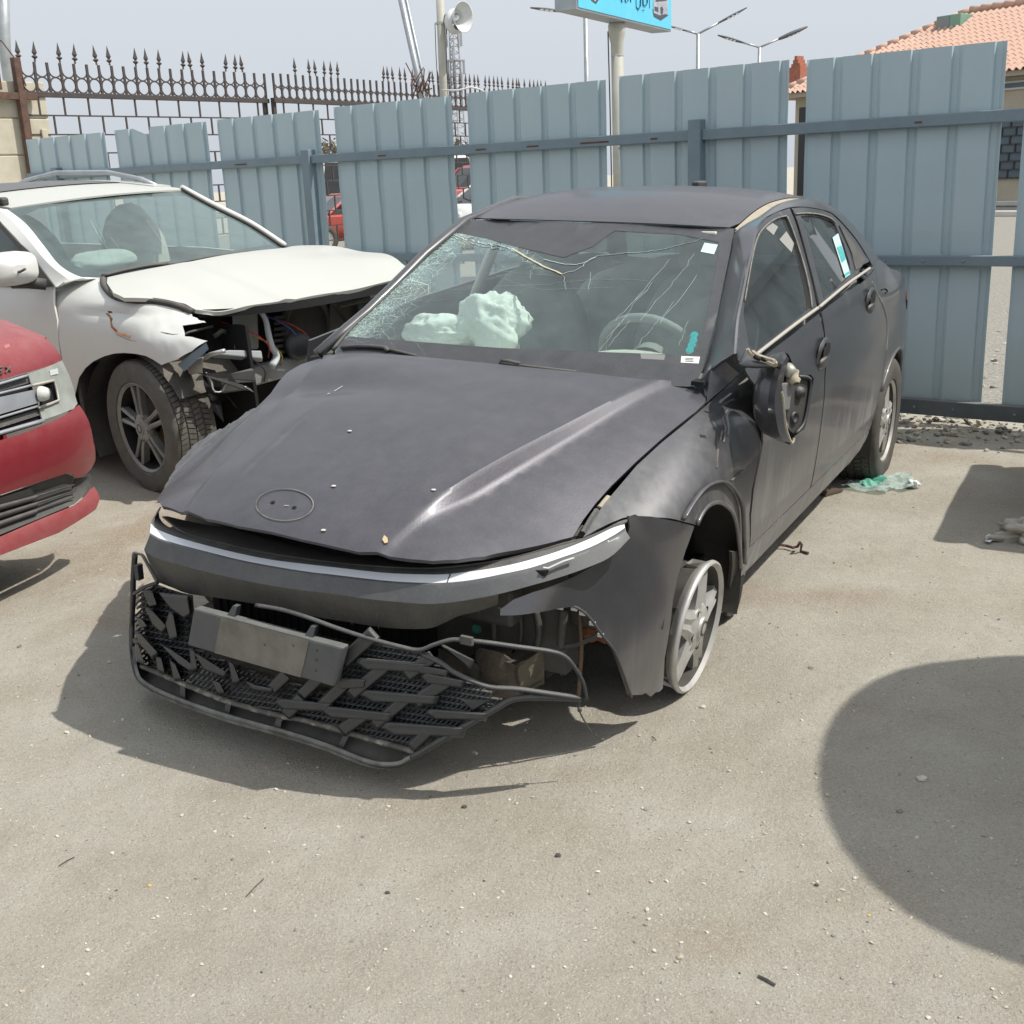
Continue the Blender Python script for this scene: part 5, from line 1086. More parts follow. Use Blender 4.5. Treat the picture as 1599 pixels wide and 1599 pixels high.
frit = panel('frit_band', sedan, S_WS, [(523, 552), (530, 534), (546, 525), (621, 531), (686, 536), (778, 543), (880, 547), (980, 551), (1074, 554), (1086, 550), (1098, 520), (1112, 450), (1122, 392), (1122, 378), (1060, 366), (960, 360), (925, 385), (880, 402), (820, 388), (760, 372), (705, 361), (724, 344), (760, 343), (860, 346), (960, 349), (1060, 353), (1146, 358), (1140, 391), (1128, 450), (1116, 515), (1103, 563), (1090, 592), (1087, 604), (1030, 602), (955, 596), (880, 588), (778, 578), (668, 567), (574, 561), (525, 562)], M_FRIT, res=.03, off=.0035, thick=0); frit.parent = ws
M_CRACK = mat_('crack_white', (.42, .50, .47), .5); M_EDGE = mat_('crack_edge_tan', (.50, .46, .34), .7)
def crack(px, r, mat=None, n=None, jit=1.0):
    pp = spline(px, n or max(6, len(px) * 6)) if len(px) > 2 else polyline(px, 8)
    pts_ = [S_WS.hit(x + RNG.normal(0, jit), y + RNG.normal(0, jit * .6), .003) for x, y in pp]
    mesh_obj('crack', G().tube(pts_, r, 4, flat=.4), mat or M_CRACK, ws)
crack([(700, 364), (738, 377), (789, 386), (815, 398)], .0035, M_CRACK, 30, 1.6); crack([(700, 367), (740, 381), (789, 390)], .0022, None, 24, 2)
crack([(800, 388), (815, 397), (849, 416), (879, 428)], .0055, M_EDGE, 16, .5); crack([(879, 428), (904, 419), (926, 402), (968, 396), (1011, 393), (1053, 385), (1098, 373)], .0018)
crack([(850, 405), (880, 412), (905, 412), (930, 402)], .003, M_CRACK, 16, .4)
for px in ([(777, 447), (840, 445), (883, 440), (947, 436), (1011, 438)], [(760, 425), (830, 449), (883, 451), (960, 448)], [(880, 430), (883, 452)], [(922, 425), (920, 452)], [(827, 422), (829, 434)], [(596, 512), (615, 543)], [(648, 534), (668, 556)], [(740, 418), (800, 425), (880, 432)], [(703, 372), (760, 402), (790, 418)], [(925, 564), (968, 505), (1019, 440)], [(950, 540), (985, 500)], [(985, 551), (1020, 510), (1053, 470)], [(990, 470), (1045, 405)], [(1000, 500), (1060, 430), (1085, 395)], [(960, 500), (1010, 452)], [(948, 528), (962, 512), (984, 488)], [(1030, 505), (1090, 430)], [(1060, 540), (1075, 500)], [(760, 470), (820, 455)], [(560, 505), (620, 512)], [(625, 462), (660, 470), (700, 468)], [(650, 440), (700, 452), (760, 448)], [(668, 505), (720, 540)], [(930, 575), (942, 555)]): crack(px, RNG.uniform(.0003, .00055), jit=.9)
for k in range(36):
    f = RNG.random(); x0, y0 = LEFT[int(f * 59)]; a = RNG.uniform(-.4, 1.2); L = RNG.uniform(12, 46); crack([(x0 + 3, y0 + 2), (x0 + 3 + L * math.cos(a), y0 + 2 + L * math.sin(a))], RNG.uniform(.0004, .0009), jit=1.6)
def wpatch(nm, px, mat, off): mesh_obj(nm, G().add([S_WS.hit(x, y, off) for x, y in px], [tuple(range(len(px)))]), mat, ws)
wpatch('sticker', [(1100, 379), (1121, 382), (1115, 397), (1094, 393)], M_STICKL, .004)
for x, y in ((1084, 523.5), (1082.5, 531.5), (1080, 539.5), (1077, 547)): mesh_obj('round_sticker', G().lathe([(.0001, .001), (.0125, .001), (.013, 0)], S_WS.hit(x, y, .004), (.85, .1, .5), 14), M_STICKT, ws)
wpatch('paper_label', [(1064, 556), (1093, 557), (1091, 567.5), (1063, 566)], M_STICKW, .004)
for k in range(3): wpatch('label_print', [(1070, 558.5 + 2.4 * k), (1083, 559 + 2.4 * k), (1083, 560 + 2.4 * k), (1070, 559.5 + 2.4 * k)], M_FRIT, .0055)
wpatch('film_patch', [(1000, 552), (1039, 554), (1037, 562), (1001, 560)], mat_('film_grey', (.20, .205, .20), .6), .004)
# wipers and cowl
wip = mesh_obj('wiper', G().tube([S_WS.hit(x, y, .02) for x, y in ((533, 543), (552, 541), (560, 540))], .007, 6).tube([S_WS.hit(x, y, .016) for x, y in ((556, 541), (580, 541), (602, 543), (606, 548))], .011, 6, flat=.7).tube([S_WS.hit(x, y, .012) for x, y in ((606, 546), (625, 550), (650, 556))], .006, 6), M_BLACK, sedan, smooth=True)
mesh_obj('wiper', G().tube([S_WS.hit(x, y, .018) for x, y in ((782, 564), (792, 564), (812, 568))], .007, 6).tube([S_WS.hit(x, y, .01) for x, y in ((780, 567), (812, 571), (900, 581))], .006, 6), M_BLACK, sedan, smooth=True)
mesh_obj('cowl', G().grid([[Vector((-.30 - .12 * (y / .71) ** 2, y, .885 - .012)) for y in np.linspace(-.72, .72, 12)], [Vector((-.42 - .12 * (y / .71) ** 2, y, .87)) for y in np.linspace(-.72, .72, 12)]]), M_TRIM, sedan)
mesh_obj('cowl_end', G().hexa([CF.plane(x, y, 1, -.72) for x, y in ((484, 556), (496, 553), (503, 558), (492, 561))], [CF.plane(x, y, 1, -.70) for x, y in ((486, 558), (498, 556), (505, 561), (494, 564))]), M_DARK, sedan)
# cabin
dash = mesh_obj('dashboard', G().grid([[Vector((x - .10 * (y / .7) ** 2, y, z + .012 * math.cos(y * 5))) for y in np.linspace(-.68, .68, 25)] for x, z in ((-.36, .862), (-.55, .872), (-.70, .870), (-.78, .845), (-.80, .75), (-.78, .6))]), M_INTB, sedan, smooth=True)
mesh_obj('instrument_hood', G().grid([[Vector((x, .36 + .20 * math.sin(a), .865 + h * math.cos(a))) for a in np.linspace(-1.5, 1.5, 13)] for x, h in ((-.52, .01), (-.62, .045), (-.74, .055), (-.80, .05))]), M_INTB, dash, smooth=True, solid=.01)
sw_c = Vector((-.93, .36, .865)); sw_ax = Vector((-.85, 0, .52)).normalized(); u1 = Vector((0, 1, 0)); u2 = sw_ax.cross(u1)
swh = mesh_obj('steering_wheel', G().tube([sw_c + (u1 * math.cos(a) + u2 * math.sin(a)) * .185 for a in np.linspace(0, 2 * math.pi, 29)[:-1]], .016, 8, closed=True), M_INTD, sedan, smooth=True)
mesh_obj('hub', G().lathe([(.07, -.02), (.06, .02), (.001, .03)], sw_c, sw_ax, 16), M_INTD, swh, smooth=True)
def blob(cx, sx, seed, n=28, amp=.3, crease=.1):
    rows = []; c = Vector(cx)
    for i in range(n + 1):
        th = math.pi * i / n; r_ = []
        for j in range(n * 2):
            ph = 2 * math.pi * j / (n * 2); d = Vector((math.sin(th) * math.cos(ph), math.sin(th) * math.sin(ph), math.cos(th)))
            k = 1 + amp * mnoise.noise(d * 1.5 + Vector((seed, 0, 0))) - crease * abs(mnoise.noise(d * 3.6 + Vector((0, seed, 0)))) * 2 + .02 * mnoise.noise(d * 9 + Vector((0, 0, seed)))
            r_.append(c + Vector((d.x * sx[0], d.y * sx[1], d.z * sx[2])) * k)
        rows.append(r_)
    return G().grid(rows, True)
S_AB = lambda px, py, x: CF.plane(px, py, 0, x)
bag = mesh_obj('airbag', blob(S_AB(690, 517, -.80), (.10, .170, .064), 3.1, 34, .32, .11), M_BAG, sedan, smooth=True)
mesh_obj('airbag_fold', blob(S_AB(766, 508, -.82), (.10, .150, .128), 9.3, 36, .44, .13), M_BAG, bag, smooth=True)
def seat(y, label=None):
    o_ = mesh_obj('seat', blob((-1.42, y, .78), (.13, .26, .36), y * 3, 14, .08, .02), M_INTD, sedan, smooth=True)
    mesh_obj('headrest', blob((-1.55, y, 1.17), (.07, .14, .10), y * 5, 12, .05, .01), M_INTD, o_, smooth=True)
    mesh_obj('seat_cushion', blob((-1.12, y, .48), (.30, .26, .13), y * 2, 12, .05, .01), M_INTD, o_, smooth=True)
seat(-.36); seat(.36)
mesh_obj('rear_bench', blob((-2.35, 0, .75), (.16, .66, .36), 4, 16, .05, .01), M_INTD, sedan, smooth=True)
mesh_obj('headliner', G().grid([[Vector((x, y, zr(x, y) - .035)) for y in np.linspace(-.55, .55, 9)] for x in np.linspace(-1.3, -2.65, 8)]), M_HEAD, sedan, smooth=True)
mesh_obj('inner_pillar', G().tube([Vector((-1.62, -.60, 1.30)), Vector((-1.58, -.74, .95)), Vector((-1.58, -.78, .5))], .05, 8, flat=.5), M_INTB, sedan, smooth=True)
mesh_obj('rear_mirror', G().box((-1.10, -.02, 1.245), (.03, .24, .065), Matrix.Rotation(.2, 3, 'Z')), M_INTD, sedan, bevel=.012)
mesh_obj('sun_visor', G().box((-1.25, .33, 1.285), (.17, .34, .02)), M_HEAD, sedan, bevel=.006)
mesh_obj('cabin_floor', G().box((-1.7, 0, .33), (2.3, 1.5, .02)), M_INTD, sedan)
for s in (-1, 1): mesh_obj('door_trim', fill(HF(CF, 1, lambda x, z, s=s: s * (ys(x, z) - .07)), [(-.55, .35), (-.55, .90), (-1.5, 1.0), (-2.4, 1.04), (-2.5, .35)], .12, world_cam=Vector((-1.5, 0, .7))), M_INTD, sedan)
mesh_obj('antenna', G().box((-2.35, .02, 1.425), (.12, .035, .03)), M_TRIM, sedan, bevel=.008)

# torn mirror arm and the mirror body hanging by its wire
def P_(x, y, v): return CF.plane(x, y, 1, v)
rows = []
for (xa, ya, xb, yb, v0, dep) in ((1166, 543, 1153, 569, .845, .03), (1174, 550, 1160, 573, .87, .05), (1184, 556, 1180, 574, .90, .055), (1197, 560, 1196, 573, .935, .05), (1211, 565, 1210, 571, .965, .04)):
    t_, b_ = P_(xa, ya, v0), P_(xb, yb, v0); c = (t_ + b_) / 2; h = (t_ - b_) / 2; ax = Vector((1, .25, 0)).normalized()
    rows.append([c + h * math.sin(a) + ax * (dep * math.cos(a)) for a in np.linspace(0, 2 * math.pi, 15)[:-1]])
arm = mesh_obj('mirror_arm', G().grid(rows, True).add(rows[-1], [tuple(range(14))]), M_PAINT, sedan, smooth=True); arm.parent = fdoor
rim_ = spline([(1167, 545, .86), (1173, 555, .87), (1186, 562, .90), (1200, 567, .935), (1211, 571, .965), (1210, 564, .965), (1198, 560, .93), (1184, 555, .90), (1176, 549, .875)], 30)
mesh_obj('torn_edge', G().tube([P_(x, y, v + .02) for x, y, v in rim_], .0055, 5), M_TAN, arm)
for x0, y0, x1, y1 in ((1178, 557, 1186, 561), (1189, 560, 1197, 563), (1199, 564, 1206, 566)): mesh_obj('screw_slot', G().tube([P_(x0, y0, .935), P_(x1, y1, .945)], .006, 5), M_DARK, arm)
mpx = [(1225, 549), (1216, 558), (1211, 575), (1205, 592), (1201, 612), (1199, 635), (1201, 657), (1206, 679), (1215, 686), (1225, 691), (1236, 694), (1240, 682), (1250, 675), (1257, 668), (1262, 645), (1267, 612), (1270, 587), (1250, 585), (1240, 575), (1233, 556)]
PL_N = Vector((.30, .95, .08)).normalized(); PL_P = P_(1235, 620, .985)
def Mh(x, y, off=0.0):
    r = CF.ray(x, y); p = PL_P + PL_N * off; return CF.cam + r * ((p - CF.cam).dot(PL_N) / r.dot(PL_N))
cen = Mh(1234, 625); ringf = [Mh(x, y) for x, y in spline(mpx, 40, True)]
rows = [ringf] + [[p.lerp(cen, f) - PL_N * d for p in ringf] for f, d in ((.02, .02), (.10, .05), (.28, .075), (.6, .092), (.98, .096))]
mir_ = mesh_obj('side_mirror', G().grid(rows, True), M_PAINT, sedan, smooth=True)
sl_px = [(1225, 549), (1216, 558), (1211, 575), (1205, 592), (1201, 612), (1199, 635), (1201, 657), (1206, 679), (1225, 691), (1228, 660), (1222, 620), (1220, 590), (1226, 570), (1233, 556)]
rows = [[Mh(x, y, .004 + o_) for x, y in spline(p, 24)] for p, o_ in ((sl_px[:9], 0), ([(1229, 556), (1222, 568), (1217, 582), (1213, 600), (1210, 620), (1210, 640), (1213, 660), (1218, 680), (1229, 690)], .035), ([(1232, 560), (1228, 575), (1224, 590), (1223, 605), (1223, 620), (1224, 640), (1226, 660), (1230, 680), (1236, 692)], .03))]
mesh_obj('housing_shell', G().grid(rows), M_PAINT, mir_, smooth=True, solid=.004)
mesh_obj('rim_edge', G().tube([Mh(x, y, .034) for x, y in spline([(1220, 612), (1223, 625), (1225, 650), (1228, 672), (1236, 692), (1240, 684)], 20)], .0045, 5), M_TAN, mir_)
ip = [(1228, 590), (1247, 587), (1268, 590), (1265, 615), (1260, 645), (1255, 666), (1242, 679), (1233, 672), (1228, 640), (1225, 610)]
mesh_obj('back_plate', G().add([Mh(x, y, .012) for x, y in ip], [tuple(range(len(ip)))]), M_BLACK, mir_)
mesh_obj('frame_edge', G().tube([Mh(x, y, .018) for x, y in spline([(1247, 588), (1262, 590), (1266, 600), (1263, 625), (1259, 648), (1254, 664), (1243, 677)], 24)], .006, 5), M_GRILLE, mir_, smooth=True)
mesh_obj('motor', G().hexa([Mh(x, y, .036) for x, y in ((1220, 598), (1237, 597), (1233, 640), (1226, 641))], [Mh(x, y, .012) for x, y in ((1220, 598), (1237, 597), (1233, 640), (1226, 641))]), mat_('motor_grey', (.16, .17, .17), .5, dust=.3), mir_, bevel=.004)
mesh_obj('pivot', G().lathe([(.001, .03), (.016, .028), (.02, .012), (.022, 0), (.012, -.02)], Mh(1229, 577, .02), (.5, .8, -.3), 14), mat_('pivot_grey', (.36, .35, .31), .5, metal=.4), mir_, smooth=True)
mesh_obj('pivot_ring', G().lathe([(.018, 0), (.022, .003), (.018, .012), (.014, .02), (.018, .03), (.010, .04)], Mh(1236, 582, .03), (.5, .5, -.7), 14), M_TAN, mir_, smooth=True)
mesh_obj('gear_cover', G().lathe([(.001, .014), (.016, .012), (.02, 0)], Mh(1248, 613, .014), PL_N, 14), M_GRILLE, mir_, smooth=True)
mesh_obj('motor_recess', G().lathe([(.001, .001), (.012, .002), (.016, .008), (.018, .0)], Mh(1240, 652, .014), PL_N, 14), M_GRILLE, mir_, smooth=True)
mesh_obj('wire', G().tube([P_(1205, 568, .955), P_(1216, 574, .97), Mh(1228, 576, .01)], .004, 5), M_DARK, mir_)

M_BARREL = mat_('dark_rim_barrel', (.035, .033, .03), .8, col2=(.075, .068, .058), nscale=12)  # inner rim, much darker than the silver face
# wheels
def alloy(name, parent, c, r, hw, mat, spokes=5, wide=.040, camber=0.0, side=1, dark=None, twin=False, steer=0.0):
    """rim with spokes; local y is outward"""
    m = Matrix.Translation(c) @ Matrix.Rotation(steer, 4, 'Z') @ Matrix.Rotation(camber, 4, 'X') @ Matrix.Diagonal((1, side, 1, 1))
    def put(nm, g, mt, par, sm=True, **k):
        g.v = [m @ Vector(p) for p in g.v]
        if side < 0: g.f = [f[::-1] for f in g.f]
        return mesh_obj(nm, g, mt, par, smooth=sm, **k)
    rimo = put('rim', G().lathe([(r * .93, -.012), (r * .985, .0), (r * 1.02, -.004), (r * 1.03, -.012), (r * 1.0, -.022), (r * .95, -.035)], (0, 0, 0), (0, 1, 0), 56), mat, parent, auto=60)
    put('rim_barrel', G().lathe([(r * .95, -.035), (r * .90, -hw * .9), (r * .97, -hw * 1.6), (r * 1.03, -hw * 1.8)], (0, 0, 0), (0, 1, 0), 48), M_BARREL, rimo)
    put('rim_well', G().lathe([(r * .93, -.012), (r * .90, -.03), (r * .88, -.05), (r * .86, -hw * 1.2), (r * .95, -hw * 1.75)], (0, 0, 0), (0, 1, 0), 48), dark or M_BARREL, rimo)
    put('brake_disc', G().lathe([(.04, -hw * .9), (r * .66, -hw * .9), (r * .66, -hw * 1.0), (.04, -hw * 1.0)], (0, 0, 0), (0, 1, 0), 36), M_STEELD, rimo)
    put('brake_backing', G().lathe([(.001, -hw * 1.3), (r * .84, -hw * 1.3)], (0, 0, 0), (0, 1, 0), 36), M_DARK, rimo)
    for k in range(spokes):
        a = 2 * math.pi * k / spokes + .42
        def pt(rr, t, h): return Vector((rr * math.cos(a) - t * math.sin(a), h, rr * math.sin(a) + t * math.cos(a)))
        if twin:
            for s2 in (-1, 1):
                g = G(); R4 = []
                for f, w0, w1, h in ((.16, .004, .030, -.012), (.5, .010, .030, -.014), (.95, .020, .046, -.018)):
                    R4.append([pt(r * f, s2 * w0, h), pt(r * f, s2 * (w0 + w1) / 2, h + .008), pt(r * f, s2 * w1, h), pt(r * f, s2 * w1, h - .035), pt(r * f, s2 * w0, h - .035)])
                put('spoke', g.grid(R4, True), mat if s2 > 0 else mat, rimo, auto=35)
        else:
            R4 = []
            for f, w_, h, rd_ in ((.12, wide * .95, -.006, .006), (.34, wide * 1.15, -.010, .010), (.55, wide * .86, -.014, .012), (.78, wide * .82, -.018, .010), (.96, wide * 1.0, -.024, .004)):
                R4.append([pt(r * f, -w_, h - .004), pt(r * f, -w_ * .45, h + .006), pt(r * f, 0, h + rd_ - .012), pt(r * f, w_ * .45, h + .006), pt(r * f, w_, h - .004), pt(r * f, w_ * .8, h - .045), pt(r * f, -w_ * .8, h - .045)])
            put('spoke', G().grid(R4, True), mat, rimo, auto=40)
        al = a + math.pi / spokes
        put('lug_hole', G().lathe([(.001, -.008), (.010, -.006), (.013, .001)], (.056 * math.cos(al), -.002, .056 * math.sin(al)), (0, 1, 0), 12), M_DARK, rimo)
    put('hub', G().lathe([(.075, -.03), (.072, -.008), (.06, -.002), (.034, .0), (.032, .006), (.001, .010)], (0, 0, 0), (0, 1, 0), 28), mat, rimo, auto=40)
    put('hub_cap_mark', G().lathe([(.018, .0095), (.021, .0105), (.024, .009)], (0, 0, 0), (0, 1, 0), 20), M_GRBACK, rimo)
    return rimo, m
def tyre(parent, m, r0, r1, w_, mat, flat_z=None, blocks=True, nb=72):
    prof = [(r0, -.012), (r0 * 1.05, .004), (r0 + (r1 - r0) * .5, .012), (r1 - .022, .006), (r1 - .008, -.006), (r1 - .004, -.020)]
    rib = 4; lo_, hi_ = -.022, -w_ + .022
    for k in range(rib):
        a, b = lo_ + (hi_ - lo_) * k / rib, lo_ + (hi_ - lo_) * (k + 1) / rib
        prof += [(r1 - .008, a - .003), (r1 - .008, b + .003)]
    prof += [(r1 - .008, -w_ + .006), (r1 - .022, -w_ - .006), (r0 + (r1 - r0) * .5, -w_ - .012), (r0, -w_ + .01)]
    g = G().lathe(prof, (0, 0, 0), (0, 1, 0), 72)
    def fix(gg):
        vs = []
        for p in gg.v:
            q = m @ Vector(p)
            if flat_z is not None and q.z < flat_z(q): q.z = flat_z(q)
            vs.append(q)
        gg.v = vs; return gg
    t = mesh_obj('tyre', fix(g), mat, parent, smooth=True, auto=35)
    g = G()
    for k in range(rib):
        a, b = lo_ + (hi_ - lo_) * k / rib, lo_ + (hi_ - lo_) * (k + 1) / rib; s = -1 if k % 2 else 1
        for j in range(nb):
            t0, t1 = 2 * math.pi * (j + .10) / nb, 2 * math.pi * (j + .90) / nb; sk = .35 * 2 * math.pi / nb * s; V = []
            for rr in (r1 - .010, r1):
                for (h, t_) in ((a - .0035, t0), (a - .0035, t1), (b + .0035, t1 + sk), (b + .0035, t0 + sk)): V.append(Vector((rr * math.cos(t_), h, rr * math.sin(t_))))
            g.add(V, [(4, 5, 6, 7), (0, 1, 5, 4), (1, 2, 6, 5), (2, 3, 7, 6), (3, 0, 4, 7)])
    if blocks:
        bm = bmesh.new(); mesh_obj('tread', fix(g), mat, t)
    return t
gz = lambda p: p.y * math.tan(R_(2.4)) + .0
fw_o, fm = alloy('front', sedan, Vector((-.105, .862, .238)), .196, .085, M_SILVER, 5, .040, camber=R_(-5))
rw_o, rm = alloy('rear', sedan, Vector((-2.83, .868, .305)), .200, .085, M_SILVER, 5, .040)
fw_o.name = 'front_rim'; rw_o.name = 'rear_rim'
tyre(sedan, rm, .196, .312, .19, M_RUBBER, gz)
for (x, z, sg) in ((-2.83, .305, -1), (-.10, .245, -1)):
    o_, m_ = alloy('far', sedan, Vector((x, sg * .862, z)), .2, .085, M_SILVER, 5, .04, side=-1); tyre(sedan, m_, .196, .31 if x < -1 else .27, .19, M_RUBBER, lambda p: p.y * math.tan(R_(2.4)), False)
for s in (1, -1):
    mesh_obj('wheel_liner', G().grid([[Vector((-.15 + .36 * math.cos(a), y, .26 + .345 * math.sin(a))) for a in np.linspace(.25, 3.5, 22)] for y in (s * .855, s * .52)]), M_LINER, sedan, smooth=True)
    mesh_obj('wheel_liner_wall', G().box((-.15, s * .52, .40), (.74, .01, .52)), M_LINER, sedan)
    mesh_obj('rear_liner', G().grid([[Vector((-2.83 + .352 * math.cos(a), y, .30 + .352 * math.sin(a))) for a in np.linspace(-.3, 3.4, 18)] for y in (s * .86, s * .5)]), M_LINER, sedan, smooth=True)
mesh_obj('liner_flap', G().grid([[S_SIDE.hit(x, y, -.012) for x, y in spline(p, 12)] for p in ([(1153, 860), (1157, 882), (1155, 920), (1146, 954), (1135, 962)], [(1138, 860), (1139, 882), (1135, 915), (1133, 940), (1131, 960)])]), M_LINER, sedan, smooth=True, solid=.01)
mesh_obj('mud_flap', G().hexa([Vector((-2.36, .80, .36)), Vector((-2.36, .60, .36)), Vector((-2.42, .60, .16)), Vector((-2.42, .78, .16))], [Vector((-2.44, .80, .36)), Vector((-2.44, .60, .36)), Vector((-2.47, .60, .16)), Vector((-2.47, .78, .16))]), M_TRIM, sedan, bevel=.01)
mesh_obj('drive_shaft', G().tube([Vector((-.105, .78, .24)), Vector((-.10, .3, .30))], .022, 8).tube([Vector((-.10, .72, .2)), Vector((.08, .35, .22))], .03, 8).tube([Vector((-.12, .66, .3)), Vector((-.14, .6, .75))], .045, 10), M_STEELD, sedan, smooth=True)
mesh_obj('knuckle', G().box((-.12, .70, .26), (.10, .06, .20)), M_DIRT, sedan, bevel=.02)
# ================================================================== white SUV with its front torn open
_a = R_(-37); _lf = Vector((-math.sin(_a), math.cos(_a), 0))
VF = Frame(on_z(240, 767) + _lf * .93, _a, R_(-2.5))
suv = thing('damaged_suv', 'white SUV with crushed open front and buckled bonnet beside the sedan', 'car', matrix=VF.m)
M_WPAINT = mat_('dusty_white_paint', (.68, .69, .66), .35, coat=.4, dust=.10, dust_side=.10, sidez=(.35, 1.15, .30), dcol=(.50, .47, .40))
M_WHOOD = mat_('white_bonnet_paint', (.50, .51, .475), .4, coat=.2, dust=.12, dust_side=.05, dcol=(.52, .50, .43))
def zs(x, y):
    z = 1.14 - .13 * (max(0, x + .4) / .75) ** 1.7 - .035 * (y / .75) ** 2 - .03 * sst(.0, .35, x) * sst(0, .7, -y) + .085 * sst(.0, .6, y) * sst(-.1, .5, x)
    return z
S_SH = HF(VF, 2, zs)
def yv(x, z):
    y = interp(z, [.15, .3, .5, .7, .85, .95, 1.02, 1.09], [.86, .905, .94, .953, .955, .945, .925, .900]) if z <= 1.09 else .90 - .40 * (z - 1.09)
    if x > .15: y -= .25 * (x - .15) ** 2
    return -y
S_SV = HF(VF, 1, yv)
class Diag(HF):                                                      # wing that rolls from side to top: filled along the diagonal
    def __init__(s, fr, fn, sg): super().__init__(fr, 1, fn); s.sg = sg
    def par(s, p): return (p[0], (p[2] - s.sg * p[1]) * .7071)
    def lift(s, a, b, off=0.0):
        lo_, hi_ = -.3, 1.9
        f = lambda h: s.sg * ((s.sg * (h - b) * .7071) - s.fn(a, (h + b) * .7071)) - off     # h = (z + sg*y)/sqrt2
        for _ in range(34):
            m = (lo_ + hi_) / 2
            if f(m) > 0: hi_ = m
            else: lo_ = m
        h = (lo_ + hi_) / 2; return Vector((a, s.sg * (h - b) * .7071, (h + b) * .7071))
def yvf(x, z):
    d = zs(x, -.80) + .0 - z; ym = yv(x, min(z, .93))
    y = -.76 - (-.76 - ym) * (1 - math.exp(-d / .07)) if d > 0 else -.76 + 2.0 * -d * -1 * -1
    y += .03 * math.exp(-(((x - .28) / .12) ** 2 + ((z - .93) / .05) ** 2)) * (1 if x > 0 else 1)
    y += .022 * math.exp(-(((x + .05) / .30) ** 2 + ((z - .955) / .022) ** 2)) * sst(-.55, -.3, x)      # long crumple line
    return y
S_VFE = Diag(VF, yvf, -1)
def xsw(y, z):
    k = (z - 1.10) / .375; return -.41 - .90 * k + .10 * (1 - (y / .68) ** 2)
S_VW = HF(VF, 0, xsw)
def zrs(x, y):
    s = max(0, -(x + 1.24)); return 1.487 + .135 * s - .045 * s * s - .022 * (y / .62) ** 2
S_VR = HF(VF, 2, zrs)
vh = panel('hood', suv, S_SH, [(168, 433), (231, 420), (300, 408), (351, 398), (446, 387), (479, 382.5), (536, 386.5), (594, 395), (627, 411), (635, 417.5), (619, 436), (536, 454.6), (454, 469), (371, 479), (305, 482), (289, 473), (248, 467), (194, 465), (177, 457), (167, 442)], M_WHOOD, res=.03, thick=.02,
      disp=lambda p, a, b: p + Vector((0, 0, .012 * sst(.05, .0, abs(b + .30)) * sst(-.4, .1, a) - .02 * math.exp(-((b + .62) / .08) ** 2) * sst(-.2, .2, a))))
loft('hood_underside', suv, [([(305, 484), (371, 481), (454, 471), (536, 456.5), (619, 438), (634, 420)], S_SH, -.01), ([(312, 496), (371, 493), (454, 484), (536, 470), (615, 452), (630, 432)], S_SH, -.05)], M_DARK, n=30, sub=2).parent = vh
mesh_obj('gap_seal', G().tube([S_VFE.hit(x, y, -.01) for x, y in spline([(161, 436), (164, 449), (180, 463), (210, 469), (245, 471), (275, 477), (300, 487)], 30)], .018, 7), M_BLACK, suv, smooth=True)
VFpx = [(86, 440), (100, 434), (120, 433), (158, 436), (162, 452), (178, 467), (206, 473), (246, 475), (272, 481), (292, 488), (308, 497), (318, 505), (300, 506), (285, 508), (289, 525), (306, 528), (326, 531), (300, 548), (275, 562), (252, 570), (240, 562), (228, 556), (212, 552.5), (194, 551), (178, 552), (162, 556.5), (146, 564), (133, 575), (123, 590), (118, 612), (116, 640), (108, 640), (97, 560), (91, 500), (86, 475)]
def vf_disp(p, a, b):
    k = sst(.02, .30, a) * sst(.2, -.02, abs(p.z - .92)) 
    return p + Vector((0, 1, .2)) * (k * .030 * mnoise.noise(Vector((p.x * 9, p.z * 14, 4))) + k * .012 * mnoise.noise(Vector((p.x * 26, p.z * 30, 8))))
vfe = panel('front_fender', suv, S_VFE, VFpx, M_WPAINT, res=.018, thick=.003, disp=vf_disp)
def tear(pts, r, mat): mesh_obj('tear', G().tube([S_VFE.hit(x, y, .004) for x, y in pts], r, 5, flat=.4), mat, vfe)
M_ORNG = mat_('torn_rust', (.42, .20, .08), .9, col2=(.20, .09, .05), nscale=20)
for pts, r in (([(176, 497), (177, 510), (186, 519), (205, 525)], .016), ([(168, 489), (173, 494), (176, 500)], .013), ([(183, 522), (200, 530), (214, 533)], .007), ([(130, 497), (150, 502), (168, 496)], .004), ([(250, 518), (270, 522), (288, 521)], .004)): tear(pts, r * (.8 if r > .005 else .7), M_ORNG if r > .01 else M_RUST)
mesh_obj('puncture', G().lathe([(.001, .004), (.022, .003), (.03, 0)], S_VFE.hit(171, 490, .002), (.1, -1, .3), 12), M_RUST, vfe)
mesh_obj('torn_bracket', G().hexa([VF.plane(x, y, 1, -.90) for x, y in ((277, 569), (322, 535), (326, 545), (288, 580))], [VF.plane(x, y, 1, -.84) for x, y in ((277, 569), (322, 535), (326, 545), (288, 580))]), mat_('bracket_blue', (.16, .22, .27), .6), vfe)
mesh_obj('headlamp_mount', G().hexa([VF.plane(x, y, 1, -.84) for x, y in ((290, 568), (318, 556), (316, 582), (296, 586))], [VF.plane(x, y, 1, -.78) for x, y in ((290, 568), (318, 556), (316, 582), (296, 586))]), M_SILVER, vfe, bevel=.01)
mesh_obj('headlamp_rod', G().tube([VF.plane(x, y, 1, -.82) for x, y in ((318, 560), (330, 553), (350, 548))], .012, 6), M_SILVER, vfe, smooth=True)
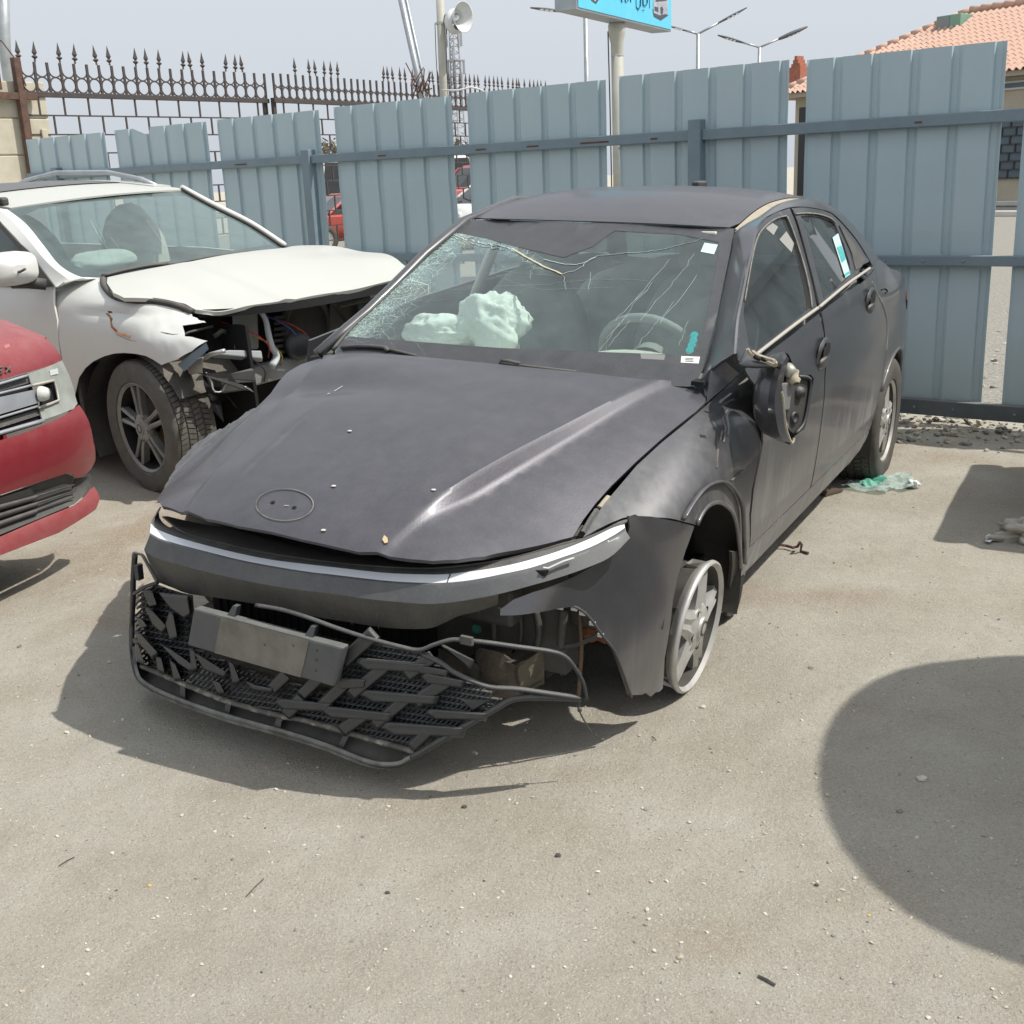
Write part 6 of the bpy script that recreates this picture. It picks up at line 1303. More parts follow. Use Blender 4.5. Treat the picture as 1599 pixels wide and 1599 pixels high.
# door side below the mirror, rear of the body
vdoor = panel('front_door', suv, S_SV, [(84, 447), (84, 475), (89, 500), (95, 560), (106, 642), (106, 700), (40, 700), (-140, 640), (-140, 430), (-60, 440), (0, 448), (50, 449)], M_WPAINT, res=.06, thick=.01)
mesh_obj('rear_door', fill(S_SV, [(-1.75, .3), (-1.75, 1.08), (-3.6, 1.12), (-3.75, .7), (-3.6, .35), (-3.3, .35), (-3.2, .6), (-2.95, .75), (-2.7, .72), (-2.45, .5), (-2.4, .3)], .12), M_WPAINT, suv, smooth=True, solid=.01)
M_SUVGL, *_ = emit_free_glass('suv_side_window', (.30, .38, .36), .25, (.24, .30, .29))
mesh_obj('side_window', fill(S_SV, [(-.98, 1.10), (-1.75, 1.46), (-2.6, 1.50), (-3.3, 1.48), (-3.6, 1.13)], .12, off=.004), M_SUVGL, suv)
mesh_obj('body_side', fill(HF(VF, 1, lambda x, z: -yv(x, z)), [(.35, .5), (.40, .85), (-.4, 1.0), (-1.6, 1.08), (-3.6, 1.12), (-3.75, .7), (-3.6, .35), (-.45, .3), (-.4, .55), (-.2, .75), (.15, .7)], .12, world_cam=Vector((0, 9, 1))), M_WPAINT, suv, smooth=True, solid=.01)
mesh_obj('tailgate', G().grid([[Vector((x, y, z)) for y in np.linspace(-.86, .86, 7)] for x, z in ((-3.35, 1.56), (-3.62, 1.15), (-3.78, .8), (-3.7, .35))]), M_WPAINT, suv, smooth=True, solid=.02)
# pillars, roof
pA = [(12, 327), (41, 350), (68, 383), (91, 412), (116, 428.5), (140, 435), (160, 434)]; pB = [(-12, 331), (0, 345), (27, 374), (52, 403), (76, 434), (86, 448), (100, 440)]
R1 = [S_VW.hit(x, y, .002) for x, y in spline(pA, 40)]; R2 = [S_SV.hit(x, y, .0) for x, y in spline(pB, 40)]
loft3('a_pillar', suv, [R1, [a.lerp(b, .5) + Vector((.01, -.015, .016)) for a, b in zip(R1, R2)], R2], M_WPAINT, 4, .006, True, None, VF.cam)
mesh_obj('a_pillar', G().tube([S_VW.hit(x, y, .0) for x, y in spline([(284, 293), (330, 318), (392, 349), (444, 383)], 16)], .020, 7), M_WPAINT, suv, smooth=True)
mesh_obj('pillar_seal', G().tube([S_VW.hit(x, y, .02) for x, y in spline([(284, 295), (330, 321), (392, 352), (442, 385)], 16)], .010, 6), M_BLACK, suv, smooth=True)
rows = [[Vector((xsw(y, 1.475) + (x + 1.31) - .0 * y, y, zrs(x, y))) for y in np.linspace(-.63, .63, 15)] for x in (-1.31, -1.36, -1.45, -1.6, -1.75)]
mesh_obj('roof', G().grid([[Vector((x + .10 * (1 - (y / .68) ** 2), y, zrs(x, y))) for y in np.linspace(-.64, .64, 15)] for x in (-1.31, -1.36, -1.45, -1.6, -1.8, -2.0)]), M_WHOOD, suv, smooth=True, solid=.01)
mesh_obj('roof_side', G().grid([[Vector((x, s * y, zrs(x, y) + .001)) for x in np.linspace(-1.5, -3.3, 10)] for s in (-1,) for y in (.50, .64)]), M_WHOOD, suv, smooth=True, solid=.01)
mesh_obj('roof_side', G().grid([[Vector((x, y, zrs(x, y) + .001)) for x in np.linspace(-1.5, -3.3, 10)] for y in (.50, .64)]), M_WHOOD, suv, smooth=True, solid=.01)
mesh_obj('sunroof', G().grid([[Vector((x + .10 * (1 - (y / .68) ** 2), y, zrs(x, y) + .006)) for y in np.linspace(-.50, .50, 13)] for x in np.linspace(-1.90, -3.2, 9)]), mat_('sunroof_glass', (.05, .055, .06), .25, dust=.5, dust_side=.2, dcol=(.22, .22, .215)), suv, smooth=True)
rz = lambda x, y, h: Vector((x, y, zrs(x, y) + h))
for s in (-1, 1): mesh_obj('roof_rail', G().tube([rz(-1.60, s * .60, .0), rz(-1.75, s * .60, .035), rz(-2.1, s * .60, .065), rz(-2.7, s * .60, .065), rz(-3.1, s * .60, .03), rz(-3.25, s * .60, 0)], .017, 7), M_GALV if s > 0 else M_BLACK, suv, smooth=True)
mesh_obj('rail_foot', G().box(rz(-1.50, -.62, .01), (.26, .05, .05)), M_BLACK, suv, bevel=.015)
vws = panel('windscreen', suv, S_VW, [(13, 327), (124, 309), (285, 297), (330, 320), (392, 351), (442, 386), (330, 405), (262, 416), (206, 425), (159, 436), (142, 437), (116, 430), (91, 413), (68, 384), (41, 351)], M_WIND2, res=.05, thick=0)
def set_sh2(o, fn):
    at = o.data.attributes.new('shatter', 'FLOAT', 'POINT'); out_ = []
    for v in o.data.vertices:
        w_ = VF.m @ v.co; q = AX.transposed() @ (w_ - CAM); out_.append(fn(q.x / q.z * FPX + CXY, q.y / q.z * FPX + CXY))
    at.data.foreach_set('value', out_)
set_sh2(vws, lambda x, y: max(0, .30 - math.hypot(x - 160, y - 385) / 260))
panel('frit_band', suv, S_VW, [(13, 327), (124, 309), (285, 297), (330, 320), (392, 351), (442, 386), (330, 405), (262, 416), (206, 425), (159, 436), (142, 437), (116, 430), (91, 413), (68, 384), (41, 351)], M_FRIT, res=.05, thick=0, off=-.008,
      holes_px=[[(34, 338), (60, 326), (124, 316), (240, 307), (290, 306), (330, 325), (385, 352), (424, 381), (330, 396), (262, 408), (200, 418), (165, 424), (140, 424), (116, 414), (92, 396), (66, 368)]]).parent = vws
for px in ([(140, 345), (158, 375), (168, 388)], [(150, 350), (165, 380)], [(172, 370), (190, 392)], [(230, 345), (258, 387)], [(142, 343), (152, 365)]): mesh_obj('crack', G().tube([S_VW.hit(x, y, .004) for x, y in spline(px, 8)], .0011, 4), M_CRACK, vws)
mesh_obj('wiper', G().tube([S_VW.hit(x, y, .02) for x, y in spline([(160, 431), (200, 421), (240, 414), (262, 413)], 12)], .012, 6).tube([S_VW.hit(x, y, .02) for x, y in spline([(262, 414), (330, 401), (390, 393)], 10)], .008, 6), M_BLACK, suv, smooth=True)
mesh_obj('airbag', blob(VF.plane(160, 408, 0, -.84), (.14, .22, .07), 2.4, 22, .18, .06), M_BAG, suv, smooth=True)
mesh_obj('dashboard', G().grid([[Vector((x, y, z)) for y in np.linspace(-.72, .72, 9)] for x, z in ((-.42, 1.07), (-.75, 1.08), (-.9, 1.02), (-.92, .7))]), mat_('suv_dash', (.10, .105, .10), .8), suv, smooth=True)
for y in (-.38, .38): mesh_obj('seat', blob((-1.65, y, 1.0), (.14, .26, .42), y, 14, .08, .02), M_INTB if y > 0 else M_INTD, suv, smooth=True)
mesh_obj('cabin_floor', G().box((-1.9, 0, .55), (3.2, 1.6, .1)), M_DARK, suv)
mesh_obj('headliner', G().grid([[Vector((x, y, zrs(x, y) - .05)) for y in (-.6, 0, .6)] for x in (-1.45, -2.2, -3.2)]), M_HEAD, suv)
mesh_obj('rear_wall', G().box((-3.2, 0, 1.0), (.05, 1.5, .9)), M_INTD, suv)
# black sail at the window corner, mirror
panel('window_sail', suv, S_SV, [(42, 390), (84, 446), (60, 449), (0, 447), (-60, 440), (-60, 345), (0, 347), (26, 376)], M_BLACK, off=-.01, res=.06, thick=.01, holes_px=[[(-52, 352), (-4, 352), (20, 378), (38, 402), (40, 424), (-52, 432)]])
panel('door_glass', suv, S_SV, [(-56, 350), (-2, 350), (22, 377), (40, 402), (42, 426), (-56, 434)], M_SUVGL, off=-.006, res=.1, thick=0)
mm_ = []
for k, (dx, s) in enumerate(((.10, .25), (.085, .75), (.04, .97), (-.03, 1.0), (-.06, .96))):
    c = VF.plane(14, 420, 1, -1.10) + Vector((dx, 0, 0)); mm_.append([c + Vector((0, .145 * s * math.copysign(abs(math.cos(a)) ** .6, math.cos(a)), .085 * s * math.copysign(abs(math.sin(a)) ** .6, math.sin(a)))) for a in np.linspace(0, 2 * math.pi, 25)[:-1]])
vmir = mesh_obj('side_mirror', G().grid(mm_, True).add(mm_[0], [tuple(range(24))]).add(mm_[-1], [tuple(range(24))]), M_WPAINT, suv, smooth=True, auto=50)
mesh_obj('mirror_foot', G().tube([VF.plane(18, 440, 1, -1.06), VF.plane(45, 441, 1, -1.0), VF.plane(72, 444, 1, -.93)], [.035, .032, .03], 9), M_BLACK, vmir, smooth=True)
mesh_obj('indicator_strip', G().tube([VF.plane(x, y, 1, -1.11) + Vector((.10, 0, 0)) for x, y in ((0, 425), (15, 424), (22, 420))], .007, 5), M_GRILLE, vmir)
# front-right wheel
vr, vmx = alloy('suv', suv, Vector((-.02, -.928, .375)), .236, .10, mat_('suv_alloy', (.34, .34, .33), .4, metal=.7, col2=(.22, .22, .22), nscale=6, dust=.3, dust_side=.22, dcol=(.22, .20, .17)), 5, .04, side=-1, twin=True, dark=M_DARK, steer=R_(-8))
vr.name = 'front_rim'
tyre(suv, vmx, .232, .352, .235, mat_('suv_tyre', (.035, .034, .032), .85, col2=(.06, .056, .05), nscale=10, dust=.55, dust_side=.34, dcol=(.22, .205, .175)), lambda p: -p.y * .0437, True, 80)
for x in (-2.9,):
    o_, m_ = alloy('suvr', suv, Vector((x, -.93, .40)), .236, .10, bpy.data.materials['suv_alloy'], 5, .04, side=-1, twin=True, dark=M_DARK); tyre(suv, m_, .232, .36, .235, bpy.data.materials['suv_tyre'], None, False)
for x in (-2.9, -.02):
    o_, m_ = alloy('suvl', suv, Vector((x, .93, .33)), .236, .10, bpy.data.materials['suv_alloy'], 5, .04, side=1, twin=True, dark=M_DARK); tyre(suv, m_, .232, .36, .235, bpy.data.materials['suv_tyre'], None, False)
mesh_obj('wheel_liner', G().grid([[Vector((-.04 + .43 * math.cos(a), y, .36 + .41 * math.sin(a))) for a in np.linspace(.5, 3.6, 20)] for y in (-.93, -.45)]), M_LINER, suv, smooth=True)
mesh_obj('liner_wall', G().box((-.05, -.50, .5), (.9, .02, .7)), M_DARK, suv)
mesh_obj('underbody', G().box((-1.7, 0, .38), (3.4, 1.5, .2)), M_DARK, suv)
mesh_obj('rear_splash', G().box((-.50, -.80, .42), (.03, .26, .5)), M_LINER, suv)
# what shows in the open engine bay
mesh_obj('condenser', G().box((.16, .10, .72), (.03, 1.0, .40)), mat_('condenser_grey', (.13, .13, .125), .7, col2=(.20, .19, .175), nscale=60, stretch=(1, 1, 40)), suv)
for k in range(12): mesh_obj('condenser_tube', G().tube([Vector((.185, -.38, .55 + k * .03)), Vector((.185, .58, .55 + k * .03))], .006, 5), M_GALV if k % 2 else M_TRIM, suv)
mesh_obj('crash_bar', G().box((.27, .10, .56), (.07, 1.15, .10)), mat_('bar_primer', (.30, .31, .31), .6, col2=(.22, .22, .21), nscale=9), suv, bevel=.012)
for k, (y0, z0, cc) in enumerate(((-.5, .86, (.5, .06, .05)), (-.42, .80, (.45, .36, .06)), (-.30, .88, (.05, .10, .35)), (-.55, .74, (.04, .04, .04)), (-.2, .84, (.5, .06, .05)))):
    mesh_obj('loose_wire', G().tube([Vector(q) for q in spline([(.20, y0, z0), (.34, y0 + .06, z0 - .05), (.36, y0 + .16, z0 - .14), (.30, y0 + .20, z0 - .22)], 12)], .004, 5), mat_('wire_%d' % k, cc, .6), suv, smooth=True)

bay = mesh_obj('engine_bay', G().box((-.05, .05, .70), (.50, 1.30, .50)), M_DARK, suv)
def vq(nm, px, x0, x1, mat, **k): return mesh_obj(nm, G().hexa([VF.plane(x, y, 0, x0) for x, y in px], [VF.plane(x, y, 0, x1) for x, y in px]), mat, suv, **k)
vq('washer_tank', [(362, 487), (402, 486), (404, 545), (366, 548)], .30, .18, mat_('tank_grey', (.34, .345, .33), .6, col2=(.26, .26, .25), nscale=8), bevel=.012)
vq('support_strut', [(404, 487), (414, 486), (434, 548), (440, 565), (420, 566), (421, 545)], .36, .33, mat_('strut_pale', (.56, .60, .62), .5)) if False else mesh_obj('support_strut', G().tube([VF.plane(x, y, 0, .36) for x, y in spline([(408, 487), (415, 500), (419, 520), (424, 540), (432, 556), (424, 572)], 20)], [.020 + .010 * (i / 19) for i in range(20)], 6, flat=.5), mat_('strut_pale', (.56, .60, .62), .5), suv, smooth=True)
mesh_obj('lower_beam', G().hexa([VF.plane(x, y, 0, .38) for x, y in ((324, 552), (358, 546), (408, 547), (410, 560))], [VF.plane(x, y, 0, .33) for x, y in ((324, 558), (358, 556), (408, 556), (410, 566))]), mat_('beam_pale', (.44, .47, .48), .55), suv, bevel=.006)
for k in range(7): mesh_obj('cooling_rib', G().hexa([VF.plane(x, y, 0, .30) for x, y in ((428, 494 + k * 9), (446, 492 + k * 9), (446, 497 + k * 9), (428, 499 + k * 9))], [VF.plane(x, y, 0, .27) for x, y in ((428, 494 + k * 9), (446, 492 + k * 9), (446, 497 + k * 9), (428, 499 + k * 9))]), M_TRIM, suv)
fc = VF.plane(478, 512, 0, .26)
mesh_obj('fan_shroud', G().lathe([(.19, 0), (.185, .03), (.16, .03), (.155, .0)], fc, (1, 0, 0), 28), M_TRIM, suv, smooth=True)
mesh_obj('fan_plate', G().lathe([(.001, -.01), (.185, -.01)], fc, (1, 0, 0), 28), M_GRBACK, suv)
mesh_obj('horn_disc', G().lathe([(.001, .03), (.05, .028), (.075, .015), (.08, 0), (.06, -.02)], VF.plane(466, 540, 0, .34), (.9, -.4, .1), 20), M_GRILLE, suv, smooth=True)
for k in range(34):
    x, y = RNG.uniform(322, 540), RNG.uniform(508, 575)
    if y > 560 - (x - 318) * .32: continue
    p = VF.plane(x, y, 0, RNG.uniform(.16, .30)); d = Vector((RNG.normal(-.04, .03), RNG.normal(0, .09), RNG.normal(-.02, .05))); mesh_obj('hose', G().tube([p, p + d * .5 + Vector((.02, 0, .02)), p + d], RNG.uniform(.005, .016), 6), [M_BLACK, M_TRIM, M_GRBACK, M_GRILLE][k % 4], suv, smooth=True)
vq('air_box', [(338, 590), (358, 580), (398, 574), (402, 598), (392, 610), (344, 616)], .46, .25, M_TRIM, bevel=.012)
vq('lower_shroud', [(316, 574), (336, 578), (352, 612), (372, 640), (350, 660), (332, 640), (318, 600)], .42, .38, M_DARK)
mesh_obj('splash_edge', G().tube([VF.plane(x, y, 0, .45) for x, y in spline([(322, 582), (330, 596), (336, 612), (360, 608), (384, 604)], 16)], .004, 5), M_SCR, suv)
vq('radiator_frame', [(515, 470), (620, 438), (600, 470), (560, 520), (515, 560)], .30, .24, M_GRBACK)
vq('radiator_post', [(560, 462), (570, 459), (566, 510), (556, 520)], .34, .30, M_TRIM)
vq('bracket_tab', [(580, 450), (590, 447), (588, 462), (578, 466)], .36, .34, mat_('tab_pale', (.35, .36, .35), .6))
mesh_obj('frame_rail', G().tube([VF.plane(x, y, 0, .35) for x, y in ((530, 478), (560, 471), (600, 462))], .012, 5), M_GRBACK, suv)
mesh_obj('lamp_socket', G().lathe([(.001, .03), (.02, .025), (.028, 0)], VF.plane(492, 549, 0, .40), (.8, -.5, .3), 12), M_WHITE, suv, smooth=True)

# ================================================================== red SUV, front corner
RF = Frame((-1.735, 4.66, 0), R_(-16), 0)
red = thing('red_suv', 'dusty red SUV whose front corner with headlamp shows at the left edge', 'car', matrix=RF.m)
M_REDP = mat_('dusty_red_paint', (.26, .012, .026), .32, metal=.25, coat=.45, dust=.24, dust_side=.035, sidez=(.15, .70, .06), dcol=(.42, .33, .28))
M_REDLIP = mat_('red_lip', (.24, .014, .026), .42, dust=.22, dust_side=.18, dcol=(.42, .30, .26))
def xr(y, z):
    t = y + .20; x = -.60 * max(0, t) ** 2.2 - .02 * max(0, -t)
    x += sint(z, [.12, .20, .28, .34, .50, .62, .70, .80, .90, .96, 1.0, 1.06], [.0, .02, .02, -.01, .03, .03, .0, -.02, -.05, -.10, -.18, -.40])
    return x
S_RED = HF(RF, 0, xr)
def rp(nm, px, mat, off=0.0, res=.03, thick=.006, **k): return panel(nm, red, S_RED, px, mat, off=off, res=res, thick=thick, **k)
rhood = rp('hood', [(-60, 500), (0, 506), (26, 510), (52.5, 518), (71, 528.6), (84, 540), (94.6, 556), (97, 561.5), (79, 570.6), (43, 581), (0, 593), (-60, 612)], M_REDP, res=.02)
rlamp = rp('headlamp', [(44, 583.5), (70, 574), (97, 563), (108, 586), (115, 607), (121, 630), (115.6, 637.6), (90, 648), (66.5, 656), (62, 637.6), (92, 626), (85, 594), (50, 603.5)], mat_('headlamp_lens', (.25, .27, .25), .18, coat=.8, col2=(.36, .38, .35), nscale=9, dust=.15, dust_side=.12, dcol=(.42, .42, .36)), .004)
mesh_obj('lamp_chrome', G().tube([S_RED.hit(x, y, .010) for x, y in ((50, 602), (72, 597), (84, 594), (88, 606), (92, 625), (78, 631), (60, 637))], .006, 6), M_CHROME, rlamp, smooth=True)
mesh_obj('lamp_recess', G().add([S_RED.hit(x, y, -.01) for x, y in ((60, 603), (83, 596), (90, 624), (62, 634))], [(0, 1, 2, 3)]), M_DARK, rlamp)
mesh_obj('lamp_white_panel', G().box(S_RED.hit(84, 581, .008), (.004, .05, .02)), M_WHITE, rlamp)  # small plain white block on the lens
mesh_obj('lamp_bulb', G().lathe([(.001, .035), (.022, .03), (.03, .01), (.03, 0)], S_RED.hit(63, 615, .02), (.9, .2, 0), 16), mat_('bulb_glass', (.62, .62, .58), .2, coat=.5), rlamp, smooth=True)
rgr = rp('grille', [(-60, 612), (0, 596), (42, 583), (50, 604), (62, 638), (66, 661), (0, 681), (-60, 698)], M_DARK, -.02)
M_RBAR = mat_('grille_bar_silver', (.42, .45, .50), .35, metal=.6, col2=(.36, .38, .42), nscale=9, dust=.25, dust_side=.12)
def rbar(pts, r, fl=.6, off=.008, mat=None): mesh_obj('grille_bar', G().tube([S_RED.hit(x, y, off) for x, y in polyline(pts, 10)], r, 8, flat=fl), mat or M_RBAR, rgr, smooth=True)
panel('grille_centre_bar', red, S_RED, [(-60, 634), (0, 620), (52, 608.7), (70, 610), (75, 614), (57, 630), (0, 647), (-60, 662)], M_RBAR, off=.016, res=.02, thick=.02).parent = rgr
rbar([(-60, 615), (0, 599), (43, 586)], .009); rbar([(-60, 630), (0, 614), (48, 602)], .008); rbar([(-60, 670), (0, 652), (60, 634)], .008); rbar([(-60, 692), (0, 676), (66, 657)], .013)
for px in ([(-60, 619), (0, 603), (45, 590), (46, 598), (0, 611), (-60, 627)], [(-60, 672), (0, 657), (61, 638), (63, 648), (0, 668), (-60, 684)]): panel('grille_mesh', red, S_RED, px, mat_('mesh_grey', (.09, .09, .095), .7, col2=(.02, .02, .02), nscale=160, dust=.2, dust_side=.12), off=-.006, res=.03, thick=0).parent = rgr
rbump = rp('bumper', [(-60, 703), (0, 687.6), (35, 677), (68, 664), (95, 652), (123.5, 632), (131, 643), (139, 658.7), (146, 690), (149, 719), (143, 732), (131, 743), (119.5, 746.7), (113, 740), (105, 738.8), (60, 753), (0, 773), (-60, 792)], M_REDP, .004, .018)
rlow = rp('lower_grille', [(-60, 794), (0, 775.6), (60, 755), (105, 740), (115.6, 745), (117, 786), (70, 806), (0, 835), (-60, 860)], mat_('lower_grille_grey', (.035, .037, .04), .6, dust=.35, dust_side=.22, dcol=(.24, .235, .21)), -.012, .03)
for d in (0, 1, 2): mesh_obj('grille_bar', G().tube([S_RED.hit(x, y, .004) for x, y in ((-60, 806 + d * 14), (0, 792 + d * 13), (55, 777 + d * 11), (60, 774 + d * 11), (116, 757 + d * 9.5))], [.011, .011, .010, .004, .003], 6), M_TRIM, rlow, smooth=True)
mesh_obj('plate_edge', G().add([S_RED.hit(x, y, .0) for x, y in ((-60, 795), (0, 777), (48, 762), (56, 778), (0, 794), (-60, 812))], [(0, 1, 2, 3, 4, 5)]), M_TRIM, rlow)
rfog = rp('fog_recess', [(118, 747), (131, 745), (142, 742), (139, 758.5), (128, 776), (116, 787)], M_TRIM, -.02, .02)
rp('bumper_lip', [(-60, 862), (0, 838), (60, 812), (118, 788), (130, 778), (141, 764), (147, 760), (156, 777), (150, 795), (125, 812), (92, 832), (45, 850), (0, 867.5), (-60, 890)], M_REDLIP, .012, .02)
def rletter(strokes): mesh_obj('badge_letter', G().tube([S_RED.hit(*p, .006) for p in strokes[0]], .0035, 4) if len(strokes) == 1 else [g_ := G()] and [g_.tube([S_RED.hit(*p, .006) for p in s], .0035, 4) for s in strokes] and g_, M_TRIM, rhood)
rletter([[(8, 573), (17, 580)], [(16, 571.5), (9, 582)]]); rletter([[(-3, 575), (-3, 585), (4, 583)], [(-3, 580), (3, 578)], [(-3, 575), (4, 573)]]); rletter([[(-14, 577.5), (-14, 588), (-7, 586)]])
mesh_obj('worn_patch', G().add([S_RED.hit(x, y, .002) for x, y in ((6, 540), (14, 536), (16, 541), (8, 545))], [(0, 1, 2, 3)]), mat_('worn_red', (.40, .14, .13), .7), rhood)
# rest of its body, outside the picture
hz = [(-.10, .96), (-.28, 1.03), (-.6, 1.08), (-1.25, 1.13)]
mesh_obj('hood_top', G().grid([[Vector((x - .60 * max(0, y + .20) ** 2.2 * (1 if x > -.3 else .0), y, z - .02 * (y + .75) ** 2)) for y in np.linspace(-1.5, .0, 12)] for x, z in hz]), M_REDP, red, smooth=True, solid=.01)
mesh_obj('body', G().grid([[Vector((x, .0 + .02 * math.sin(z * 3), z)) for z in (.3, .6, .9, 1.08)] for x in (-.42, -1.0, -2.0, -3.4, -4.3)]).grid([[Vector((x, -1.78, z)) for z in (.3, .6, .9, 1.08)] for x in (-.42, -1.0, -2.0, -3.4, -4.3)]).grid([[Vector((-4.3, y, z)) for y in (-1.78, 0)] for z in (.3, 1.1)]), M_REDP, red, solid=.02)
mesh_obj('cabin_glass', G().grid([[Vector((x, y, z)) for y in (-1.70, -.08)] for x, z in ((-1.25, 1.12), (-1.85, 1.62))]).grid([[Vector((x, -.06 - .08 * (z - 1.1) / .5, z)) for x in (-1.3, -4.2)] for z in (1.1, 1.62)]), M_SIDEGLASS, red)
mesh_obj('roof', G().box((-3.05, -.89, 1.66), (2.6, 1.6, .06)), M_REDP, red, bevel=.02)
for x in (-.95, -3.75):
    for y, sd in ((.01, 1), (-1.79, -1)):
        o_, m_ = alloy('redw', red, Vector((x, y, .36)), .24, .1, M_SILVER, 5, .04, side=sd); tyre(red, m_, .236, .36, .22, M_RUBBER, None, False)
mesh_obj('underbody', G().box((-2.3, -.89, .35), (3.9, 1.5, .15)), M_DARK, red)
mesh_obj('added_shade_floor', G().box((-.50, -.86, .26), (.86, 1.55, .03)), M_DARK, red)  # added board that fills the lit gap in the shadow below
mesh_obj('radiator', G().box((-.42, -.85, .62), (.1, 1.3, .6)), M_DARK, red)

# ================================================================== simpler vehicles: behind the fences, and outside the frame to the right
def simple_car(name, label, cat, m, L, W, H, zbelt, col, hoodl=.9, rearl=.4, van=False, group=None, hood_z=None):
    t = thing(name, label, cat, matrix=m, group=group); pm_ = mat_(name + '_paint', col, .4, coat=.4, dust=.15, dust_side=.08)
    hw = W / 2; hz_ = hood_z or zbelt; st = []
    xs = [L / 2, L / 2 - .06, L / 2 - .25, L / 2 - hoodl, L / 2 - hoodl - .05, -L / 2 + rearl, -L / 2 + .15, -L / 2 + .04, -L / 2]
    rows = []
    for i, x in enumerate(xs):
        w_ = hw * (.50 if i == 0 else .78 if i in (1, 8) else .94 if i in (2, 7) else 1); top = hz_ - (.18 if i == 0 else .08 if i == 1 else 0) if i <= 3 else (zbelt - (.1 if i == 8 else 0)); z0 = .28 + (.10 if i in (0, 8) else 0)
        rows.append([Vector((x, s * k * w_, z)) for s, k, z in ((-1, .86, z0), (-1, .98, z0 + .12), (-1, 1, .55), (-1, .985, top - .06), (-1, .90, top), (-1, .4, top + .02), (1, .4, top + .02), (1, .90, top), (1, .985, top - .06), (1, 1, .55), (1, .98, z0 + .12), (1, .86, z0))])
    mesh_obj('body', G().grid(rows, True).add(rows[0], [tuple(range(12))]).add(rows[-1], [tuple(range(12))]), pm_, t, smooth=True, auto=38)
    xf, xb = L / 2 - hoodl, -L / 2 + rearl * (.25 if van else 1.0); rk = .18 if van else .55
    def ring(x0, x1, z, k): return [Vector((x0, -hw * k, z)), Vector((x0 + .08, 0, z)), Vector((x0, hw * k, z)), Vector((x1, hw * k, z)), Vector((x1 - .05, 0, z)), Vector((x1, -hw * k, z))]
    a_, b_, c_ = ring(xf, xb, zbelt, .93), ring(xf - rk, xb + rk * .45, H - .07, .76), ring(xf - rk - .12, xb + rk * .45 + .1, H, .66)
    mesh_obj('windows', G().grid([a_, b_], True), M_SIDEGLASS if not van else M_SIDEGLASS, t, smooth=False)
    mesh_obj('cabin_core', G().grid([[p * .97 + Vector((0, 0, .0)) for p in a_], [p * .96 for p in b_]], True), M_DARK, t)
    mesh_obj('roof', G().grid([b_, c_], True).add(c_, [(0, 1, 2, 3, 4, 5)]), pm_, t, smooth=True, auto=60)
    for k in (0, 2, 3, 5): mesh_obj('pillar', G().tube([a_[k], b_[k]], .04, 6), pm_, t)
    for s in (-1, 1):
        mesh_obj('pillar', G().tube([(a_[2] if s > 0 else a_[0]).lerp(a_[3] if s > 0 else a_[5], .5), (b_[2] if s > 0 else b_[0]).lerp(b_[3] if s > 0 else b_[5], .5)], .035, 6), pm_, t)
        for x in (L / 2 - .85, -L / 2 + .85):
            wl_ = mesh_obj('wheel', G().lathe([(.19, .0), (.21, .012), (.30, .01), (.32, -.02), (.32, -.18), (.2, -.2)], (x, s * (hw + .005), .32), (0, s, 0), 24), M_RUBBER, t, smooth=True)
            mesh_obj('rim', G().lathe([(.001, .004), (.06, .006), (.18, -.012), (.2, .002)], (x, s * (hw + .006), .32), (0, s, 0), 20), M_SILVER, wl_, smooth=True)
        mesh_obj('headlight', G().box((L / 2 - .05, s * hw * .68, hz_ - .20), (.10, .34, .12)), M_WHITE, t, bevel=.03); mesh_obj('tail_light', G().box((-L / 2 + .04, s * hw * .72, zbelt - .22), (.10, .22, .16)), M_RED, t, bevel=.02)
    mesh_obj('grille', G().box((L / 2 + .0, 0, .52), (.04, W * .5, .16)), M_BLACK, t)
    return t
def mz(x, y, ang): return Matrix.Translation((x, y, 0)) @ Matrix.Rotation(R_(ang), 4, 'Z')
p = at_depth(531, 345, 27.5); simple_car('parked_car', 'red car glimpsed low through the fence gap by the iron post', 'car', mz(p.x + .5, p.y + .8, -150), 4.5, 1.78, 1.30, .86, (.42, .05, .035), 1.0, .8, hood_z=.86)
p = at_depth(520, 290, 33.0); simple_car('white_van', 'white van glimpsed above the red car through the fence gap', 'van', mz(p.x + 1.2, p.y + 1.0, -160), 5.2, 2.0, 2.15, 1.25, (.62, .64, .64), .7, .3, True)
p = at_depth(731, 300, 31.0); simple_car('parked_pickup', 'red pickup bonnet glimpsed through the fence gap under the telecom mast', 'pickup', mz(p.x + .8, p.y + 1.2, -140), 5.2, 1.9, 1.85, 1.28, (.40, .035, .05), 1.3, 1.6, hood_z=1.28)
p = at_depth(733, 333, 26.5); simple_car('parked_car', 'white car glimpsed in the fence gap just left of the sedan roof', 'car', mz(p.x + 1.0, p.y + .9, -140), 4.4, 1.75, 1.42, .98, (.72, .73, .72), 1.0, .6, hood_z=.95)
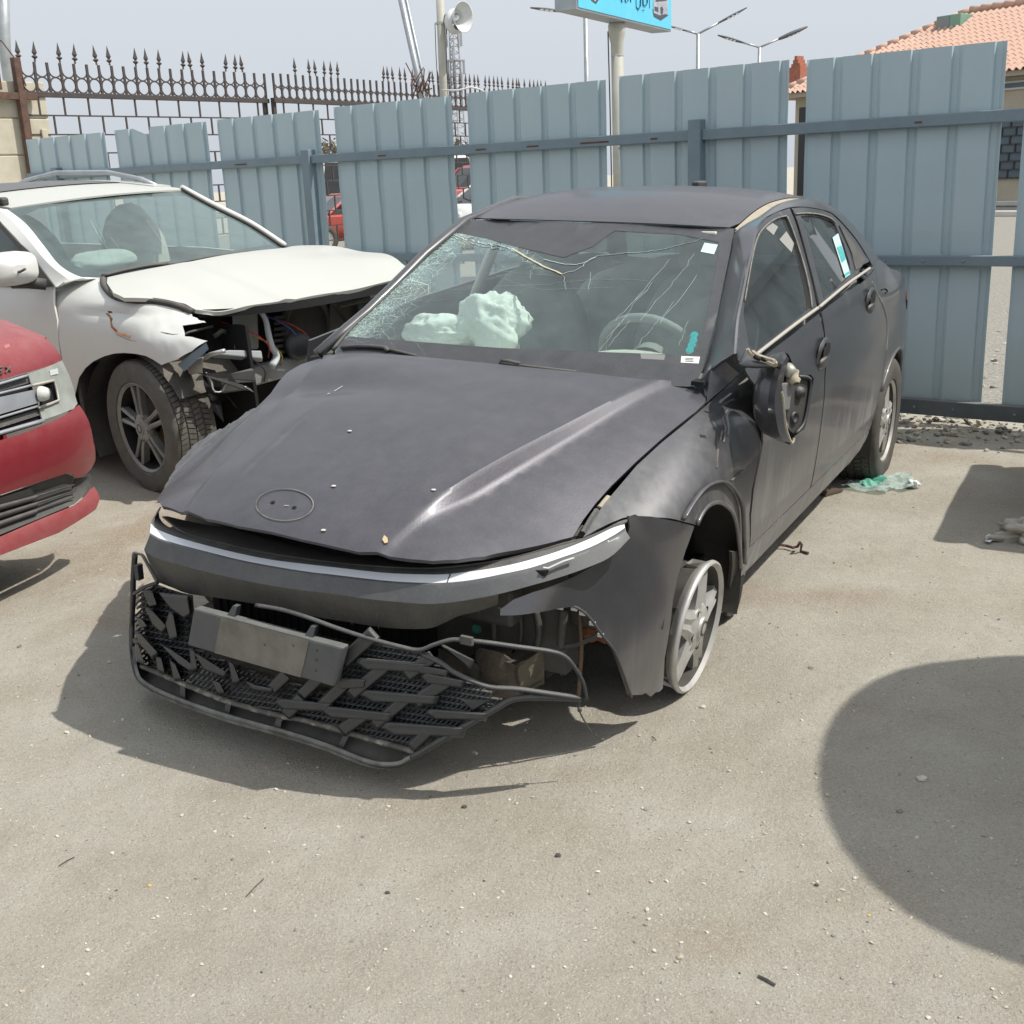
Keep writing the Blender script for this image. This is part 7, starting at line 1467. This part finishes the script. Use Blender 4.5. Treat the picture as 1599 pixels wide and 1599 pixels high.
# a tall van and a car standing just outside the right edge of the picture: their shadows reach into it
def off_van():
    ang = R_(-18); base = Vector((.77, 2.70, 0)) + Vector((.65, -.13, 0)) * 1.74; m = Matrix.Translation(base) @ Matrix.Rotation(ang, 4, 'Z')
    t = thing('parked_van', 'tall van just outside the right edge, throwing the large rounded ground shadow', 'van', matrix=m)
    W = .86; L = 4.6; pm_ = mat_('van_white', (.62, .62, .60), .4, coat=.3, dust=.2, dust_side=.1)
    def plan(z):
        set_ = interp(z, [.25, .5, .9, 1.3, 1.6, 1.74, 1.80], [.26, .20, .18, .12, .03, .0, .10]); wz = W * interp(z, [.25, .5, 1.0, 1.5, 1.72, 1.80], [.92, 1, 1, .96, .90, .78]); P = []
        for a in np.linspace(-math.pi / 2, math.pi / 2, 17): P.append(Vector((set_ + .55 - .55 * math.cos(a) ** .8 if math.cos(a) > 0 else set_ + .55, -wz * math.sin(a) , z)))
        return P[:0] + [Vector((L, wz, z))] + P + [Vector((L, -wz, z))]
    zz = [.25, .5, .8, 1.05]; mesh_obj('body', G().grid([plan(z) for z in zz], True), pm_, t, smooth=True, auto=50)
    mesh_obj('glazing', G().grid([plan(z) for z in (1.05, 1.3, 1.6)], True), M_SIDEGLASS, t, smooth=True, auto=50)
    r3 = [plan(z) for z in (1.6, 1.74, 1.80)]; mesh_obj('roof', G().grid(r3, True).add(r3[-1], [tuple(range(len(r3[-1])))]), pm_, t, smooth=True, auto=50)
    mesh_obj('interior_shell', G().grid([[Vector((p.x * .96 + .1, p.y * .94, p.z)) for p in plan(z)] for z in (.4, 1.1, 1.7)], True), M_INTD, t)
    for x in (.95, 3.6):
        for s in (-1, 1): mesh_obj('wheel', G().lathe([(.001, .0), (.2, .01), (.3, .01), (.33, -.02), (.33, -.2), (.2, -.2)], (x, s * (W + .01), .33), (0, s, 0), 24), M_RUBBER, t, smooth=True)
off_van()
sh = on_z(1505, 785); cpos = sh + Vector((.65, -.13, 0)) * .75 + Vector((-.11, .13, 0))
ax_ = Vector((.88, -.47, 0)); simple_car('parked_car', 'low car outside the right edge, throwing the small shadow near the litter', 'car', mz(cpos.x + ax_.x * 2.42, cpos.y + ax_.y * 2.42, 152), 4.6, 1.5, 1.5, .95, (.25, .26, .28), 1.1, .7, hood_z=.92)

# ================================================================== litter
M_FILM, *_ = emit_free_glass('clear_plastic_film', (.80, .90, .86), .42, (.55, .66, .62))
def sheet(name, px, label, cat, mat, res=.02, h=.02, seed=1, sub=None, par=None):
    g2 = [on_z(x, y) for x, y in px]; fr0 = Frame((0, 0, 0), 0); S = HF(fr0, 2, lambda x, y: .006 + max(0, h * (.55 + mnoise.noise(Vector((x * 17, y * 17, seed))) + .5 * mnoise.noise(Vector((x * 45, y * 45, seed))))))
    o = mesh_obj(name, fill(S, [(p.x, p.y) for p in g2], res, world_cam=CAM), mat, par, smooth=False, world=bool(par))
    if label: tag(recentre(o), label, cat)
    return o
base = on_z(1365, 760)
bagt = thing('plastic_bag', 'torn clear and green plastic bag trapped under the rear tyre of the sedan', 'bag', loc=(base.x, base.y, 0))
sheet('clear_film', [(1312, 764), (1330, 757), (1350, 752), (1380, 748), (1405, 742), (1424, 746), (1427, 758), (1432, 765), (1408, 770), (1395, 766), (1378, 774), (1350, 770)], None, None, M_FILM, .018, .020, 3, par=bagt)
sheet('green_print', [(1336, 757), (1362, 752), (1382, 750), (1386, 756), (1372, 762), (1352, 764)], None, None, mat_('bag_green', (.10, .34, .25), .5, col2=(.14, .42, .33), nscale=20), .016, .026, 3, par=bagt)
mesh_obj('knotted_end', blob(on_z(1425, 762) + Vector((0, 0, .02)), (.03, .035, .022), 2, 12, .5, .2).__class__() .add(*(lambda q: (q.v, q.f))(blob(on_z(1425, 762) + Vector((0, 0, .02)), (.03, .035, .022), 2, 12, .5, .2))), mat_('bag_white', (.70, .74, .71), .6), bagt, world=True, smooth=True)
c = on_z(1583, 843); rag = mesh_obj('grey_rag', blob(c + Vector((.06, .02, .03)), (.15, .10, .055), 5.5, 26, .7, .35), mat_('rag_grey', (.38, .36, .31), .9, col2=(.55, .53, .46), nscale=14, bump=.3), smooth=True)
rag.data.update(); tag(recentre(rag), 'crumpled grey and cream cloth lying in the small shadow at the right edge', 'cloth')
o = sheet('paper_scrap', [(1539, 840), (1545, 838), (1551, 840), (1551, 848), (1545, 851), (1538, 849)], 'small white paper scrap lying beside the crumpled cloth', 'paper', mat_('paper_white', (.78, .79, .80), .8), .012, .012, 4)
bc = on_z(1508, 652); bt = thing('plastic_bottle', 'dusty clear plastic bottle lying under the bottom rail of the fence', 'bottle', loc=(bc.x, bc.y, 0))
bd = Vector((.85, .35, .02)).normalized(); bo = bc + Vector((-.09, -.02, .045))
M_BOTTLE, *_ = emit_free_glass('bottle_plastic', (.85, .88, .87), .5, (.56, .56, .52))
mesh_obj('shell', G().lathe([(.001, 0), (.036, .002), (.04, .012), (.037, .05), (.04, .09), (.038, .13), (.034, .155), (.018, .18), (.013, .19), (.013, .205)], bo, bd, 20), M_BOTTLE, bt, world=True, smooth=True)
mesh_obj('cap', G().lathe([(.015, .198), (.015, .212), (.001, .213)], bo, bd, 16), M_WHITE, bt, world=True, smooth=True)
tc = on_z(1222, 850); o = mesh_obj('brown_wire', G().tube([on_z(x, y, z) for x, y, z in ((1216, 850, .02), (1228, 852, .015), (1238, 855, .015), (1246, 853, .02), (1249, 847, .05), (1252, 850, .04), (1250, 860, .006), (1262, 864, .006))], .006, 5), M_RUSTIRON); tag(recentre(o), 'short bent brown strip on the ground beside the sedan sill', 'scrap')
o = mesh_obj('board_scrap', G().box(on_z(1296, 768, .01), (.12, .05, .012), Matrix.Rotation(.6, 3, 'Z')), mat_('board_brown', (.10, .075, .05), .9)); tag(recentre(o), 'flat dark brown scrap under the sedan sill near the rear tyre', 'scrap')
for k, (x0, y0, x1, y1, lb) in enumerate(((1184, 1524, 1210, 1538, 'short dark twig lying alone near the bottom of the yard'), (92, 1352, 116, 1338, 'thin brown straw at the lower left of the yard'), (384, 1400, 412, 1372, 'thin bent twig in the middle of the lower yard'), (1018, 1150, 1025, 1156, 'tiny brown twig below the front rim'))):
    a, b = on_z(x0, y0, .003), on_z(x1, y1, .003); md = (a + b) / 2 + Vector((0, .001, .001)); o = mesh_obj('twig', G().tube([a, md, b], .0012 if k != 0 else .003, 5), M_ST[3]); tag(recentre(o), lb, 'twig')
for k, (x, y, r, m_, lb) in enumerate(((872, 1337, .013, 3, 'dark stone lying in the open yard ahead of the sedan'), (605, 1395, .010, 3, 'small black stone left of the middle of the yard'), (1440, 1218, .022, 0, 'flat pale stone inside the large rounded shadow'), (725, 1261, .012, 3, 'brown stone at the edge of the sedan shadow'), (234, 1384, .008, 1, 'small yellowish pebble at the lower left'), (1357, 1430, .006, 1, 'bright yellow pebble below the large rounded shadow'), (1225, 748, .012, 0, 'white chip on the ground near the rear tyre'), (1405, 1010 + 258, .014, 2, 'round grey stone inside the large rounded shadow'), (1275, 1383, .009, 3, 'dark pebble just left of the large rounded shadow'))):
    mt2 = mat_('yellow_stone', (.62, .46, .10), .8) if 'yellow' in lb and 'yellow_stone' not in bpy.data.materials else bpy.data.materials.get('yellow_stone') if 'yellow' in lb else M_ST[m_]
    r *= .6; g_ = blob(on_z(x, y) + Vector((0, 0, r * .35)), (r, r * .8, r * .55), k * 1.7, 8, .35, .1); o = mesh_obj('stone', g_, mt2, smooth=False); tag(recentre(o), lb, 'stone', 'single stones on the yard')
